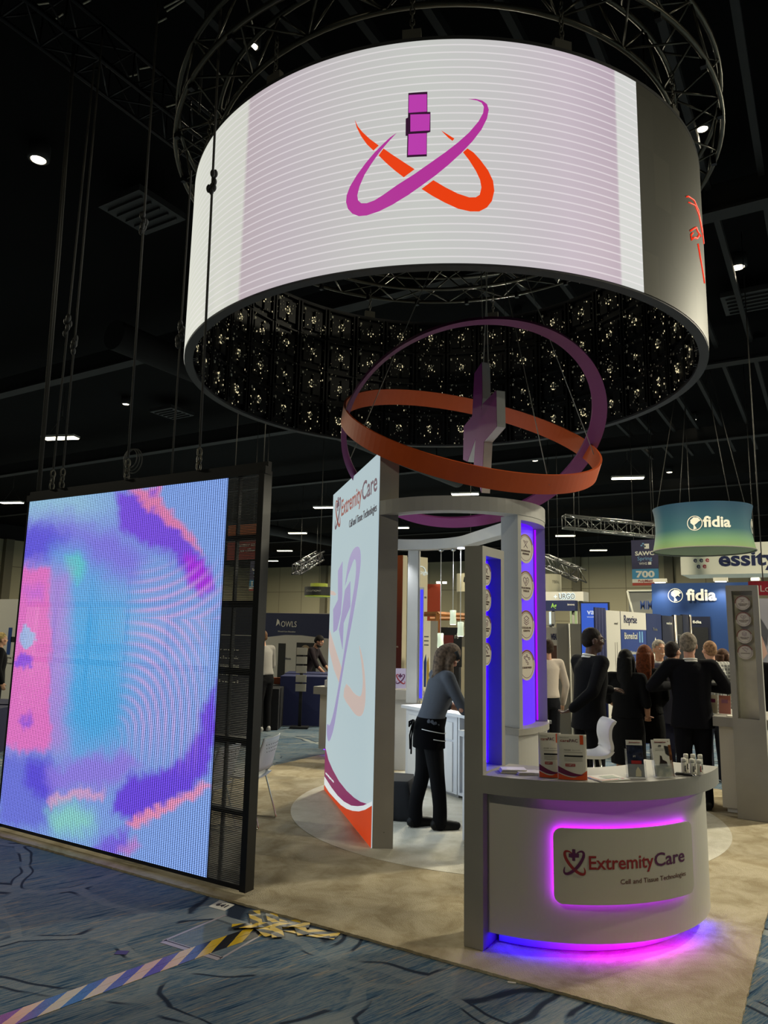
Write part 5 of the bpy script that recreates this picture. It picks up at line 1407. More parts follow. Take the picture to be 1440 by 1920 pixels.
# serving bar inside the pavilion
m_barw = mat('bar_white', (206, 208, 214), 0.45); m_barg = mat('bar_grey', (150, 150, 150), 0.5)
BD = Vector((0.905, -0.425, 0)).normalized(); BN = Vector((0.425, 0.905, 0)).normalized(); B0 = Vector((-4.619, 8.16, 0))
BF = frame(B0, BD, (0, 0, 1)) ; BF = frame(B0, BD, (0, 0, 1))      # x along the front, y up, z towards the viewer
bar = thing('serving_bar', B0 + BD * 0.6, 'white serving bar with drawer, door and open shelf inside the pavilion', 'bar')
MB().box((0.50, 0.48, -0.27), (1.0, 0.84, 0.50), M=BF).obj('cabinet', m_barw, bar)
MB().box((0.50, 0.045, -0.28), (0.96, 0.05, 0.44), M=BF).obj('plinth', m_barg, bar)
MB().box((0.50, 0.74, -0.013), (0.86, 0.19, 0.016), M=BF).obj('drawer', m_white, bar)
MB().box((0.50, 0.35, -0.013), (0.86, 0.54, 0.016), M=BF).obj('door', m_white, bar)
MB().box((0.95, 0.925, -0.26), (1.98, 0.035, 0.58), M=BF).obj('worktop', m_barw, bar)
B = MB(); B.box((1.03, 0.48, -0.27), (0.03, 0.84, 0.50), M=BF).box((1.88, 0.48, -0.27), (0.03, 0.84, 0.50), M=BF).box((1.46, 0.075, -0.27), (0.84, 0.03, 0.50), M=BF).box((1.46, 0.48, -0.51), (0.84, 0.82, 0.02), M=BF)
B.obj('open_shelf', m_barw, bar)
MB().box((0.7, 0.98, -0.47), (1.1, 0.06, 0.16), M=BF).box((0.7, 1.02, -0.47), (1.16, 0.025, 0.22), M=BF).obj('raised_ledge', m_barw, bar)
# narrow white table near the column
tb = thing('white_table', (-2.80, 6.60, ZC), 'narrow white table between the serving bar and the front tower', 'table')
TD = Vector((0.45, 0.89, 0)).normalized(); TF = frame((-2.935, 6.30, ZC), TD, (0, 0, 1))
MB().box((0.25, 0.925, 0.05), (0.56, 0.05, 0.22), M=TF).obj('table_top', m_barw, tb)
for x in (0.03, 0.48):
    MB().box((x, 0.45, -0.01), (0.05, 0.90, 0.05), M=TF).obj('leg', m_barw, tb); MB().box((x, 0.45, 0.12), (0.05, 0.90, 0.05), M=TF).obj('leg', m_barw, tb)

# three pendant lamps under the far beam
m_shade, nt, b, N, L = nodes_mat('pendant_glass')
tc = N.new('ShaderNodeTexCoord'); sep = N.new('ShaderNodeSeparateXYZ')
b.inputs['Base Color'].default_value = lin((150, 158, 138)); b.inputs['Emission Color'].default_value = lin((228, 240, 206)); b.inputs['Emission Strength'].default_value = 0.55
for (px, py, y0, y1, lab) in ((827, 1030, 1187, 1214, 'lowest and leftmost of the three white pendant lamps'), (850, 1029, 1144, 1171, 'highest of the three white pendant lamps'), (864, 1027, 1166, 1193, 'rightmost of the three white pendant lamps, beside the tower')):
    P = at_z(px, py, BZ0); dd = hypot(P.x, P.y)
    zat = lambda y: at_pl(px, y, P, (P.x, P.y, 0)).z
    zt_, zb_ = zat(y0), zat(y1)
    t = thing('pendant_lamp', P, lab, 'lamp', 0, 'pendant lamps under the beam')
    MB().lathe(P, [(0.03, 0.0), (0.035, -0.02), (0.012, -0.035)], 14).obj('ceiling_cup', m_ch, t)
    MB().tube([P + Vector((0, 0, -0.03)), Vector((P.x, P.y, zt_))], 0.004, 6).obj('cord', mat('cord_white', (200, 200, 195), 0.5), t)
    Q = Vector((P.x, P.y, zb_)); h = zt_ - zb_
    MB().lathe(Q, [(0.040, 0.0), (0.042, 0.01), (0.037, h * 0.55), (0.040, h * 0.97), (0.030, h)], 20).obj('glass_shade', m_shade, t)
    MB().lathe(Q, [(0.034, -0.003), (0.034, 0.0), (0.01, 0.002)], 16).obj('bulb', emit('pendant_bulb', (255, 252, 235), 6.0), t)
    spot('pendant_beam', Q + Vector((0, 0, -0.02)), 10, (1.0, 0.98, 0.9), (0, 0, -1), 130, 0.8, 0.04)

# black draped box at the foot of the panel post
def drape(c, sx, sy, h, rz, label):
    B = MB(); n = 64; rows = []
    R = Matrix.Translation(c) @ Matrix.Rotation(rz, 4, 'Z')
    for lev in range(9):
        v = lev / 8; row = []
        for k in range(n):
            a = 2 * pi * k / n; ca, sa = cos(a), sin(a)
            m_ = max(abs(ca), abs(sa)); q = 0.94 * 1 / m_ * 0.72 + 0.28
            fold = 1 + (v ** 1.3) * (0.10 * sin(9 * a + 0.7) + 0.06 * sin(17 * a)) + 0.22 * v * abs(sin(2 * a)) ** 4
            row.append(B.bm.verts.new(R @ Vector((sx / 2 * ca * q * fold, sy / 2 * sa * q * fold, h * (1 - v) + 0.001))))
        rows.append(row)
    for a, c2 in zip(rows, rows[1:]):
        for k in range(n):
            f = B.bm.faces.new((a[k], a[(k + 1) % n], c2[(k + 1) % n], c2[k])); f.smooth = True
    B.bm.faces.new(rows[0][::-1]); B.bm.faces.new(rows[-1])
    return tag(B.obj('draped_box', mat('black_cloth', (13, 13, 17), 0.9), base=Vector(c)), label, 'draped box')
drape(Vector((-3.955, 6.69, ZC)), 0.50, 0.46, 0.37, radians(20), 'low box under a black cloth, beside the post of the tall panel')

# things on the serving bar: bottles, syrup bottles, dry plant, small sign on the counter behind
def bar_pt(x, z_): return BF @ Vector((x, 0.943, z_))
m_bg = mat('bottle_dark', (40, 34, 28), 0.15); m_by = mat('bottle_amber', (176, 142, 60), 0.15)
for k, (x, zz, h, m, lab) in enumerate(((1.10, -0.20, 0.26, m_bg, 'tall dark bottle on the serving bar beside the woman'), (1.18, -0.26, 0.27, m_bg, 'second tall dark bottle on the serving bar'), (1.27, -0.18, 0.24, m_by, 'amber bottle on the serving bar'),
                                       (1.36, -0.28, 0.27, m_bg, 'dark bottle nearest the tower on the serving bar'), (1.45, -0.2, 0.26, m_by, 'amber bottle behind the tower on the serving bar'))):
    p = bar_pt(x, zz); t = thing('syrup_bottle', p, lab, 'bottle', 0, 'bottles on the serving bar')
    MB().lathe(p, [(0.032, 0), (0.034, 0.01), (0.034, h * 0.55), (0.013, h * 0.72), (0.012, h * 0.86)], 16).obj('glass', m, t)
    MB().lathe(p, [(0.014, h * 0.86), (0.014, h * 0.92), (0.005, h * 0.94), (0.005, h)], 12).obj('pump', m_bk, t)
    MB().lathe(p, [(0.0348, h * 0.15), (0.0348, h * 0.45)], 16).obj('paper_label', m_paper, t)
t = thing('dry_plant', bar_pt(1.40, -0.42), 'spiky dry plant in a pot behind the bar, above the bottles', 'plant')
q = bar_pt(1.40, -0.42); rn = random.Random(5)
MB().lathe(q, [(0.05, 0), (0.07, 0.12), (0.06, 0.125)], 16).obj('pot', mat('pot_dark', (52, 44, 38), 0.6), t)
B = MB()
for k in range(60):
    a = rn.uniform(0, 2 * pi); l = rn.uniform(0.12, 0.26); e = rn.uniform(0.1, 1.0); z0_ = rn.uniform(0.12, 0.42)
    s = q + Vector((0, 0, z0_)); d = Vector((cos(a) * e, sin(a) * e, 0.8)).normalized()
    B.tube([s, s + d * l * 0.6, s + d * l + Vector((0, 0, -0.05 * e))], [0.006, 0.009, 0.001], 5)
B.tube([q + Vector((0, 0, 0.1)), q + Vector((0, 0, 0.45))], 0.012, 6)
B.obj('leaves', mat('dry_leaf', (120, 104, 66), 0.7, var=0.3, scale=30), t)
dcup = at_d(868, 1281, 7.75)
# small sign card on the counter behind the post
p = at_d(751, 1272, 10.0); t = thing('sign_card', p + Vector((0, 0, -0.13)), 'small lilac sign card with the heart emblem, left of the slim post', 'sign card')
SM = frame(p, RGT.xy.to_3d(), (0, 0, 1))
MB().box((0, 0, 0), (0.15, 0.27, 0.004), M=SM).obj('card', mat('card_lilac', (190, 178, 206), 0.5), t)
MB().box((0, -0.14, -0.02), (0.12, 0.012, 0.08), M=SM).obj('stand', m_acr, t)
B1, B2 = MB(), MB(); heart_logo(B1, B2, SM @ Matrix.Translation((0, 0.0, 0.003)), 0.13); B1.obj('emblem_red', m_redp, t); B2.obj('emblem_plum', m_plum, t)
rb2 = thing('rear_left_counter', (p.x, p.y, ZC), 'grey and white counter behind the slim post carrying the sign card', 'counter')
q = Vector((p.x, p.y, 0)); RZ = atan2(RGT.y, RGT.x)
R2 = Matrix.Translation(q) @ Matrix.Rotation(RZ, 4, 'Z'); zc_ = p.z - 0.148
MB().box((-0.05, 0.1, zc_ - 0.06), (0.75, 0.5, 0.12), M=R2).obj('counter_top', m_grey, rb2)
MB().box((-0.05, 0.12, (zc_ - 0.12 + ZC) / 2), (0.65, 0.4, zc_ - 0.12 - ZC), M=R2).obj('body', m_grey_l, rb2)
# cartons and papers on the left counter
for k, (dx, lab) in enumerate(((-0.10, 'white tube rack on the left counter, left one'), (0.04, 'white tube rack on the left counter, right one'))):
    c = Vector((-6.30 + dx * 1.5, 9.22 + dx, CT - 0.003)); t = thing('tube_rack', c, lab, 'rack', 0, 'tube racks on the left counter')
    MB().box(c + Vector((0, 0, 0.05)), (0.13, 0.09, 0.10)).obj('tray', m_white, t)
    for q_ in range(4): MB().lathe(c + Vector((-0.045 + 0.03 * q_, 0, 0.10)), [(0.010, 0), (0.010, 0.04), (0.007, 0.05)], 10).obj('tube', m_paper, t)

# things on the rear counter
for k, (px, py, w, h, c, lab) in enumerate(((1336, 1312, 0.10, 0.20, (190, 180, 160), 'white leaflet in a stand behind the navy suit, on the rear counter'), (1358, 1313, 0.13, 0.20, (150, 90, 80), 'brown and white leaflet in a stand beside the rear tower'))):
    p = at_pl(px, py, (0, 9.15, 0), (0, 1, 0)); p.z = CT + 0.001
    t = thing('leaflet_stand', p, lab, 'leaflet stand', 0, 'leaflet stands on the rear counter')
    M = Matrix.Translation(p) @ Matrix.Rotation(radians(-14), 4, 'X')
    MB().box((0, 0.01, h / 2 + 0.004), (w, 0.004, h), M=M).obj('back_sheet', m_acr, t)
    MB().box((0, 0, h / 2 + 0.004), (w * 0.92, 0.008, h), M=M).obj('leaflet', mat('leaflet_%d' % k, c, 0.5), t)
    MB().box((0, -0.006, h * 0.7), (w * 0.5, 0.002, h * 0.2), M=M).obj('printed_block', m_plp, t)
p = Vector((-0.80, 8.95, CT + 0.001)); 
tag(MB().box(p + Vector((-0.14, 0.02, 0.004)), (0.2, 0.13, 0.008), radians(10)).obj('paper_pad', m_paper), 'white paper pad lying on the rear counter beside the tower', 'paper')

# ================================================================== FLOOR MARKINGS
m_haz, nt, b, N, L = nodes_mat('hazard_tape')
uv = N.new('ShaderNodeUVMap'); sep = N.new('ShaderNodeSeparateXYZ'); L.new(uv.outputs['UV'], sep.inputs[0])
ad = N.new('ShaderNodeMath'); ad.operation = 'ADD'; L.new(sep.outputs['X'], ad.inputs[0]); L.new(sep.outputs['Y'], ad.inputs[1])
fr_ = N.new('ShaderNodeMath'); fr_.operation = 'FRACT'; L.new(ad.outputs[0], fr_.inputs[0])
r = ramp(N, [(0.0, (206, 170, 30)), (0.5, (20, 20, 20))], 'CONSTANT'); L.new(fr_.outputs[0], r.inputs['Fac']); L.new(r.outputs['Color'], b.inputs['Base Color'])
b.inputs['Roughness'].default_value = 0.24; b.inputs['IOR'].default_value = 2.7
m_haz2 = m_haz.copy(); m_haz2.name = 'hazard_tape_matt'; m_haz2.node_tree.nodes['Principled BSDF'].inputs['IOR'].default_value = 1.5; m_haz2.node_tree.nodes['Principled BSDF'].inputs['Roughness'].default_value = 0.4
def tape(pts, w, label, z=0.0025, per=0.15, wig=0.0, seed=1, slant=1.5, v0=0.0):
    B = MB(); uvl = B.bm.loops.layers.uv.new('UVMap'); rnd = random.Random(seed)
    P = [Vector((x, y, 0)) for x, y in pts]; Q = []
    for a, c in zip(P, P[1:]):
        n = max(1, int((c - a).length / 0.04)); Q += [a.lerp(c, k / n) for k in range(n)]
    Q.append(P[-1]); s = 0; rows = []
    for i, q in enumerate(Q):
        t_ = (Q[min(i + 1, len(Q) - 1)] - Q[max(i - 1, 0)]).normalized(); nn = Vector((-t_.y, t_.x, 0))
        if i: s += (q - Q[i - 1]).length
        zz = z + rnd.uniform(0, wig)
        rows.append((q + nn * w / 2 + Vector((0, 0, zz)), q - nn * w / 2 + Vector((0, 0, z + rnd.uniform(0, wig))), s))
    V = [[B.bm.verts.new(p) for p in r_[:2]] + [B.bm.verts.new(Vector((p.x, p.y, p.z - 0.0015))) for p in r_[:2]] for r_ in rows]
    for i in range(len(rows) - 1):
        for (a, c) in ((0, 1), (3, 2), (2, 0), (1, 3)):
            f = B.bm.faces.new((V[i][a], V[i][c], V[i + 1][c], V[i + 1][a]))
            for lp, (k, sd) in zip(f.loops, ((i, a), (i, c), (i + 1, c), (i + 1, a))):
                lp[uvl].uv = (rows[k][2] / per, v0 + (0.0 if sd in (0, 2) else w / per * slant))
    return tag(B.obj('hazard_tape', m_haz2 if wig else m_haz), label, 'tape', 'strips of hazard tape')
tape([(-3.60, 1.80), (-3.505, 2.35), (-3.285, 3.50), (-3.20, 3.88)], 0.068, 'long yellow and black tape strip across the aisle carpet, outer lane', per=0.22)
tape([(-3.53, 1.80), (-3.435, 2.35), (-3.215, 3.49), (-3.13, 3.84)], 0.068, 'long yellow and black tape strip across the aisle carpet, inner lane', per=0.22, v0=0.55)
tape([(-3.40, 4.02), (-3.24, 3.86), (-3.06, 3.78)], 0.075, 'short tape piece crossing the end of the long strips', z=0.0055, wig=0.006, seed=2)
tape([(-3.28, 4.05), (-3.12, 3.90), (-3.0, 3.78)], 0.075, 'second short tape piece beside the beige carpet edge', z=0.0075, wig=0.006, seed=3)
tape([(-3.10, 4.045), (-2.98, 3.97), (-2.90, 3.90)], 0.07, 'third short tape piece beside the beige carpet edge', z=0.0055, wig=0.006, seed=4)
tape([(-3.34, 3.74), (-3.12, 3.93), (-2.95, 4.03)], 0.07, 'tape piece running from the long strips to the carpet edge', z=0.0095, wig=0.006, seed=5)
tape([(-3.18, 3.98), (-2.95, 3.97), (-2.72, 4.015)], 0.07, 'upper tape strip along the beige carpet edge', z=0.004, wig=0.004, seed=6)
tape([(-3.10, 3.91), (-2.90, 3.93), (-2.72, 3.985)], 0.06, 'lower tape strip along the beige carpet edge', z=0.0035, wig=0.003, seed=7)
# clear floor box cover outlined with pale tape
fb = thing('floor_box_cover', (-3.33, 3.62, 0), 'square floor cover outlined with pale lilac tape, crossed by the hazard tape', 'floor cover')
m_pale = mat('pale_tape', (158, 150, 156), 0.3); m_cov = glass('clear_film', (150, 160, 165), 0.18)
cs = [(-3.548, 3.372), (-3.099, 3.387), (-3.124, 3.80), (-3.52, 3.88)]
MB().prism(cs, 0.0002, 0.0008).obj('film', m_cov, fb)
def strip(a, c, w=0.02, z=0.0012):
    a = Vector((*a, z)); c = Vector((*c, z)); d = (c - a).normalized(); n_ = Vector((-d.y, d.x, 0)) * w / 2
    return [(p.x, p.y) for p in (a + n_, a - n_, c - n_, c + n_)]
for a, c, w in ((cs[0], cs[1], 0.05), (cs[1], cs[2], 0.016), (cs[0], cs[3], 0.018)):
    MB().prism(strip(a, c, w), 0.0009, 0.0016).obj('tape_edge', m_pale, fb)
MB().prism(strip((-3.54, 3.385), (-3.11, 3.40), 0.008), 0.0017, 0.002).obj('dark_gap', mat('gap_dark', (30, 30, 34), 0.6), fb)
t = thing('floor_label', (-3.657, 3.986, 0), 'white paper label reading 641 on the floor beside the beige carpet', 'label')
MB().prism([(-3.718, 3.922), (-3.577, 3.927), (-3.594, 4.043), (-3.739, 4.051)], 0.0008, 0.0016).obj('paper', m_paper, t)
MB().text('641', frame((-3.655, 3.965, 0.0017), (1, 0.05, 0), (-0.05, 1, 0)), 0.045, 'C', bold=0.01).obj('number', m_ink, t)
tag(MB().box((-3.62, 3.13, 0.0015), (0.07, 0.05, 0.002), radians(30)).obj('tape_scrap', mat('scrap_dark', (56, 44, 70), 0.4)), 'small dark tape scrap on the aisle carpet left of the tape strip', 'tape scrap')
tag(MB().box((-1.60, 4.04, 0.004), (0.045, 0.012, 0.006), radians(20)).obj('paper_scrap', m_paper), 'tiny white scrap at the carpet edge in front of the counter', 'scrap')
# ================================================================== PEOPLE
def V3(*a): return Vector(a)
m_eye = mat('eye_white', (225, 222, 215), 0.3); m_iris = mat('iris_dark', (30, 22, 18), 0.2)
def limb(B, pts, rs, n=12):
    P = catmull(pts, 5) if len(pts) > 2 else [Vector(p) for p in pts]
    k = 5 if len(pts) > 2 else 1; R = []
    for i in range(len(pts) - 1):
        for j in range(k): R.append(rs[i] + (rs[i + 1] - rs[i]) * j / k)
    R.append(rs[-1]); B.tube(P, R, n)
    B.ball(pts[0], rs[0] * 0.98, u=12, v=8); B.ball(pts[-1], rs[-1] * 0.98, u=12, v=8)
def person(loc, fdir, label, h=1.75, skin=(196, 150, 120), hair=None, hair_style='short', top=(30, 30, 36), top_kind='jacket', legs=(22, 22, 26), legs_kind='trousers',
           shoe=(8, 8, 9), lean=0.0, head_turn=0.0, head_pitch=0.0, arms=None, build=1.0, stance=0.10, stride=0.0, collar=None, hem=None, voxel=0.012, sleeve='long',
           shoe_kind='shoe', glasses=False, beard=None, fine=True, group=None, top_var=0.0, smile=False, female=False, apron=None, top_mat=None):
    s = h / 1.75; loc = Vector(loc); rz = fdir - pi / 2; W = build
    fl = lambda v: V3(v[0] * s, v[1] * s, v[2] * s)
    hipz = 0.93
    Lm = Matrix.Translation((0, 0, hipz)) @ Matrix.Rotation(-lean, 4, 'X') @ Matrix.Translation((0, 0, -hipz))
    up = lambda x, y, z: fl(Lm @ V3(x, y, z))
    sh = 0.185 * W * (0.90 if female else 1.0)
    A = arms or {}
    hand_l = A.get('wl', (-0.27, 0.06, 0.86)); hand_r = A.get('wr', (0.27, 0.06, 0.86))
    elb_l = A.get('el', (-0.27, -0.03, 1.13)); elb_r = A.get('er', (0.27, -0.03, 1.13))
    J = {'l': (up(-sh, -0.01, 1.43), fl(elb_l), fl(hand_l)), 'r': (up(sh, -0.01, 1.43), fl(elb_r), fl(hand_r))}
    feet = {'l': V3(-stance, -stride, 0), 'r': V3(stance, stride, 0)}
    neck = up(0, 0.0, 1.47); hc = Lm @ V3(0, 0.02, 1.635)
    HM = Matrix.Translation(fl(hc)) @ Matrix.Rotation(-lean * 0.55 - head_pitch, 4, 'X') @ Matrix.Rotation(head_turn, 4, 'Z') @ Matrix.Scale(s * 1.0, 4)
    Hh = lambda x, y, z: HM @ V3(x, y, z)
    m_skin = mat('skin_%d_%d_%d' % skin, skin, 0.55, var=0.05, scale=14)
    # ---- body: one continuous surface
    B = MB()
    hs = lambda c, r, **k: B.ball((0, 0, 0), (1, 1, 1), M=HM @ Matrix.Translation(c) @ Matrix.Diagonal((*r, 1)), **k)
    hs((0, -0.008, 0.025), (0.076, 0.096, 0.098), u=20, v=14)          # skull
    hs((0, 0.022, -0.045), (0.060, 0.070, 0.075), u=16, v=12)          # jaw
    hs((0, 0.062, -0.085), (0.028, 0.026, 0.024))                      # chin
    hs((0, 0.097, -0.018), (0.012, 0.018, 0.022)); hs((0, 0.086, 0.012), (0.009, 0.014, 0.026))   # nose
    hs((0, 0.080, 0.034), (0.052, 0.018, 0.014))                       # brow
    hs((0, 0.084, -0.052), (0.024, 0.012, 0.008)); hs((0, 0.082, -0.064), (0.020, 0.012, 0.007))  # lips
    for q in (-1, 1):
        hs((q * 0.078, -0.005, -0.008), (0.010, 0.022, 0.034))         # ears
        hs((q * 0.042, 0.062, -0.015), (0.026, 0.024, 0.022))          # cheeks
    limb(B, [up(0, -0.012, 1.40), neck, Hh(0, -0.012, -0.06)], [0.066 * s, 0.056 * s * (0.9 if female else 1), 0.054 * s])
    sec = lambda z, rx, ry, y=0.0: (up(0, y, z), (Lm.to_3x3() @ V3(1, 0, 0)) * rx * s * W, (Lm.to_3x3() @ V3(0, 1, 0)) * ry * s)
    B.loft([sec(0.90, 0.14, 0.10), sec(1.05, 0.125, 0.095), sec(1.25, 0.14, 0.10, 0.01), sec(1.38, 0.15, 0.09), sec(1.45, 0.09, 0.07)], 18)
    for sd, sg in (('l', -1), ('r', 1)):
        f = feet[sd]
        limb(B, [fl(V3(sg * 0.09, 0, 0.92)), fl(V3(f.x, f.y * 0.45 + 0.01, 0.50)), fl(V3(f.x, f.y - 0.01, 0.09))], [0.078 * s, 0.052 * s, 0.036 * s])
        limb(B, [fl(V3(f.x, f.y * 0.7 - 0.015, 0.36)), fl(V3(f.x, f.y * 0.8 - 0.015, 0.28))], [0.050 * s, 0.046 * s])
        limb(B, [fl(V3(f.x, f.y - 0.02, 0.045)), fl(V3(f.x * 1.08, f.y + 0.12, 0.035))], [0.035 * s, 0.030 * s])
        S, E, Wr = J[sd]
        limb(B, [S, S.lerp(E, 0.5), E], [0.050 * s, 0.044 * s, 0.038 * s]); limb(B, [E, E.lerp(Wr, 0.35), Wr], [0.038 * s, 0.038 * s, 0.026 * s])
        # hand: palm, four fingers of unequal length with a bend, thumb from the side
        d = (Wr - E).normalized()
        hd = A.get('h' + sd); d2 = Vector(hd).normalized() if hd else d
        side = d2.cross(V3(0, 0, 1)); side = side.normalized() if side.length > 0.2 else V3(0, 1, 0) if abs(d2.z) > 0.9 else V3(1, 0, 0)
        if abs(d2.z) > 0.7: side = V3(0, 1, 0.0)
        nrm = d2.cross(side).normalized(); inward = nrm * (1 if nrm.x * -sg > 0 else -1)
        palm = Wr + d2 * 0.045 * s
        Mp = frame(palm, side, inward)
        B.ball((0, 0, 0), (1, 1, 1), M=Mp @ Matrix.Diagonal((0.040 * s, 0.016 * s, 0.050 * s, 1)))
        curl = A.get('curl', 0.5)
        for k, (o, l) in enumerate(((-0.030, 0.068), (-0.010, 0.080), (0.010, 0.076), (0.029, 0.060))):
            p0 = palm + d2 * 0.036 * s + side * o * s; p1 = p0 + (d2 + inward * curl * 0.5).normalized() * l * 0.5 * s; p2 = p1 + (d2 * 0.8 + inward * curl * 1.4).normalized() * l * 0.45 * s
            limb(B, [p0, p1, p2], [0.0098 * s, 0.009 * s, 0.0078 * s], 8)
        t0 = palm + side * 0.036 * s - d2 * 0.02 * s
        limb(B, [t0, t0 + (side * 0.7 + d2 * 0.6 + inward * 0.3).normalized() * 0.030 * s, t0 + (side * 0.55 + d2 + inward * 0.55).normalized() * 0.058 * s], [0.0125 * s, 0.0105 * s, 0.0088 * s], 8)
    B.remesh((0.0075 if fine else 0.011) * s, 2)
    body = B.obj('person', m_skin, base=(0, 0, 0))
    tag(body, label, 'person', group)
    def kid(B, name, m, vox=None, sm=4):
        if vox: B.remesh(vox, sm)
        o = B.obj(name, m, None, base=(0, 0, 0)); o.parent = body; return o
    # ---- eyes and glasses
    B = MB()
    for q in (-1, 1): B.ball((0, 0, 0), (1, 1, 1), M=HM @ Matrix.Translation((q * 0.031, 0.079, 0.012)) @ Matrix.Diagonal((0.0125, 0.0125, 0.0095, 1)))
    e_ = kid(B, 'eyes', m_eye)
    B = MB()
    for q in (-1, 1): B.ball((0, 0, 0), (1, 1, 1), M=HM @ Matrix.Translation((q * 0.031, 0.0885, 0.012)) @ Matrix.Diagonal((0.0055, 0.004, 0.0055, 1)))
    kid(B, 'irises', m_iris)
    if smile:
        B = MB(); B.tube([Hh(-0.026, 0.084, -0.050), Hh(-0.012, 0.0945, -0.058), Hh(0.012, 0.0945, -0.058), Hh(0.026, 0.084, -0.050)], 0.004 * s, 6); kid(B, 'smile', mat('teeth', (220, 214, 200), 0.4))
    if glasses:
        B = MB()
        for q in (-1, 1):
            B.tube([Hh(q * 0.034 + 0.024 * cos(w), 0.103, 0.012 + 0.018 * sin(w)) for w in [2 * pi * j / 14 for j in range(14)]], 0.0028 * s, 6, closed=True)
            B.tube([Hh(q * 0.057, 0.101, 0.016), Hh(q * 0.080, 0.05, 0.016), Hh(q * 0.086, -0.01, 0.012)], 0.0026 * s, 6)
        B.tube([Hh(-0.011, 0.104, 0.015), Hh(0.011, 0.104, 0.015)], 0.0028 * s, 6)
        kid(B, 'glasses', mat('glasses_dark', (28, 26, 26), 0.25))
    # ---- hair
    if hair:
        B = MB(); hb = lambda c, r, **k: B.ball((0, 0, 0), (1, 1, 1), M=HM @ Matrix.Translation(c) @ Matrix.Diagonal((*r, 1)), **k)
        if hair_style in ('short', 'crop'):
            g = 0.004 if hair_style == 'crop' else 0.010
            hb((0, -0.016, 0.036), (0.077 + g, 0.094 + g, 0.092 + g), u=20, v=14)
            hb((0, -0.045, -0.01), (0.069 + g, 0.062 + g, 0.062), u=16, v=12)
        else:
            hb((0, -0.014, 0.034), (0.088, 0.104, 0.104), u=20, v=14)
            ln = {'bob': 0.20, 'shoulder': 0.30, 'long': 0.44}[hair_style]; rows = []
            # a fall of hair behind and beside the neck, hanging straight down from the skull
            base_ = HM @ (V3(0, -0.055, 0.03) if not lean else V3(0, -0.03, 0.0)); fwd = (HM.to_3x3() @ V3(0, 1, 0)); fwd.z = 0; fwd.normalize(); sdv = V3(fwd.y, -fwd.x, 0)
            secs = []
            for k in range(7):
                t = k / 6; c = base_ + V3(0, 0, -ln * t * s) - fwd * (0.012 + (0.035 if not lean else -0.03) * t) * s
                secs.append((c, sdv * (0.086 + 0.012 * sin(pi * t) - 0.02 * t * t) * s, fwd * (0.062 - 0.022 * t) * s))
            B.loft(secs, 18)
            if lean: limb(B, [HM @ V3(0, -0.06, 0.03), HM @ V3(0, -0.075, -0.05), up(0, -0.05, 1.46), up(0.0, -0.075, 1.40)], [0.070 * s, 0.072 * s, 0.070 * s, 0.040 * s])
            for q in (-1, 1):
                limb(B, [HM @ V3(q * 0.072, 0.01, 0.03), HM @ V3(q * 0.078, 0.005, -0.05), (HM @ V3(q * 0.070, -0.01, -0.06)) + V3(0, 0, -0.55 * ln * s)], [0.030 * s, 0.034 * s, 0.022 * s])
        B.remesh(0.0085 * s, 3)
        # cut the hairline free of the face
        inv = HM.inverted(); kill = []
        for f in B.bm.faces:
            c = inv @ f.calc_center_median()
            if lean and hair_style not in ('short', 'crop'):
                if c.y > 0.085 and abs(c.x) < 0.055 and c.z < 0.05: kill.append(f)
            elif c.y > (0.030 if c.z < 0.055 else 0.062 + (0.1 - c.z) * 0.2) and c.z < 0.085 and abs(c.x) < 0.085 and c.z > -0.10: kill.append(f)
            elif hair_style in ('short', 'crop') and c.y > -0.012 and c.z < 0.018 and abs(c.x) > 0.05: kill.append(f)
        bmesh.ops.delete(B.bm, geom=kill, context='FACES')
        m_h, = [mat('hair_%d_%d_%d' % hair, hair, 0.7, var=0.28, scale=38, bump=0.5, spec=0.15)]
        kid(B, 'hair', m_h)
    if beard:
        B = MB()
        B.ball((0, 0, 0), (1, 1, 1), M=HM @ Matrix.Translation((0, 0.030, -0.072)) @ Matrix.Diagonal((0.062, 0.068, 0.048, 1)))
        kid(B, 'beard', mat('hair_%d_%d_%d' % beard, beard, 0.6))
    # ---- trousers or skirt
    m_leg = mat('cloth_%d_%d_%d' % legs, legs, 0.9, bump=0.25, scale=30, spec=0.15)
    if legs_kind == 'trousers':
        B = MB()
        B.loft([(fl(V3(0, 0, 0.82)), V3(0.150 * W * s, 0, 0), V3(0, 0.118 * s, 0)), (fl(V3(0, 0, 0.93)), V3(0.162 * W * s, 0, 0), V3(0, 0.122 * s, 0)), (up(0, 0, 1.04), V3(0.150 * W * s, 0, 0), V3(0, 0.112 * s, 0))], 20)
        for sd, sg in (('l', -1), ('r', 1)):
            f = feet[sd]
            limb(B, [fl(V3(sg * 0.085, 0, 0.88)), fl(V3(f.x * 0.98, f.y * 0.45 + 0.012, 0.50)), fl(V3(f.x, f.y - 0.005, 0.22)), fl(V3(f.x, f.y - 0.005, 0.055))], [0.098 * s * W, 0.076 * s, 0.068 * s, 0.070 * s], 14)
        kid(B, 'trousers', m_leg, voxel * s)
    elif legs_kind == 'skirt':
        B = MB(); hz = hem or 0.55
        B.loft([(fl(V3(0, 0, hz)), V3(0.185 * W * s, 0, 0), V3(0, 0.14 * s, 0)), (fl(V3(0, 0, 0.80)), V3(0.185 * W * s, 0, 0), V3(0, 0.135 * s, 0)), (fl(V3(0, 0, 0.93)), V3(0.172 * W * s, 0, 0), V3(0, 0.125 * s, 0)), (up(0, 0, 1.08), V3(0.138 * W * s, 0, 0), V3(0, 0.108 * s, 0))], 22)
        kid(B, 'skirt', m_leg, voxel * s)
    # ---- upper garment
    m_top = top_mat or mat('cloth_%d_%d_%d' % top, top, 0.9, bump=0.25, scale=26, spec=0.15)
    B = MB()
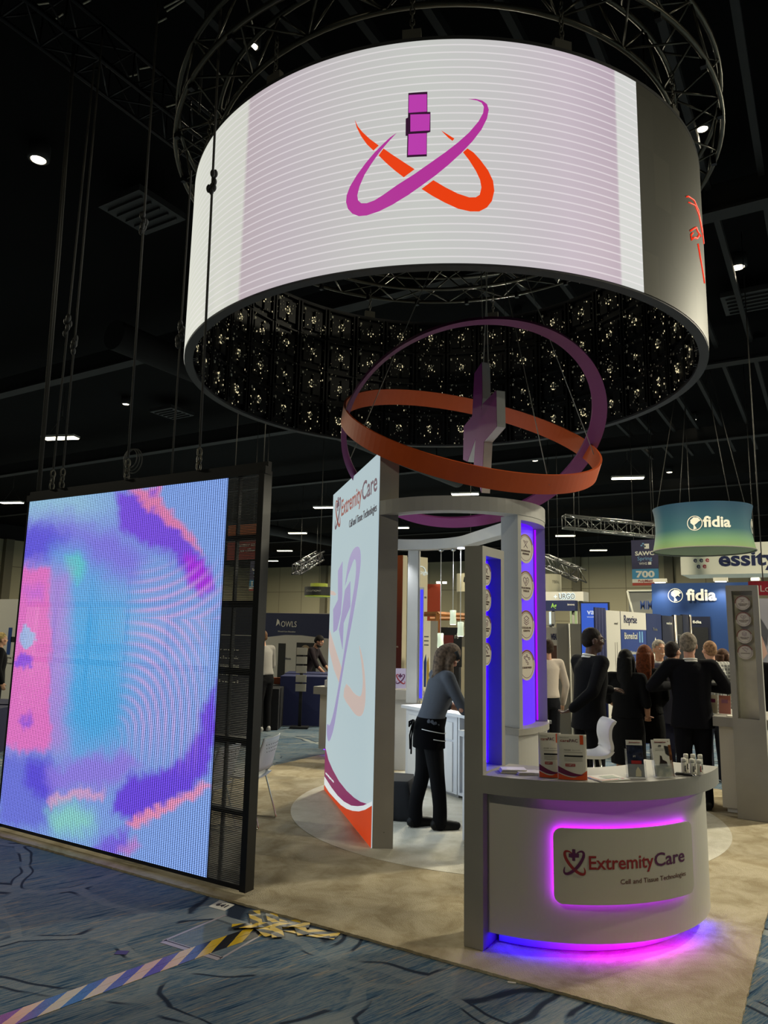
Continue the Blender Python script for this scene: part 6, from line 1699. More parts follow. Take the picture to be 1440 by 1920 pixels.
    hemz = {'jacket': 0.80, 'shirt': 0.96, 'dress': 0.95}[top_kind]; T = {'jacket': 0.022, 'shirt': 0.008, 'dress': 0.008}[top_kind]
    fz = 0.0 if not female else 0.012
    low = [sec(hemz, 0.168 + T * 0.6, 0.128 + T * 0.6)] if hemz > hipz else [(fl(V3(0, 0, hemz)), V3((0.172 + T) * W * s, 0, 0), V3(0, (0.128 + T) * s, 0))]
    B.loft(low + [sec(1.08, 0.142 + T, 0.112 + T), sec(1.25, 0.158 + T, 0.122 + T, 0.012), sec(1.36, 0.168 + T, 0.112 + T, 0.004), sec(1.43, 0.150 + T * 0.5, 0.088 + T * 0.5), sec(1.478, 0.072, 0.068)], 24)
    if female: 
        for q in (-1, 1): B.ball(up(q * 0.072, 0.085, 1.27), 0.062 * s)
    for sd, sg in (('l', -1), ('r', 1)):
        S, E, Wr = J[sd]
        limb(B, [up(sg * 0.06, -0.005, 1.425), S], [0.070 * s, (0.060 + T * 0.6) * s])
        r0, r1, r2 = (0.060 + T * 0.6) * s, (0.048 + T * 0.55) * s, (0.036 + T * 0.5) * s
        if sleeve == 'long':
            limb(B, [S, S.lerp(E, 0.5), E], [r0, (r0 + r1) / 2, r1], 14); limb(B, [E, E.lerp(Wr, 0.5), E.lerp(Wr, 0.96)], [r1, (r1 + r2) / 2, r2], 14)
        elif sleeve == 'elbow':
            limb(B, [S, S.lerp(E, 0.6), E.lerp(Wr, 0.10)], [r0, r1 * 1.1, r1 * 1.08], 14)
        elif sleeve == 'none':
            pass
    kid(B, {'jacket': 'jacket', 'shirt': 'shirt', 'dress': 'dress_top'}[top_kind], m_top, voxel * s)
    if collar:
        B = MB(); c0 = up(0, -0.002, 1.468); nx = Lm.to_3x3() @ V3(1, 0, 0); ny = Lm.to_3x3() @ V3(0, 1, 0); nz = Lm.to_3x3() @ V3(0, 0, 1)
        for z_, r_ in ((0.0, 0.072), (0.022, 0.066)):
            B.tube([c0 + (nx * cos(w) * r_ * 0.96 + ny * (sin(w) * r_ - 0.006) + nz * (z_ + 0.010 * -sin(w))) * s for w in [2 * pi * j / 20 for j in range(20)]], 0.010 * s, 6, closed=True)
        kid(B, 'collar', mat('collar_%d_%d_%d' % collar, collar, 0.7))
        if top_kind == 'jacket' and sleeve == 'long':
            B = MB()
            for sd in 'lr':
                S, E, Wr = J[sd]; B.tube([E.lerp(Wr, 0.95), E.lerp(Wr, 1.02)], 0.034 * s, 12)
            kid(B, 'shirt_cuffs', mat('collar_%d_%d_%d' % collar, collar, 0.7))
    # ---- shoes
    for sd, sg in (('l', -1), ('r', 1)):
        f = feet[sd]; B = MB()
        if shoe_kind == 'shoe':
            c = V3(f.x, f.y, 0); ang = -sg * 0.10; d = V3(-sin(ang) * -1 * sg * sg if False else sg * 0.12, 1, 0).normalized()
            limb(B, [fl(c + d * -0.055 + V3(0, 0, 0.048)), fl(c + d * 0.05 + V3(0, 0, 0.045)), fl(c + d * 0.17 + V3(0, 0, 0.034))], [0.046 * s, 0.046 * s, 0.034 * s], 14)
            B.box(fl(c + d * 0.05 + V3(0, 0, 0.014)), (0.084 * s, 0.265 * s, 0.022 * s), atan2(-d.x, d.y), bev=0.010 * s)
            limb(B, [fl(c + V3(0, -0.02, 0.06)), fl(c + V3(0, -0.015, 0.095))], [0.045 * s, 0.042 * s])
        kid(B, 'shoe', mat('shoe_%d_%d_%d' % shoe, shoe, 0.5, spec=0.2), 0.010 * s, 3)
    body.location = loc; body.rotation_euler = (0, 0, rz)
    return body, J, up, s
CR_ = Vector((RGT.x, RGT.y, 0)).normalized(); CF = Vector((FWD.x, FWD.y, 0)).normalized()
def look(right, fwd):
    d = CR_ * right + CF * fwd; return atan2(d.y, d.x)
def ground(px, d, z=0.0):
    p = at_d(px, 1185, d); return Vector((p.x, p.y, z))

# --- the woman serving at the bar, bending over it
w_loc = ground(806, 7.2, ZC + 0.002)
b_, J_, up_, s_ = person(w_loc, look(0.95, 0.30), 'person in grey shirt and black trousers bending over the serving bar', h=1.74, skin=(170, 120, 96), hair=(84, 70, 58), hair_style='shoulder',
    top=(70, 74, 82), top_kind='shirt', legs=(4, 4, 6), lean=radians(16), head_pitch=radians(34), build=1.10, stance=0.085, stride=0.09, sleeve='elbow', female=True,
    arms={'el': (-0.22, 0.26, 1.12), 'wl': (-0.13, 0.50, 1.06), 'er': (0.26, 0.24, 1.12), 'wr': (0.14, 0.48, 1.06), 'hl': (0.2, 1, -0.1), 'hr': (-0.2, 1, -0.1), 'curl': 0.9})
def on_body(B, name, m, vox=None):
    if vox: B.remesh(vox, 3)
    o = B.obj(name, m, None, base=(0, 0, 0)); o.parent = b_; return o
# apron: waist wrap, ties and piping
B = MB(); B.loft([(Vector((0, 0.0, 0.74)), V3(0.19, 0, 0), V3(0, 0.152, 0)), (Vector((0, 0, 0.93)), V3(0.188, 0, 0), V3(0, 0.148, 0)), (Vector((0, 0.03, 1.02)), V3(0.178, 0, 0), V3(0, 0.138, 0))], 24, cap=False)
on_body(B, 'apron', mat('apron_black', (3, 3, 5), 0.95, spec=0.08))
B = MB(); B.tube([V3(-0.02, -0.155, 0.99), V3(-0.06, -0.18, 0.97), V3(-0.04, -0.19, 0.93), V3(-0.02, -0.16, 0.985)], 0.010, 6); B.tube([V3(0.0, -0.155, 0.99), V3(0.05, -0.18, 0.96), V3(0.03, -0.19, 0.92), V3(0, -0.16, 0.985)], 0.010, 6)
B.tube([V3(-0.01, -0.16, 0.985), V3(-0.03, -0.185, 0.85), V3(-0.03, -0.18, 0.72)], 0.008, 6); B.tube([V3(0.01, -0.16, 0.985), V3(0.02, -0.185, 0.84), V3(0.0, -0.18, 0.68)], 0.008, 6)
on_body(B, 'apron_ties', mat('apron_black', (3, 3, 5), 0.95, spec=0.08))
B = MB(); B.tube([V3(0.192 * cos(a), 0.156 * sin(a), 0.90 - 0.03 * sin(a)) for a in [radians(k) for k in range(-50, 90, 8)]], 0.004, 5)
B.tube([V3(0.195 * cos(a), 0.158 * sin(a), 0.83 - 0.03 * sin(a)) for a in [radians(k) for k in range(-10, 90, 8)]], 0.004, 5)
on_body(B, 'apron_piping', mat('piping_white', (200, 200, 200), 0.6))
B = MB(); hp = up_(0, 0.02, 1.635)
for q in (-1, 1):
    B.tube([hp + V3(q * 0.088, 0.03, 0.055), hp + V3(q * 0.09, 0.045, 0.02), hp + V3(q * 0.088, 0.06, -0.02)], 0.022, 8)
on_body(B, 'hair_band', mat('band_black', (8, 8, 9), 0.8))

# --- group in front of the dark blue stands
person(ground(1100, 7.75, ZC + 0.002), look(0.94, 0.34), 'person with shaved head and glasses in a black suit, one hand behind the back', h=1.90, skin=(72, 46, 36), hair=(24, 18, 16), hair_style='crop', top=(5, 5, 9),
    legs=(5, 5, 9), collar=(214, 212, 204), head_turn=radians(-18), glasses=True, build=1.06, lean=radians(4),
    arms={'er': (0.27, -0.14, 1.17), 'wr': (0.10, -0.25, 1.0), 'hr': (-0.7, -0.3, -0.4), 'el': (-0.24, 0.12, 1.15), 'wl': (-0.14, 0.37, 1.15), 'hl': (0.1, 1, 0.1), 'curl': 0.9})
person(ground(1171, 8.5, ZC + 0.002), look(0.55, 0.83), 'person with long black hair in a black dress, beside the tall person', h=1.66, skin=(170, 124, 100), hair=(7, 6, 6), hair_style='long', top=(3, 3, 4), top_kind='dress',
    legs=(3, 3, 4), legs_kind='skirt', hem=0.42, female=True, build=1.12, arms={'el': (-0.24, 0.02, 1.16), 'wl': (-0.18, 0.22, 1.06), 'hl': (0.2, 1, 0.0), 'er': (0.24, -0.02, 1.14), 'wr': (0.2, 0.16, 0.98)}, sleeve='elbow')
person(ground(1208, 8.75, ZC + 0.002), look(0.25, 0.97), 'person with long auburn hair in a knee length black dress, seen from behind', h=1.71, skin=(186, 138, 122), hair=(92, 48, 26), hair_style='long', top=(3, 3, 4), top_kind='dress',
    legs=(3, 3, 4), legs_kind='skirt', hem=0.62, female=True, build=1.10, head_turn=radians(-20), arms={'el': (-0.22, 0.02, 1.15), 'wl': (-0.16, 0.22, 1.02), 'er': (0.22, 0.02, 1.15), 'wr': (0.16, 0.22, 1.02)})
person(ground(1234, 10.2, 0.004), look(-0.05, -1), 'smiling person with grey hair facing the camera between the others', h=1.78, skin=(188, 138, 108), hair=(148, 140, 128), hair_style='short', top=(190, 186, 176), top_kind='shirt',
    legs=(30, 30, 36), smile=True, voxel=0.014, head_turn=radians(10))
person(ground(1260, 8.95, ZC + 0.002), look(0.35, 0.94), 'person with dark hair in a light grey suit, partly behind the navy suit', h=1.76, skin=(176, 128, 104), hair=(30, 24, 24), hair_style='crop', top=(82, 84, 104), legs=(52, 56, 82),
    collar=(220, 218, 214), head_turn=radians(-35), build=1.08, arms={'el': (-0.30, 0.0, 1.17), 'wl': (-0.22, 0.20, 1.10), 'er': (0.28, 0.02, 1.15), 'wr': (0.18, 0.26, 1.14)})
person(ground(1291, 8.2, ZC + 0.002), look(0.16, 0.99), 'person with grey hair in a navy suit seen from behind, arms folded', h=1.86, skin=(190, 140, 116), hair=(118, 108, 96), hair_style='short', top=(11, 11, 18), legs=(8, 8, 15),
    collar=(216, 214, 208), head_turn=radians(-25), build=1.14, arms={'el': (-0.40, 0.0, 1.20), 'wl': (-0.16, 0.24, 1.20), 'er': (0.36, 0.0, 1.20), 'wr': (0.14, 0.26, 1.20), 'hl': (1, 0.2, 0), 'hr': (-1, 0.2, 0)})
m_plaid, nt, b, N, L = nodes_mat('checked_cloth')
tc = N.new('ShaderNodeTexCoord'); br = N.new('ShaderNodeTexBrick'); br.offset = 0.0
br.inputs['Color1'].default_value = lin((112, 112, 112)); br.inputs['Color2'].default_value = lin((122, 122, 120)); br.inputs['Mortar'].default_value = lin((186, 184, 176))
br.inputs['Scale'].default_value = 1.0; br.inputs['Mortar Size'].default_value = 0.006; br.inputs['Brick Width'].default_value = 0.045; br.inputs['Row Height'].default_value = 0.045
mp = N.new('ShaderNodeMapping'); mp.inputs['Rotation'].default_value = (radians(90), 0, 0)
L.new(tc.outputs['Object'], mp.inputs['Vector']); L.new(mp.outputs['Vector'], br.inputs['Vector']); L.new(br.outputs['Color'], b.inputs['Base Color']); b.inputs['Roughness'].default_value = 0.85
person(ground(1330, 9.7, ZC + 0.002), look(-0.10, 0.99), 'person with short fair hair in a pale checked jacket, left of the rear tower', h=1.77, skin=(196, 148, 124), hair=(136, 104, 78), hair_style='crop', top=(140, 140, 138), top_mat=m_plaid, legs=(44, 46, 58),
    collar=(210, 208, 202), build=1.12, voxel=0.014)
person(ground(1352, 11.2, 0.004), look(0.9, 0.2), 'person with brown hair in dark clothes, between the checked jacket and the rear tower', h=1.66, skin=(196, 150, 128), hair=(70, 48, 36), hair_style='bob', top=(34, 38, 40), legs=(26, 28, 30), female=True, voxel=0.016, fine=False)
person(ground(1452, 10.2, 0.004), look(-0.4, -0.9), 'person with black hair in a dark suit, cut by the right edge', h=1.77, skin=(190, 140, 116), hair=(20, 17, 16), hair_style='short', top=(20, 20, 24), legs=(18, 18, 22), collar=(216, 214, 208), voxel=0.015, fine=False)
person(ground(1026, 10.4, 0.004), look(-0.3, 0.95), 'person in a white shirt and dark trousers, half hidden by the curved column', h=1.76, skin=(190, 144, 118), hair=(50, 38, 30), hair_style='short', top=(188, 176, 164), top_kind='shirt', legs=(16, 17, 22), voxel=0.015, fine=False)
# --- left side, behind the picture screen
person(ground(500, 13.5, 0.004), look(-0.72, 0.5), 'person in a grey shirt and black trousers beside the picture screen', h=1.80, skin=(190, 140, 112), hair=(92, 66, 46), hair_style='short', top=(150, 146, 142), top_kind='shirt', legs=(15, 15, 18), shoe=(170, 168, 166), build=1.18,
    lean=radians(8), voxel=0.016, fine=False, arms={'el': (-0.26, 0.16, 1.10), 'wl': (-0.16, 0.44, 1.02), 'er': (0.30, 0.10, 1.12), 'wr': (0.2, 0.36, 0.98)})
person(ground(574, 15.9, 0.004), look(0.95, -0.25), 'person in a dark brown shirt leaning over a table left of the tall panel', h=1.76, skin=(160, 116, 92), hair=(24, 20, 18), hair_style='short', beard=(34, 28, 24), top=(34, 28, 32), top_kind='shirt', legs=(20, 20, 26), lean=radians(24), head_pitch=radians(16),
    voxel=0.016, fine=False, sleeve='elbow', arms={'el': (-0.22, 0.36, 1.08), 'wl': (-0.14, 0.54, 0.90), 'er': (0.24, 0.34, 1.08), 'wr': (0.16, 0.52, 0.90)})
person(ground(2, 13.0, 0.004), look(0.7, 0.5), 'person with fair hair in black clothes at the left edge beside the picture screen', h=1.66, skin=(196, 150, 122), hair=(160, 140, 92), hair_style='short', top=(15, 15, 18), legs=(16, 16, 20), voxel=0.016, fine=False)
# ================================================================== OTHER BOOTHS IN THE HALL
XAX, YAX, ZAX = Vector((1, 0, 0)), Vector((0, 1, 0)), Vector((0, 0, 1))
def board(px0, px1, py0, py1, d, name, label, cat, m, depth=0.06, part='board', to_floor=False, xdir=None, group=None):
    """upright board at depth d (at px0), face towards the viewer along xdir; returns thing, frame (origin lower left, x right, y up), width, height"""
    xd = Vector(xdir).normalized() if xdir else XAX
    o = at_d(px0, py1, d); nrm = xd.cross(ZAX)
    r = at_pl(px1, py1, o, nrm); t_ = at_pl(px0, py0, o, nrm)
    w = (Vector((r.x, r.y, 0)) - Vector((o.x, o.y, 0))).length; z0 = 0.004 if to_floor else o.z; h = t_.z - z0
    F = frame((o.x, o.y, z0), xd, ZAX)
    t = thing(name, (o + r) / 2 if not to_floor else Vector(((o.x + r.x) / 2, (o.y + r.y) / 2, z0)), label, cat, 0, group)
    MB().box((w / 2, h / 2, -depth / 2), (w, h, depth), M=F).obj(part, m, t)
    return t, F, w, h
def put(t, F, x0, y0, w, h, m, name, z=0.003, lab=None):
    o = MB().box((x0 + w / 2, y0 + h / 2, z / 2), (w, h, z), M=F).obj(name, m, t)
    if lab: o['label'] = lab
    return o
def word(t, F, x, y, s, h, m, w=None, align='L', bold=0.0, name='lettering', z=0.003):
    return MB().text(s, F @ Matrix.Translation((x, y, z)), h, align, w, bold, 0.004).obj(name, m, t)
def hang(t, F, w, h, xs, m=None):
    for x in xs:
        p = F @ Vector((x * w, h, 0)); MB().tube([p, Vector((p.x, p.y, CEIL))], 0.01, 5).obj('hanging_cable', m_wire, t)
def globe(t, F, cx, cy, r, m, name='globe_mark'):
    """disc ring with a wing like figure inside"""
    B = MB(); n = 28
    o_ = [(cx + r * cos(2 * pi * k / n), cy + r * sin(2 * pi * k / n)) for k in range(n)]; i_ = [(cx + r * 0.92 * cos(2 * pi * k / n), cy + r * 0.92 * sin(2 * pi * k / n)) for k in range(n)]
    for k in range(n): B.prism([o_[k], o_[(k + 1) % n], i_[(k + 1) % n], i_[k]], 0.003, 0.008, F)
    B.prism([(cx + r * x, cy + r * y) for x, y in ((-.55, .45), (-.1, .8), (.45, .72), (.78, .35), (.45, .15), (.62, -.2), (.3, .0), (-.05, -.25), (.25, -.75), (-.2, -.85), (-.15, -.3), (-.55, .05))], 0.003, 0.009, F)
    return B.obj(name, m, t)
m_cream = mat('booth_cream', (205, 196, 168), 0.6); m_creamL = emit('lit_cream', (226, 214, 176), 0.35, (200, 190, 160))
m_navy = mat('booth_navy', (24, 34, 74), 0.55); m_navy2 = mat('booth_dark_navy', (16, 22, 44), 0.5); m_dk = mat('booth_black', (14, 15, 18), 0.6)
m_wh = mat('booth_white', (200, 196, 186), 0.6); m_gr = mat('booth_grey', (120, 118, 110), 0.7)
m_ltr = mat('letter_white', (225, 222, 208), 0.5); m_ltrL = emit('letter_lit', (240, 232, 200), 0.42, (225, 222, 208)); m_drk = mat('letter_navy', (28, 34, 78), 0.5)

# --- right: wing-logo booth (blue wall), its drum banner, big white sign behind
m_bluewall, nt, b, N, L = nodes_mat('blue_booth_wall')
b.inputs['Base Color'].default_value = lin((34, 62, 112)); b.inputs['Roughness'].default_value = 0.45
t, F, w, h = board(1233, 1430, 1094, 1400, 16.0, 'booth_wall', 'blue booth wall with a big lit cream word and a round mark', 'booth wall', m_bluewall, 0.3, to_floor=True)
k = h / (1187 - 1094 + 160) 
sx = w / 197.0
globe(t, F, 48 * sx, h - 26 * sx, 15 * sx, m_ltrL)
word(t, F, 70 * sx, h - 36 * sx, 'fidia', 0.235, m_ltrL, w=58 * sx, bold=0.03, z=0.02)
put(t, F, 62 * sx, 0.02, 52 * sx, h - 72 * sx, m_navy2, 'dark_niche', 0.02); put(t, F, 75 * sx, h - 230 * sx, 34 * sx, 138 * sx, m_dk, 'black_screen', 0.03)
globe(t, F @ Matrix.Translation((0, 0, 0.02)), 73 * sx, h - 81 * sx, 4.5 * sx, m_ltr); word(t, F, 80 * sx, h - 84 * sx, 'fidia', 0.06, m_ltr, w=17 * sx, bold=0.02, z=0.024)
for x_ in (22, 140):
    p = F @ Vector((x_ * sx, h + 0.05, 0.22)); MB().box(p, (0.28, 0.12, 0.08)).obj('flood_lamp', mat('flood_housing', (200, 196, 180), 0.4), t)
    MB().box(p + Vector((0, 0.0, -0.045)), (0.22, 0.09, 0.012)).obj('flood_glow', emit('flood_glow', (255, 246, 220), 5.0), t)
    spot('flood_beam', p + Vector((0, -0.05, -0.08)), 45, (1, 0.96, 0.85), (0, 0.28, -1), 110, 0.7)
p = F @ Vector((190 * sx, h - 0.02, 0.35)); 
# drum banner
DC = at_d(1317, 992, 19.5); dr_ = 87 / FPX * 19.5
t = thing('drum_banner', DC, 'hanging round banner, blue above and green below, with a cream word', 'hanging banner')
m_drum, nt, b, N, L = nodes_mat('drum_cloth')
tc = N.new('ShaderNodeTexCoord'); sep = N.new('ShaderNodeSeparateXYZ'); L.new(tc.outputs['Object'], sep.inputs[0])
mr = N.new('ShaderNodeMapRange'); mr.inputs[1].default_value = DC.z - 0.62; mr.inputs[2].default_value = DC.z + 0.5; L.new(sep.outputs['Z'], mr.inputs[0])
r = ramp(N, [(0.0, (116, 140, 84)), (0.22, (96, 134, 98)), (0.45, (34, 84, 98)), (1.0, (24, 66, 92))]); L.new(mr.outputs[0], r.inputs['Fac']); L.new(r.outputs['Color'], b.inputs['Base Color']); b.inputs['Roughness'].default_value = 0.7
B = MB(); rows = []; n = 64
for z_, r_ in ((0.55, 1.0), (0.35, 0.965), (0.1, 0.95), (-0.15, 0.955), (-0.4, 0.985), (-0.60, 1.02)):
    rows.append([B.bm.verts.new(DC + Vector((dr_ * r_ * cos(2 * pi * k / n), dr_ * r_ * sin(2 * pi * k / n), z_))) for k in range(n)])
for a, c in zip(rows, rows[1:]):
    for k in range(n):
        f = B.bm.faces.new((a[k], a[(k + 1) % n], c[(k + 1) % n], c[k])); f.smooth = True
B.obj('cloth', m_drum, t)
B = MB(); B.tube([DC + Vector((dr_ * 1.02 * cos(2 * pi * k / n), dr_ * 1.02 * sin(2 * pi * k / n), -0.60)) for k in range(n)], 0.02, 6, closed=True); B.obj('hoop', m_gr, t)
MB().arcwall((DC.x, DC.y), 0.02, dr_ * 1.0, 0, 360, DC.z - 0.585, DC.z - 0.58, 48).obj('underside', mat('drum_under', (150, 156, 120), 0.8), t)
def ondrum(px, t_=t):
    a0 = atan2((at_d(px, 992, 19.5) - DC).y, (at_d(px, 992, 19.5) - DC).x)
    return a0
va = atan2(-CF.y, -CF.x)
def drumfn(off, zc):
    return lambda q: Vector((DC.x + (dr_ * 0.955 + 0.012 + q.z) * cos(va + off + q.x / dr_), DC.y + (dr_ * 0.955 + 0.012 + q.z) * sin(va + off + q.x / dr_), zc + q.y))
MB().text('fidia', Matrix(), 0.26, w=0.70, bold=0.03, fn=drumfn(-0.40, DC.z - 0.10)).obj('lettering', m_ltr, t)
def drum_globe(off):
    B = MB(); fn = drumfn(off, DC.z + 0.0); r = 0.19; n = 24
    for k in range(n):
        a, c = 2 * pi * k / n, 2 * pi * (k + 1) / n
        B.quad([fn(Vector((r * q * cos(w_), r * q * sin(w_), 0.004))) for q, w_ in ((1, a), (1, c), (0.9, c), (0.9, a))])
    P_ = [(-.55, .45), (-.1, .8), (.45, .72), (.78, .35), (.45, .15), (.3, .0), (-.05, -.25), (-.15, -.3), (-.55, .05)]
    B.bm.faces.new([B.bm.verts.new(fn(Vector((r * x, r * y, 0.004)))) for x, y in P_])
    B.bm.faces.new([B.bm.verts.new(fn(Vector((r * x, r * y, 0.004)))) for x, y in ((-.05, -.25), (.25, -.75), (-.2, -.85), (-.15, -.3))])
    B.obj('globe_mark', m_ltr, t)
drum_globe(-0.56); drum_globe(0.98)
for a in (0.6, 2.2, 3.8, 5.4):
    p = DC + Vector((dr_ * cos(a), dr_ * sin(a), 0.55)); MB().tube([p, Vector((DC.x + 0.3 * cos(a), DC.y + 0.3 * sin(a), CEIL))], 0.01, 5).obj('hanging_cable', m_wire, t)
# white sign: blue word and a ring of letters e
t, F, w, h = board(1277, 1520, 1022, 1078, 21.5, 'overhead_sign', 'huge white overhead sign with a dark blue word and a cluster of letters e', 'hanging sign', mat('sign_white', (236, 231, 214), 0.6), 1.6)
u = w / 243
word(t, F, 76 * u, h * 0.27, 'essity', 0.40, m_drk, w=112 * u, bold=0.03)
for x_, y_, c in ((36, 43, 0), (48, 43, 1), (30, 31, 0), (42, 31, 0), (54, 31, 1), (36, 18, 0), (48, 18, 1)):
    word(t, F, x_ * u, y_ * u - 0.06, 'e', 0.15, m_drk if not c else mat('letter_crimson', (170, 50, 72), 0.5), align='C', bold=0.02)
hang(t, F, w, h, (0.1, 0.6))
# aisle sign 700
m_sgn = mat('aisle_navy', (44, 42, 78), 0.6)
def aisle(px0, px1, py0, py1, d, label, num, poly=True):
    t, F, w, h = board(px0, px1, py0, py1, d, 'aisle_sign', label, 'aisle sign', m_sgn, 0.03, group='hanging aisle signs')
    word(t, F, w / 2, h * 0.66, 'SAWC', h * 0.085, m_ltr, w=w * 0.72, align='C', bold=0.03)
    word(t, F, w / 2, h * 0.55, 'Spring', h * 0.08, mat('letter_sky', (110, 160, 200), 0.5), w=w * 0.55, align='C')
    word(t, F, w * 0.28, h * 0.45, 'WHS', h * 0.055, m_ltr, w=w * 0.30); put(t, F, w * 0.62, h * 0.45, w * 0.12, h * 0.06, m_ltr, 'crest')
    put(t, F, 0, h * 0.14, w, h * 0.22, mat('aisle_blue', (62, 140, 182), 0.6), 'number_band')
    word(t, F, w / 2, h * 0.18, num, h * 0.13, m_ltr, w=w * 0.70, align='C', bold=0.04, z=0.007)
    put(t, F, 0, h * 0.06, w, h * 0.08, m_ltr, 'sponsor_band'); word(t, F, w / 2, h * 0.075, 'PolyMem', h * 0.05, mat('letter_red', (160, 40, 36), 0.5), w=w * 0.55, align='C', bold=0.02, z=0.007)
    put(t, F, 0, 0, w, h * 0.06, mat('aisle_red', (170, 60, 44), 0.6), 'red_edge')
    for x_, y_ in ((.42, .90), (.48, .84), (.36, .86)): put(t, F, w * x_, h * y_, w * 0.07, h * 0.03, mat('letter_sky', (110, 160, 200), 0.5), 'pixel')
    put(t, F, w * 0.50, h * 0.80, w * 0.18, h * 0.11, m_ltr, 'flag_mark')
    hang(t, F, w, h, (0.1, 0.9)); return t
aisle(1186, 1236, 1013, 1098, 24, 'hanging navy aisle sign with the number 700, left of the round banner', '700')
aisle(467, 494, 1052, 1108, 22, 'hanging navy aisle sign with a blue number band, beside the picture screen post', '100')
# red sign and photo wall at the right edge
t, F, w, h = board(1404, 1500, 1090, 1116, 13.5, 'red_sign', 'red sign with white letters at the right edge', 'sign', mat('sign_red', (176, 30, 48), 0.5), 0.12)
word(t, F, w * 0.24, h * 0.25, 'Lo', h * 0.45, m_ltr); hang(t, F, w, h, (0.3, 0.9))
lampP = F @ Vector((w * 0.16, h + 0.03, 0.1)); MB().box(lampP, (0.16, 0.08, 0.06)).obj('flood_lamp', mat('flood_housing', (200, 196, 180), 0.4), t)
MB().box(lampP + Vector((0.0, -0.045, 0.0)), (0.13, 0.012, 0.05)).obj('flood_glow', emit('flood_glow', (255, 246, 220), 5.0), t)
t, F, w, h = board(1418, 1500, 1122, 1420, 13.8, 'photo_wall', 'booth wall with a pale photo picture at the right edge', 'booth wall', mat('photo_grey', (150, 148, 156), 0.6), 0.1, to_floor=True)
MB().prism([(0.02, h - 0.12), (0.12, h - 0.2), (0.34, h - 0.62), (0.30, h - 0.9), (0.14, h - 0.55), (0.02, h - 0.4)], 0.001, 0.006, F).obj('grey_limb_picture', mat('photo_dark', (72, 72, 78), 0.6), t)
MB().prism([(0.02, h - 0.75), (0.22, h - 0.72), (0.3, h - 1.05), (0.12, h - 1.3), (0.02, h - 1.2)], 0.001, 0.005, F).obj('skin_picture', mat('photo_skin', (196, 156, 140), 0.6), t)
# grey wall banner
t, F, w, h = board(1180, 1262, 1108, 1165, 20.5, 'wall_banner', 'grey slanted banner with blue capital letters, half hidden by the blue wall', 'banner', mat('banner_grey', (120, 120, 114), 0.6), 0.05)
word(t, F, w * 0.27, h * 0.40, 'MIMEDX', h * 0.27, mat('letter_blue', (44, 70, 130), 0.5), w=w * 0.62, bold=0.02)
MB().tube([F @ Vector((-0.02, h, 0.02)), F @ Vector((0.16, 0.0, 0.02))], 0.03, 6).tube([F @ Vector((-0.02, h, 0.02)), F @ Vector((w, h, 0.02))], 0.03, 6).obj('frame_tube', m_ltr, t)
for x_ in (0.25, 0.9):
    q = F @ Vector((w * x_, 0, -0.03)); MB().tube([q, Vector((q.x, q.y, 0.0))], 0.03, 8).obj('stand_post', m_gr, t)
# row of banners running away along the aisle (facing left)
Ra, Rb = at_d(1114, 1140, 11.6), at_d(1300, 1155, 14.8)
Ra.z = Rb.z = 0; RD = (Rb - Ra).normalized(); RN = RD.cross(ZAX)
def row(px0, px1, py0, name, label, cat, m, depth=0.05, group=None, bottom=0.004):
    a = at_pl(px0, py0, Ra, RN); c = at_pl(px1, py0, Ra, RN); w = (Vector((c.x, c.y)) - Vector((a.x, a.y))).length; h = a.z - bottom
    F = frame((a.x, a.y, bottom), RD, ZAX); t = thing(name, (F @ Vector((w / 2, 0, 0))), label, cat, 0, group)
    MB().box((w / 2, h / 2, -depth / 2), (w, h, depth), M=F).obj('panel', m, t); return t, F, w, h
m_curt, nt, b, N, L = nodes_mat('pleated_cloth')
def pleat(px0, px1, py0, label, rgb, ripple=0.02):
    a = at_pl(px0, py0, Ra, RN); c = at_pl(px1, py0, Ra, RN); w = (Vector((c.x, c.y)) - Vector((a.x, a.y))).length; h = a.z
    F = frame((a.x, a.y, 0.004), RD, ZAX); n = max(20, int(w / 0.012)); pts = []
    for k in range(n + 1): pts.append((w * k / n, ripple * sin(w * k / n * 2 * pi / 0.11)))
    B = MB(); f0 = [B.bm.verts.new(F @ Vector((x, 0, y))) for x, y in pts]; f1 = [B.bm.verts.new(F @ Vector((x, h, y))) for x, y in pts]; k0 = [B.bm.verts.new(F @ Vector((x, 0, y - 0.012))) for x, y in pts]; k1 = [B.bm.verts.new(F @ Vector((x, h, y - 0.012))) for x, y in pts]
    for i in range(n):
        for A_, C_ in ((f0, f1), (k0, k1), (f0, k0), (f1, k1)):
            f = B.bm.faces.new((A_[i], A_[i + 1], C_[i + 1], C_[i])); f.smooth = True
    for i in (0, n): B.bm.faces.new((f0[i], f1[i], k1[i], k0[i]))
    return tag(B.obj('pleated_drape', mat('drape_%d' % rgb[0], rgb, 0.8)), label, 'drape')
pleat(1114, 1136, 1139, 'dark blue pleated drape behind the tall person in the black suit', (26, 34, 84))
t, F, w, h = row(1136, 1162, 1144, 'white_backdrop', 'plain white backdrop right of the dark blue drape', 'backdrop', m_wh)
word(t, F, w * 0.55, h * 0.90, 'wound', 0.04, m_gr, w=w * 0.25)
put(t, F, w * 0.58, h * 0.55, w * 0.02, h * 0.22, m_gr, 'grey_rod'); put(t, F, w * 0.72, h * 0.55, w * 0.02, h * 0.22, m_gr, 'grey_rod')
t, F, w, h = row(1163, 1210, 1146, 'pull_up_banner', 'blue banner with a white head and two white arm pictures', 'banner', mat('banner_blue', (34, 58, 124), 0.5), group='pull up banners')
put(t, F, 0, h - 0.30, w, 0.30, m_wh, 'white_head'); word(t, F, w * 0.12, h - 0.19, 'Reprise', 0.13, m_drk, w=w * 0.50, z=0.006)
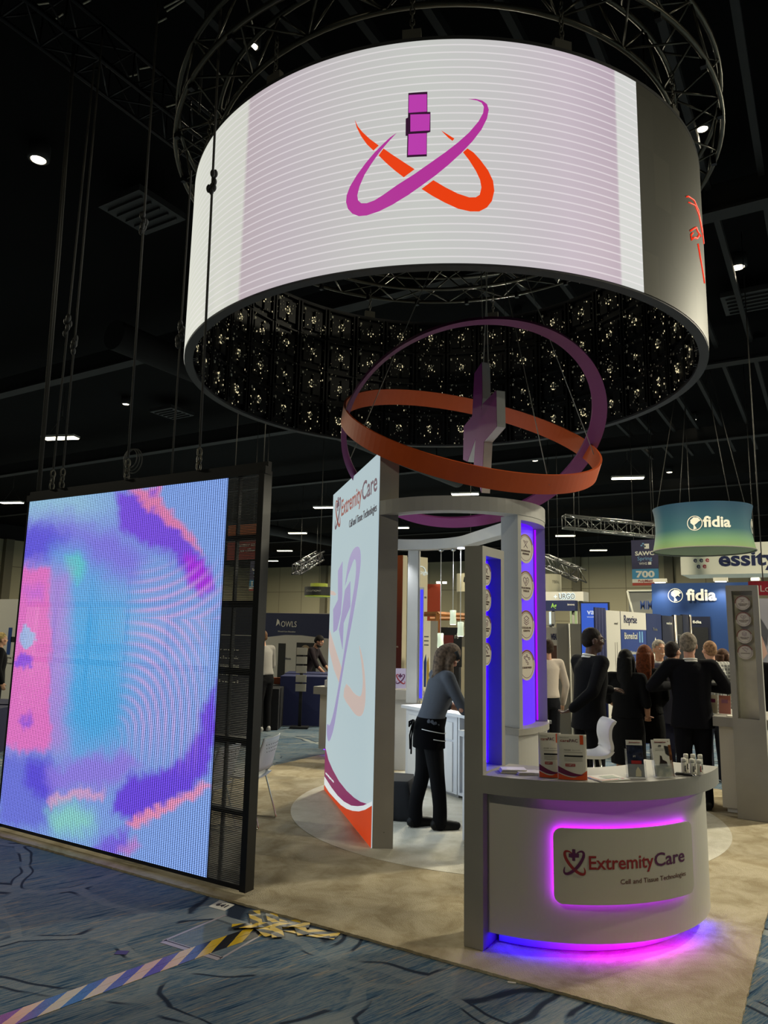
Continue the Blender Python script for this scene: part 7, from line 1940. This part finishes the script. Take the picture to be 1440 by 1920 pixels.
word(t, F, w * 0.12, h - 0.46, 'Biomedical', 0.11, m_ltr, w=w * 0.50); word(t, F, w * 0.12, h - 0.72, 'Advanced Solutions for Healing', 0.06, m_ltr, w=w * 0.70)
put(t, F, w * 0.16, h - 1.42, w * 0.30, 0.58, m_wh, 'white_picture'); put(t, F, w * 0.52, h - 1.42, w * 0.30, 0.58, m_wh, 'white_picture')
word(t, F, w * 0.20, h - 0.94, 'hs2', 0.05, m_drk, w=w * 0.12, z=0.007); word(t, F, w * 0.56, h - 0.94, 'wef', 0.05, m_drk, w=w * 0.12, z=0.007)
for x_ in (0.3, 0.66): MB().prism([(w * x_ - 0.10, h - 1.38), (w * x_ + 0.08, h - 1.38), (w * x_ + 0.12, h - 1.0), (w * x_ + 0.02, h - 1.02)], 0.004, 0.007, F).obj('arm_picture', mat('arm_tan', (176, 150, 118), 0.6), t)
put(t, F, w * 0.70, h - 0.52, w * 0.05, 0.19, mat('letter_sky', (110, 160, 200), 0.5), 'pale_stripe'); put(t, F, w * 0.80, h - 0.52, w * 0.05, 0.19, mat('letter_sky', (110, 160, 200), 0.5), 'pale_stripe')
t, F, w, h = row(1211, 1239, 1150, 'pull_up_banner', 'dark blue banner with a white pointed oval', 'banner', mat('banner_deep', (24, 40, 84), 0.5), group='pull up banners')
MB().prism([(w * 0.55, h - 0.42), (w * 0.72, h - 0.62), (w * 0.72, h - 0.92), (w * 0.55, h - 1.12), (w * 0.38, h - 0.92), (w * 0.38, h - 0.62)], 0.001, 0.006, F).obj('white_oval', m_ltr, t); word(t, F, w * 0.4, h - 0.30, 'Tela', 0.05, m_gr, w=w * 0.3)
t, F, w, h = row(1241, 1262, 1154, 'pull_up_banner', 'narrow black banner with three big white letters', 'banner', m_navy2, group='pull up banners')
word(t, F, w * 0.3, h - 0.72, 'mpn', 0.20, m_ltr, w=w * 0.50, bold=0.02); word(t, F, w * 0.35, h - 0.16, 'wound care', 0.05, m_ltr, w=w * 0.5)
t, F, w, h = row(1264, 1279, 1153, 'pull_up_banner', 'black banner second from the blue wall, left of the narrow lettered one', 'banner', m_dk, group='pull up banners')
word(t, F, w * 0.3, h - 0.45, 'TTC', 0.08, m_gr, w=w * 0.4); MB().tube([F @ Vector((0, 0, 0.02)), F @ Vector((0, h, 0.02))], 0.02, 6).obj('edge_pole', mat('pole_bright', (190, 180, 166), 0.3, 0.6), t)
t, F, w, h = row(1280, 1292, 1152, 'pull_up_banner', 'black banner nearest the blue wall with white letters', 'banner', m_navy2, group='pull up banners')
word(t, F, w * 0.1, h - 0.72, 'Thida', 0.12, m_ltr, w=w * 0.6, bold=0.02); MB().tube([F @ Vector((w, 0, 0.02)), F @ Vector((w, h, 0.02))], 0.02, 6).obj('edge_pole', mat('pole_bright', (190, 180, 166), 0.3, 0.6), t)
# grey divider, screen, other signs between column and banners
t, F, w, h = board(1049, 1094, 1169, 1420, 10.8, 'grey_divider', 'plain grey divider panel left of the tall person in the black suit', 'divider', m_gr, 0.05, to_floor=True, xdir=RGT.xy.to_3d())
MB().tube([F @ Vector((w * 0.50, h, 0.01)), F @ Vector((w * 0.56, 0, 0.01))], 0.012, 6).obj('seam_strip', m_ltr, t)
t, F, w, h = board(1090, 1145, 1129, 1250, 18, 'blue_screen', 'bright blue display with white letters, above the grey divider', 'screen', m_dk, 0.08)
put(t, F, 0.03, 0.03, w - 0.06, h - 0.06, emit('screen_blue', (46, 96, 214), 0.8), 'picture', 0.004); word(t, F, w * 0.24, h - 0.30, 'va', 0.13, emit('screen_white', (220, 230, 250), 0.8), w=w * 0.26, bold=0.02, z=0.006)
word(t, F, w * 0.24, h - 0.38, 'wound care', 0.04, emit('screen_white', (220, 230, 250), 0.8), w=w * 0.4, z=0.006)
q = F @ Vector((w / 2, 0, -0.04)); MB().box((q.x, q.y, q.z / 2), (0.2, 0.08, q.z)).obj('stand', m_dk, t)
t, F, w, h = board(1000, 1094, 1110, 1127, 20, 'lit_sign', 'rounded white sign with glowing edged letters, right of the curved column', 'sign', m_wh, 0.5)
word(t, F, w * 0.42, h * 0.22, '+', h * 0.5, emit('glow_white', (220, 240, 240), 1.2), bold=0.02); word(t, F, w * 0.52, h * 0.22, 'URGO', h * 0.56, m_gr, w=w * 0.32, bold=0.02, z=0.02)
MB().text('URGO', F @ Matrix.Translation((w * 0.52, h * 0.22, 0.004)), h * 0.58, w=w * 0.325, bold=0.09).obj('halo', emit('glow_white', (220, 240, 240), 1.2), t)
for x_ in (0.3, 0.9): 
    q = F @ Vector((w * x_, 0, -0.25)); MB().tube([q, Vector((q.x, q.y, 0))], 0.05, 8).obj('post', m_gr, t)
t, F, w, h = board(1000, 1079, 1126, 1145, 19.2, 'blue_sign', 'dark blue sign with two green letters, under the glowing white sign', 'sign', m_navy, 0.2)
word(t, F, w * 0.43, h * 0.30, 'Ag', h * 0.42, mat('letter_lime', (150, 200, 90), 0.5), w=w * 0.13, bold=0.02); word(t, F, w * 0.82, h * 0.52, 'innova', h * 0.2, m_ltr, w=w * 0.16)
for x_ in (0.45, 0.92):
    q = F @ Vector((w * x_, 0, -0.1)); MB().tube([q, Vector((q.x, q.y, 0))], 0.04, 8).obj('post', m_gr, t)
t, F, w, h = board(1069, 1083, 1136, 1172, 19.6, 'green_light_box', 'small pale green lit panel under the blue sign', 'light box', m_wh, 0.06)
put(t, F, 0.01, 0.01, w - 0.02, h - 0.02, emit('green_lit', (176, 196, 130), 0.7), 'lit_face'); q = F @ Vector((w / 2, 0, -0.03)); MB().box((q.x, q.y, q.z / 2), (0.1, 0.05, q.z)).obj('stand', m_gr, t)
t, F, w, h = board(1020, 1040, 1147, 1172, 18, 'glow_box', 'white glowing frame right of the curved column', 'light box', m_gr, 0.06)
put(t, F, w * 0.5, 0, w * 0.18, h, emit('glow_white', (220, 240, 240), 1.2), 'lit_edge'); put(t, F, w * 0.5, -0.03, w * 0.45, 0.06, m_dk, 'shelf'); q = F @ Vector((w / 2, 0, -0.03)); MB().box((q.x, q.y, q.z / 2), (0.1, 0.05, q.z)).obj('stand', m_gr, t)
t, F, w, h = board(1015, 1052, 1176, 1275, 13.5, 'poster_panel', 'cream poster panel with a brown picture, right of the curved column', 'poster', m_wh, 0.05)
word(t, F, w * 0.52, h - 0.22, 'WEAR', 0.10, m_drk, w=w * 0.36, bold=0.05); put(t, F, w * 0.45, h - 0.58, w * 0.45, 0.25, mat('poster_brown', (92, 60, 46), 0.6), 'brown_picture'); put(t, F, w * 0.6, h - 0.95, w * 0.35, 0.22, m_gr, 'grey_picture')
q = F @ Vector((w / 2, 0, -0.03)); MB().box((q.x, q.y, q.z / 2), (0.2, 0.05, q.z)).obj('stand', m_gr, t)
t = thing('draped_table', at_d(1040, 1330, 12.4) * 1, 'table under dark blue cloth right of the curved column', 'table'); q = at_d(1034, 1300, 12.6)
t.location = (q.x, q.y, 0); MB().box((q.x, q.y, 0.38), (0.9, 0.6, 0.75), radians(31)).obj('cloth', m_navy, t); MB().box((q.x, q.y, 0.765), (0.92, 0.62, 0.02), radians(31)).obj('table_top', m_navy2, t)
DC2 = at_d(1022, 1094, 24); t = thing('round_banner', DC2, 'small cream round hanging banner right of the curved column', 'hanging banner')
MB().arcwall((DC2.x, DC2.y), 0.45, 0.52, 0, 360, DC2.z - 0.30, DC2.z + 0.28, 40).obj('cloth', m_cream, t)
MB().text('TOTAL', Matrix(), 0.09, 'C', w=0.30, fn=lambda q: Vector((DC2.x + 0.53 * cos(va + 0.5 + q.x / 0.53), DC2.y + 0.53 * sin(va + 0.5 + q.x / 0.53), DC2.z - 0.02 + q.y))).obj('lettering', m_gr, t)
MB().tube([DC2 + Vector((0.45, 0, 0.28)), Vector((DC2.x + 0.45, DC2.y, CEIL))], 0.01, 5).obj('hanging_cable', m_wire, t)

# --- seen through the pavilion
def tower_box(px0, px1, px2, py0, d, name, label, mL, mR, cat='booth tower', to=0.004):
    """box with a left face px0..px1 and a right face px1..px2"""
    a = at_d(px1, py0, d); top = a.z; ang = -28
    L_ = Vector((-cos(radians(ang)), -sin(radians(ang)), 0)); 
    wl = (px1 - px0) / FPX * d * 1.15; wr = (px2 - px1) / FPX * d * 1.25
    xl = (CR_ * -1 * 0.86 + CF * 0.5).normalized(); xr = (CR_ * 0.8 + CF * 0.6).normalized()
    t = thing(name, (a.x, a.y, to), label, cat); o = Vector((a.x, a.y, 0))
    p = [o, o + xr * wr, o + xr * wr + xl * wl, o + xl * wl]
    MB().prism([(q.x, q.y) for q in p], to, top).obj('body', mR, t)
    F = frame(o + xl * wl + Vector((0, 0, to)), -xl, ZAX); FR = frame(o + Vector((0, 0, to)), xr, ZAX)
    put(t, F, 0.005, 0.0, wl - 0.01, top - to, mL, 'left_face', 0.006)
    return t, F, FR, wl, wr, top - to
m_grad, nt, b, N, L = nodes_mat('orange_to_maroon')
tc = N.new('ShaderNodeTexCoord'); sep = N.new('ShaderNodeSeparateXYZ'); L.new(tc.outputs['Object'], sep.inputs[0])
mr = N.new('ShaderNodeMapRange'); mr.inputs[1].default_value = 1.2; mr.inputs[2].default_value = 3.2; L.new(sep.outputs['Z'], mr.inputs[0])
r = ramp(N, [(0.0, (84, 24, 22)), (0.45, (104, 36, 24)), (1.0, (190, 88, 26))]); L.new(mr.outputs[0], r.inputs['Fac']); L.new(r.outputs['Color'], b.inputs['Base Color'])
t, F, FR, wl, wr, h = tower_box(735, 756, 764, 1041, 12.6, 'orange_tower', 'tall booth tower, orange above and maroon below, beside the panel post', m_grad, m_cream)
word(t, F, wl * 0.3, h * 0.5, 'wound healing', 0.03, m_ltr, w=wl * 0.4)
t, F, FR, wl, wr, h = tower_box(764, 783, 803, 1044, 13.4, 'cream_tower', 'tall cream booth tower with a white outlined emblem, seen through the pavilion', m_cream, m_cream)
B = MB(); c = (wr * 0.35, h - 0.26)
B.tube([FR @ Vector((c[0] + 0.10 * cos(w_) , c[1] + 0.09 * sin(w_), 0.01)) for w_ in [radians(k) for k in range(-20, 200, 15)]], 0.008, 5)
B.text('rogs', FR @ Matrix.Translation((c[0] - 0.10, c[1] - 0.05, 0.004)), 0.07, w=0.26); B.obj('emblem', emit('emblem_white', (220, 232, 226), 0.8), t)
word(t, FR, wr * 0.1, h - 0.75, 'innovations', 0.05, m_gr, w=wr * 0.8)
t, F, w, h = board(800, 826, 1095, 1210, 14.2, 'red_wall', 'orange red wall piece behind the cream tower', 'booth wall', mat('wall_red', (168, 62, 34), 0.6), 0.2, to_floor=True, xdir=RGT.xy.to_3d())
for x_ in (0.8, 1.25):
    MB().box(F @ Vector((w * x_, h + 0.03, 0.05)), (0.07, 0.05, 0.04)).obj('flood_lamp', emit('flood_glow2', (255, 246, 225), 4.0), t)
rail = thing('wooden_rail', at_d(800, 1153, 11.4), 'orange wooden beam frame crossing behind the pendant lamps', 'beam'); m_wood = mat('warm_wood', (176, 112, 50), 0.5, var=0.15, scale=6)
a, c, e = at_d(768, 1152, 11.4), at_d(820, 1151, 11.0), at_d(905, 1158, 12.2); e.z = c.z
MB().tube([a, c], 0.035, 4).obj('front_beam', m_wood, rail); MB().tube([c, e], 0.035, 4).obj('side_beam', m_wood, rail)
a2, c2 = at_d(806, 1160, 12.6), at_d(880, 1160, 12.6); MB().tube([a2, c2], 0.03, 4).obj('rear_beam', m_wood, rail)
for q in (c, e): MB().tube([Vector((q.x, q.y, ZC)), q], 0.04, 4).obj('post', m_wood, rail)
t, F, FR, wl, wr, h = tower_box(793, 808, 822, 1164, 10.7, 'cream_plinth', 'short cream stand with a blue and yellow swirl, left of the lowest pendant', m_creamL, m_gr, 'display stand')
MB().prism([(wl * 0.25, h - 0.95), (wl * 0.22, h - 0.6), (wl * 0.45, h - 0.48), (wl * 0.55, h - 0.6), (wl * 0.5, h - 0.95)], 0.007, 0.010, F).obj('blue_swirl', mat('swirl_blue', (40, 70, 130), 0.5), t)
MB().prism([(wl * 0.58, h - 0.95), (wl * 0.60, h - 0.6), (wl * 0.78, h - 0.52), (wl * 0.86, h - 0.7), (wl * 0.80, h - 0.95)], 0.007, 0.010, F).obj('yellow_swirl', mat('swirl_yellow', (206, 170, 60), 0.5), t)
for k_ in range(3): put(t, F, wl * 0.22, h - 0.24 - 0.06 * k_, wl * 0.55, 0.018, m_gr, 'text_line', 0.009)
t, F, w, h = board(826, 866, 1176, 1250, 11.0, 'dark_display', 'dark display with a red picture behind the pendant lamps', 'screen', m_dk, 0.08, xdir=RGT.xy.to_3d())
put(t, F, w * 0.05, h * 0.35, w * 0.55, h * 0.45, mat('picture_maroon', (110, 34, 26), 0.5), 'red_picture'); word(t, F, w * 0.66, h * 0.72, 'rb', 0.08, m_ltr, w=w * 0.2); q = F @ Vector((w / 2, 0, -0.04)); MB().box((q.x, q.y, q.z / 2), (0.3, 0.08, q.z)).obj('stand', m_dk, t)
DC3 = at_d(875, 1093, 22); t = thing('cream_drum', DC3, 'cream hanging drum sign with a black flame mark behind the pendant cords', 'hanging banner')
MB().arcwall((DC3.x, DC3.y), 0.26, 0.30, 0, 360, DC3.z - 0.27, DC3.z + 0.27, 36).obj('cloth', m_cream, t)
fnd = lambda q: Vector((DC3.x + 0.306 * cos(va - 0.35 + q.x / 0.3), DC3.y + 0.306 * sin(va - 0.35 + q.x / 0.3), DC3.z + q.y))
B = MB(); B.quad([fnd(Vector(p)) for p in ((-0.03, 0.02, 0), (0.01, 0.0, 0), (0.03, 0.12, 0), (0.0, 0.17, 0))]).quad([fnd(Vector(p)) for p in ((0.03, 0.0, 0), (0.06, 0.02, 0), (0.07, 0.09, 0), (0.04, 0.07, 0))]); B.obj('flame_mark', m_dk, t)
MB().tube([DC3 + Vector((0, 0.28, 0.27)), Vector((DC3.x, DC3.y + 0.28, CEIL))], 0.01, 5).obj('hanging_cable', m_wire, t)
t, F, w, h = board(840, 905, 1175, 1290, 13.0, 'beige_booth', 'beige booth wall behind the bottles of the serving bar', 'booth wall', m_cream, 0.1, to_floor=True, xdir=RGT.xy.to_3d())
put(t, F, w * 0.35, h - 0.35, w * 0.3, 0.2, m_gr, 'grey_picture')

# --- left: table booths behind the picture screen
t, F, w, h = board(486, 613, 1149, 1345, 17.0, 'booth_backwall', 'white booth wall with a dark blue head and a white owl like mark', 'booth wall', m_wh, 0.08, to_floor=True)
u = w / 127
MB().prism([(0, h), (w, h - 0.02), (w, h - 37 * u), (w * 0.6, h - 33 * u), (w * 0.35, h - 33 * u), (0, h - 38 * u)], 0.001, 0.008, F).obj('blue_head', m_navy, t)
word(t, F, 36 * u, h - 21 * u, 'OWLS', 0.13, m_ltr, w=30 * u, z=0.010); word(t, F, 30 * u, h - 29 * u, 'Wound Care Education', 0.03, m_ltr, w=34 * u, z=0.010)
MB().prism([(26 * u, h - 20 * u), (28 * u, h - 9 * u), (32 * u, h - 12 * u), (34 * u, h - 20 * u), (31 * u, h - 16 * u)], 0.009, 0.013, F).obj('owl_mark', m_ltr, t)
for x0, y0, ww, hh in ((32, 120, 14, 74), (67, 112, 37, 68)): put(t, F, x0 * u, h - y0 * u, ww * u, hh * u, m_dk, 'dark_picture', 0.006)
MB().ball(F @ Vector((84 * u, h - 54 * u, 0.0)), (9 * u, 0.02, 7 * u)).obj('tan_picture', mat('picture_tan', (150, 128, 96), 0.6), t); word(t, F, 45 * u, h - 70 * u, 'Ethosis', 0.05, m_navy, w=12 * u)
def cloth_table(px0, px1, py0, d, label, rgb, dy=0.7, txt=None):
    a = at_d(px0, py0, d); c = at_d(px1, py0, d); zt = a.z; w = (c - a).length
    xd = Vector(((c - a).x, (c - a).y, 0)).normalized(); F = frame((a.x, a.y, 0.004), xd, ZAX); t = thing('draped_table', Vector((a.x, a.y, 0)) + xd * w / 2, label, 'table')
    B = MB(); n = int(w / 0.02)
    pts = [(w * k / n, 0.012 * sin(w * k / n * 2 * pi / 0.12)) for k in range(n + 1)]
    B.prism([(x, y) for x, y in pts] + [(w, -dy), (0, -dy)], 0, zt - 0.02, F @ Matrix.Rotation(radians(-90), 4, 'X'))
    B.obj('cloth', mat('tcloth_%d_%d_%d' % rgb, rgb, 0.85), t)
    MB().box((w / 2, zt - 0.012, -dy / 2), (w + 0.02, 0.018, dy + 0.03), M=F).obj('table_top', mat('tcloth_%d_%d_%d' % rgb, rgb, 0.85), t)
    if txt: word(t, F, w * 0.40, (zt - 0.02) * 0.40, txt, 0.11, m_ltr, w=w * 0.55, z=0.016)
    return t, F, w, zt
t, F, w, zt = cloth_table(438, 533, 1283, 14.2, 'black covered table with white letters, at the picture screen post', (14, 15, 22), txt='education')
mk = lambda x, y, s, c, lab, name='leaflet_pile': tag(MB().box(F @ Vector((w * x, zt + s[2] / 2 + 0.0, -y)), s, radians(31)).obj(name, mat('pile_%d_%d' % (c[0], c[1]), c, 0.6)), lab, 'leaflets')
mk(0.40, 0.25, (0.34, 0.24, 0.012), (190, 160, 100), 'yellowish leaflets spread on the black covered table'); mk(0.80, 0.30, (0.16, 0.10, 0.12), (120, 60, 30), 'small brown box on the black covered table', 'small_box')
t, F, w, zt = cloth_table(535, 640, 1262, 14.9, 'dark blue covered table in front of the blue headed booth wall', (24, 32, 78))
t = thing('brochure_stand', at_d(565, 1340, 14.2) * 1.0, 'black brochure stand with four white pockets beside the blue covered table', 'brochure stand'); q = at_d(565, 1260, 13.9); t.location = (q.x, q.y, 0.004)
Rz = atan2(RGT.y, RGT.x); M = Matrix.Translation((q.x, q.y, 0.004)) @ Matrix.Rotation(Rz, 4, 'Z')
MB().box((0, 0.03, 0.75), (0.06, 0.03, 1.5), M=M).obj('post', m_dk, t); MB().box((0, 0, 0.015), (0.34, 0.26, 0.03), M=M).obj('base', m_dk, t)
for k in range(5): MB().box((0, -0.01, 1.42 - 0.17 * k), (0.20, 0.02, 0.135), M=M).obj('white_leaflet', m_wh, t)
t, F, w, h = board(395, 482, 1135, 1290, 12.2, 'dark_backdrop', 'dark navy stand with small white text lines behind the picture screen end', 'backdrop', m_navy2, 0.08, to_floor=True)
for k in range(5): word(t, F, w * 0.18, h - 0.75 - 0.13 * k, ('care for', 'chronic', 'wounds that', 'never fully', 'heal')[k], 0.05, m_ltr, w=w * 0.42)
put(t, F, w * 0.15, h - 0.5, w * 0.7, 0.012, m_ltr, 'white_rule')
t, F, w, h = board(425, 497, 986, 1050, 16.5, 'curved_banner', 'orange and red hanging banner with white words behind the picture screen end', 'hanging banner', mat('banner_red', (158, 44, 30), 0.6), 0.04)
put(t, F, 0, h * 0.62, w, h * 0.38, mat('banner_orange', (190, 96, 36), 0.6), 'orange_half', 0.006)
word(t, F, w * 0.30, h * 0.36, 'better and', h * 0.10, m_ltr, w=w * 0.50, z=0.008); word(t, F, w * 0.30, h * 0.20, 'certified!', h * 0.10, m_ltr, w=w * 0.52, z=0.008); hang(t, F, w, h, (0.1, 0.85))
DC4 = at_d(598, 1108, 24); t = thing('ring_banner', DC4, 'hanging black ring banner with yellow green underside, left of the tall panel', 'hanging banner')
rr4 = 27 / FPX * 24
MB().arcwall((DC4.x, DC4.y), rr4 * 0.93, rr4, 0, 360, DC4.z - 0.15, DC4.z + 0.12, 40).obj('black_band', m_dk, t)
MB().arcwall((DC4.x, DC4.y), 0.02, rr4 * 0.94, 0, 360, DC4.z - 0.20, DC4.z - 0.15, 40).obj('green_underside', mat('lime_cloth', (170, 182, 60), 0.6), t)
MB().arcwall((DC4.x, DC4.y), 0.02, rr4 * 0.6, 0, 360, DC4.z + 0.12, DC4.z + 0.24, 40).obj('green_top', mat('lime_cloth', (170, 182, 60), 0.6), t)
MB().text('SOLUTIONS', Matrix(), 0.05, 'C', w=0.55, fn=lambda q: Vector((DC4.x + (rr4 + 0.006) * cos(va - 0.35 + q.x / rr4), DC4.y + (rr4 + 0.006) * sin(va - 0.35 + q.x / rr4), DC4.z - 0.04 + q.y))).obj('lettering', m_ltr, t)
MB().tube([DC4 + Vector((0, 0, 0.24)), Vector((DC4.x, DC4.y, CEIL))], 0.01, 5).obj('hanging_cable', m_wire, t)
# left edge: white banner with blue mark, behind the fair haired person
t, F, w, h = board(-60, 42, 1124, 1400, 14.5, 'white_backdrop', 'white backdrop with a big steel blue letter at the left edge', 'backdrop', m_wh, 0.08, to_floor=True)
u = w / 102
word(t, F, 76 * u, h - 54 * u, 'S', 0.27, mat('letter_steel', (64, 110, 140), 0.5), w=16 * u, bold=0.04); put(t, F, 56 * u, h - 62 * u, 7 * u, 30 * u, mat('letter_blue', (44, 70, 130), 0.5), 'blue_mark'); put(t, F, 62 * u, h - 48 * u, 11 * u, 6 * u, m_dk, 'dark_mark')
word(t, F, 45 * u, h - 66 * u, 'Negative Pressure', 0.035, m_gr, w=45 * u); word(t, F, 45 * u, h - 72 * u, 'Treatment System', 0.035, m_gr, w=45 * u)
t, F, w, zt = cloth_table(-80, 30, 1318, 11.0, 'dark blue covered table at the left edge with white curved lines', (20, 24, 60))
MB().tube([F @ Vector((w * 0.7, zt * 0.75, 0.018)), F @ Vector((w * 0.85, zt * 0.7, 0.018)), F @ Vector((w * 0.98, zt * 0.5, 0.018))], 0.008, 5).obj('white_curve', m_ltr, t)
tag(MB().box(F @ Vector((w * 0.92, zt + 0.10, -0.2)), (0.10, 0.06, 0.20), radians(31)).obj('white_carton', m_wh), 'small white carton on the blue covered table at the left edge', 'carton')
# small notice board against the far wall, between screen and panel
for px, d, lab in ((655, 30, 'far dark booth divider behind the tall panel'),):
    pass
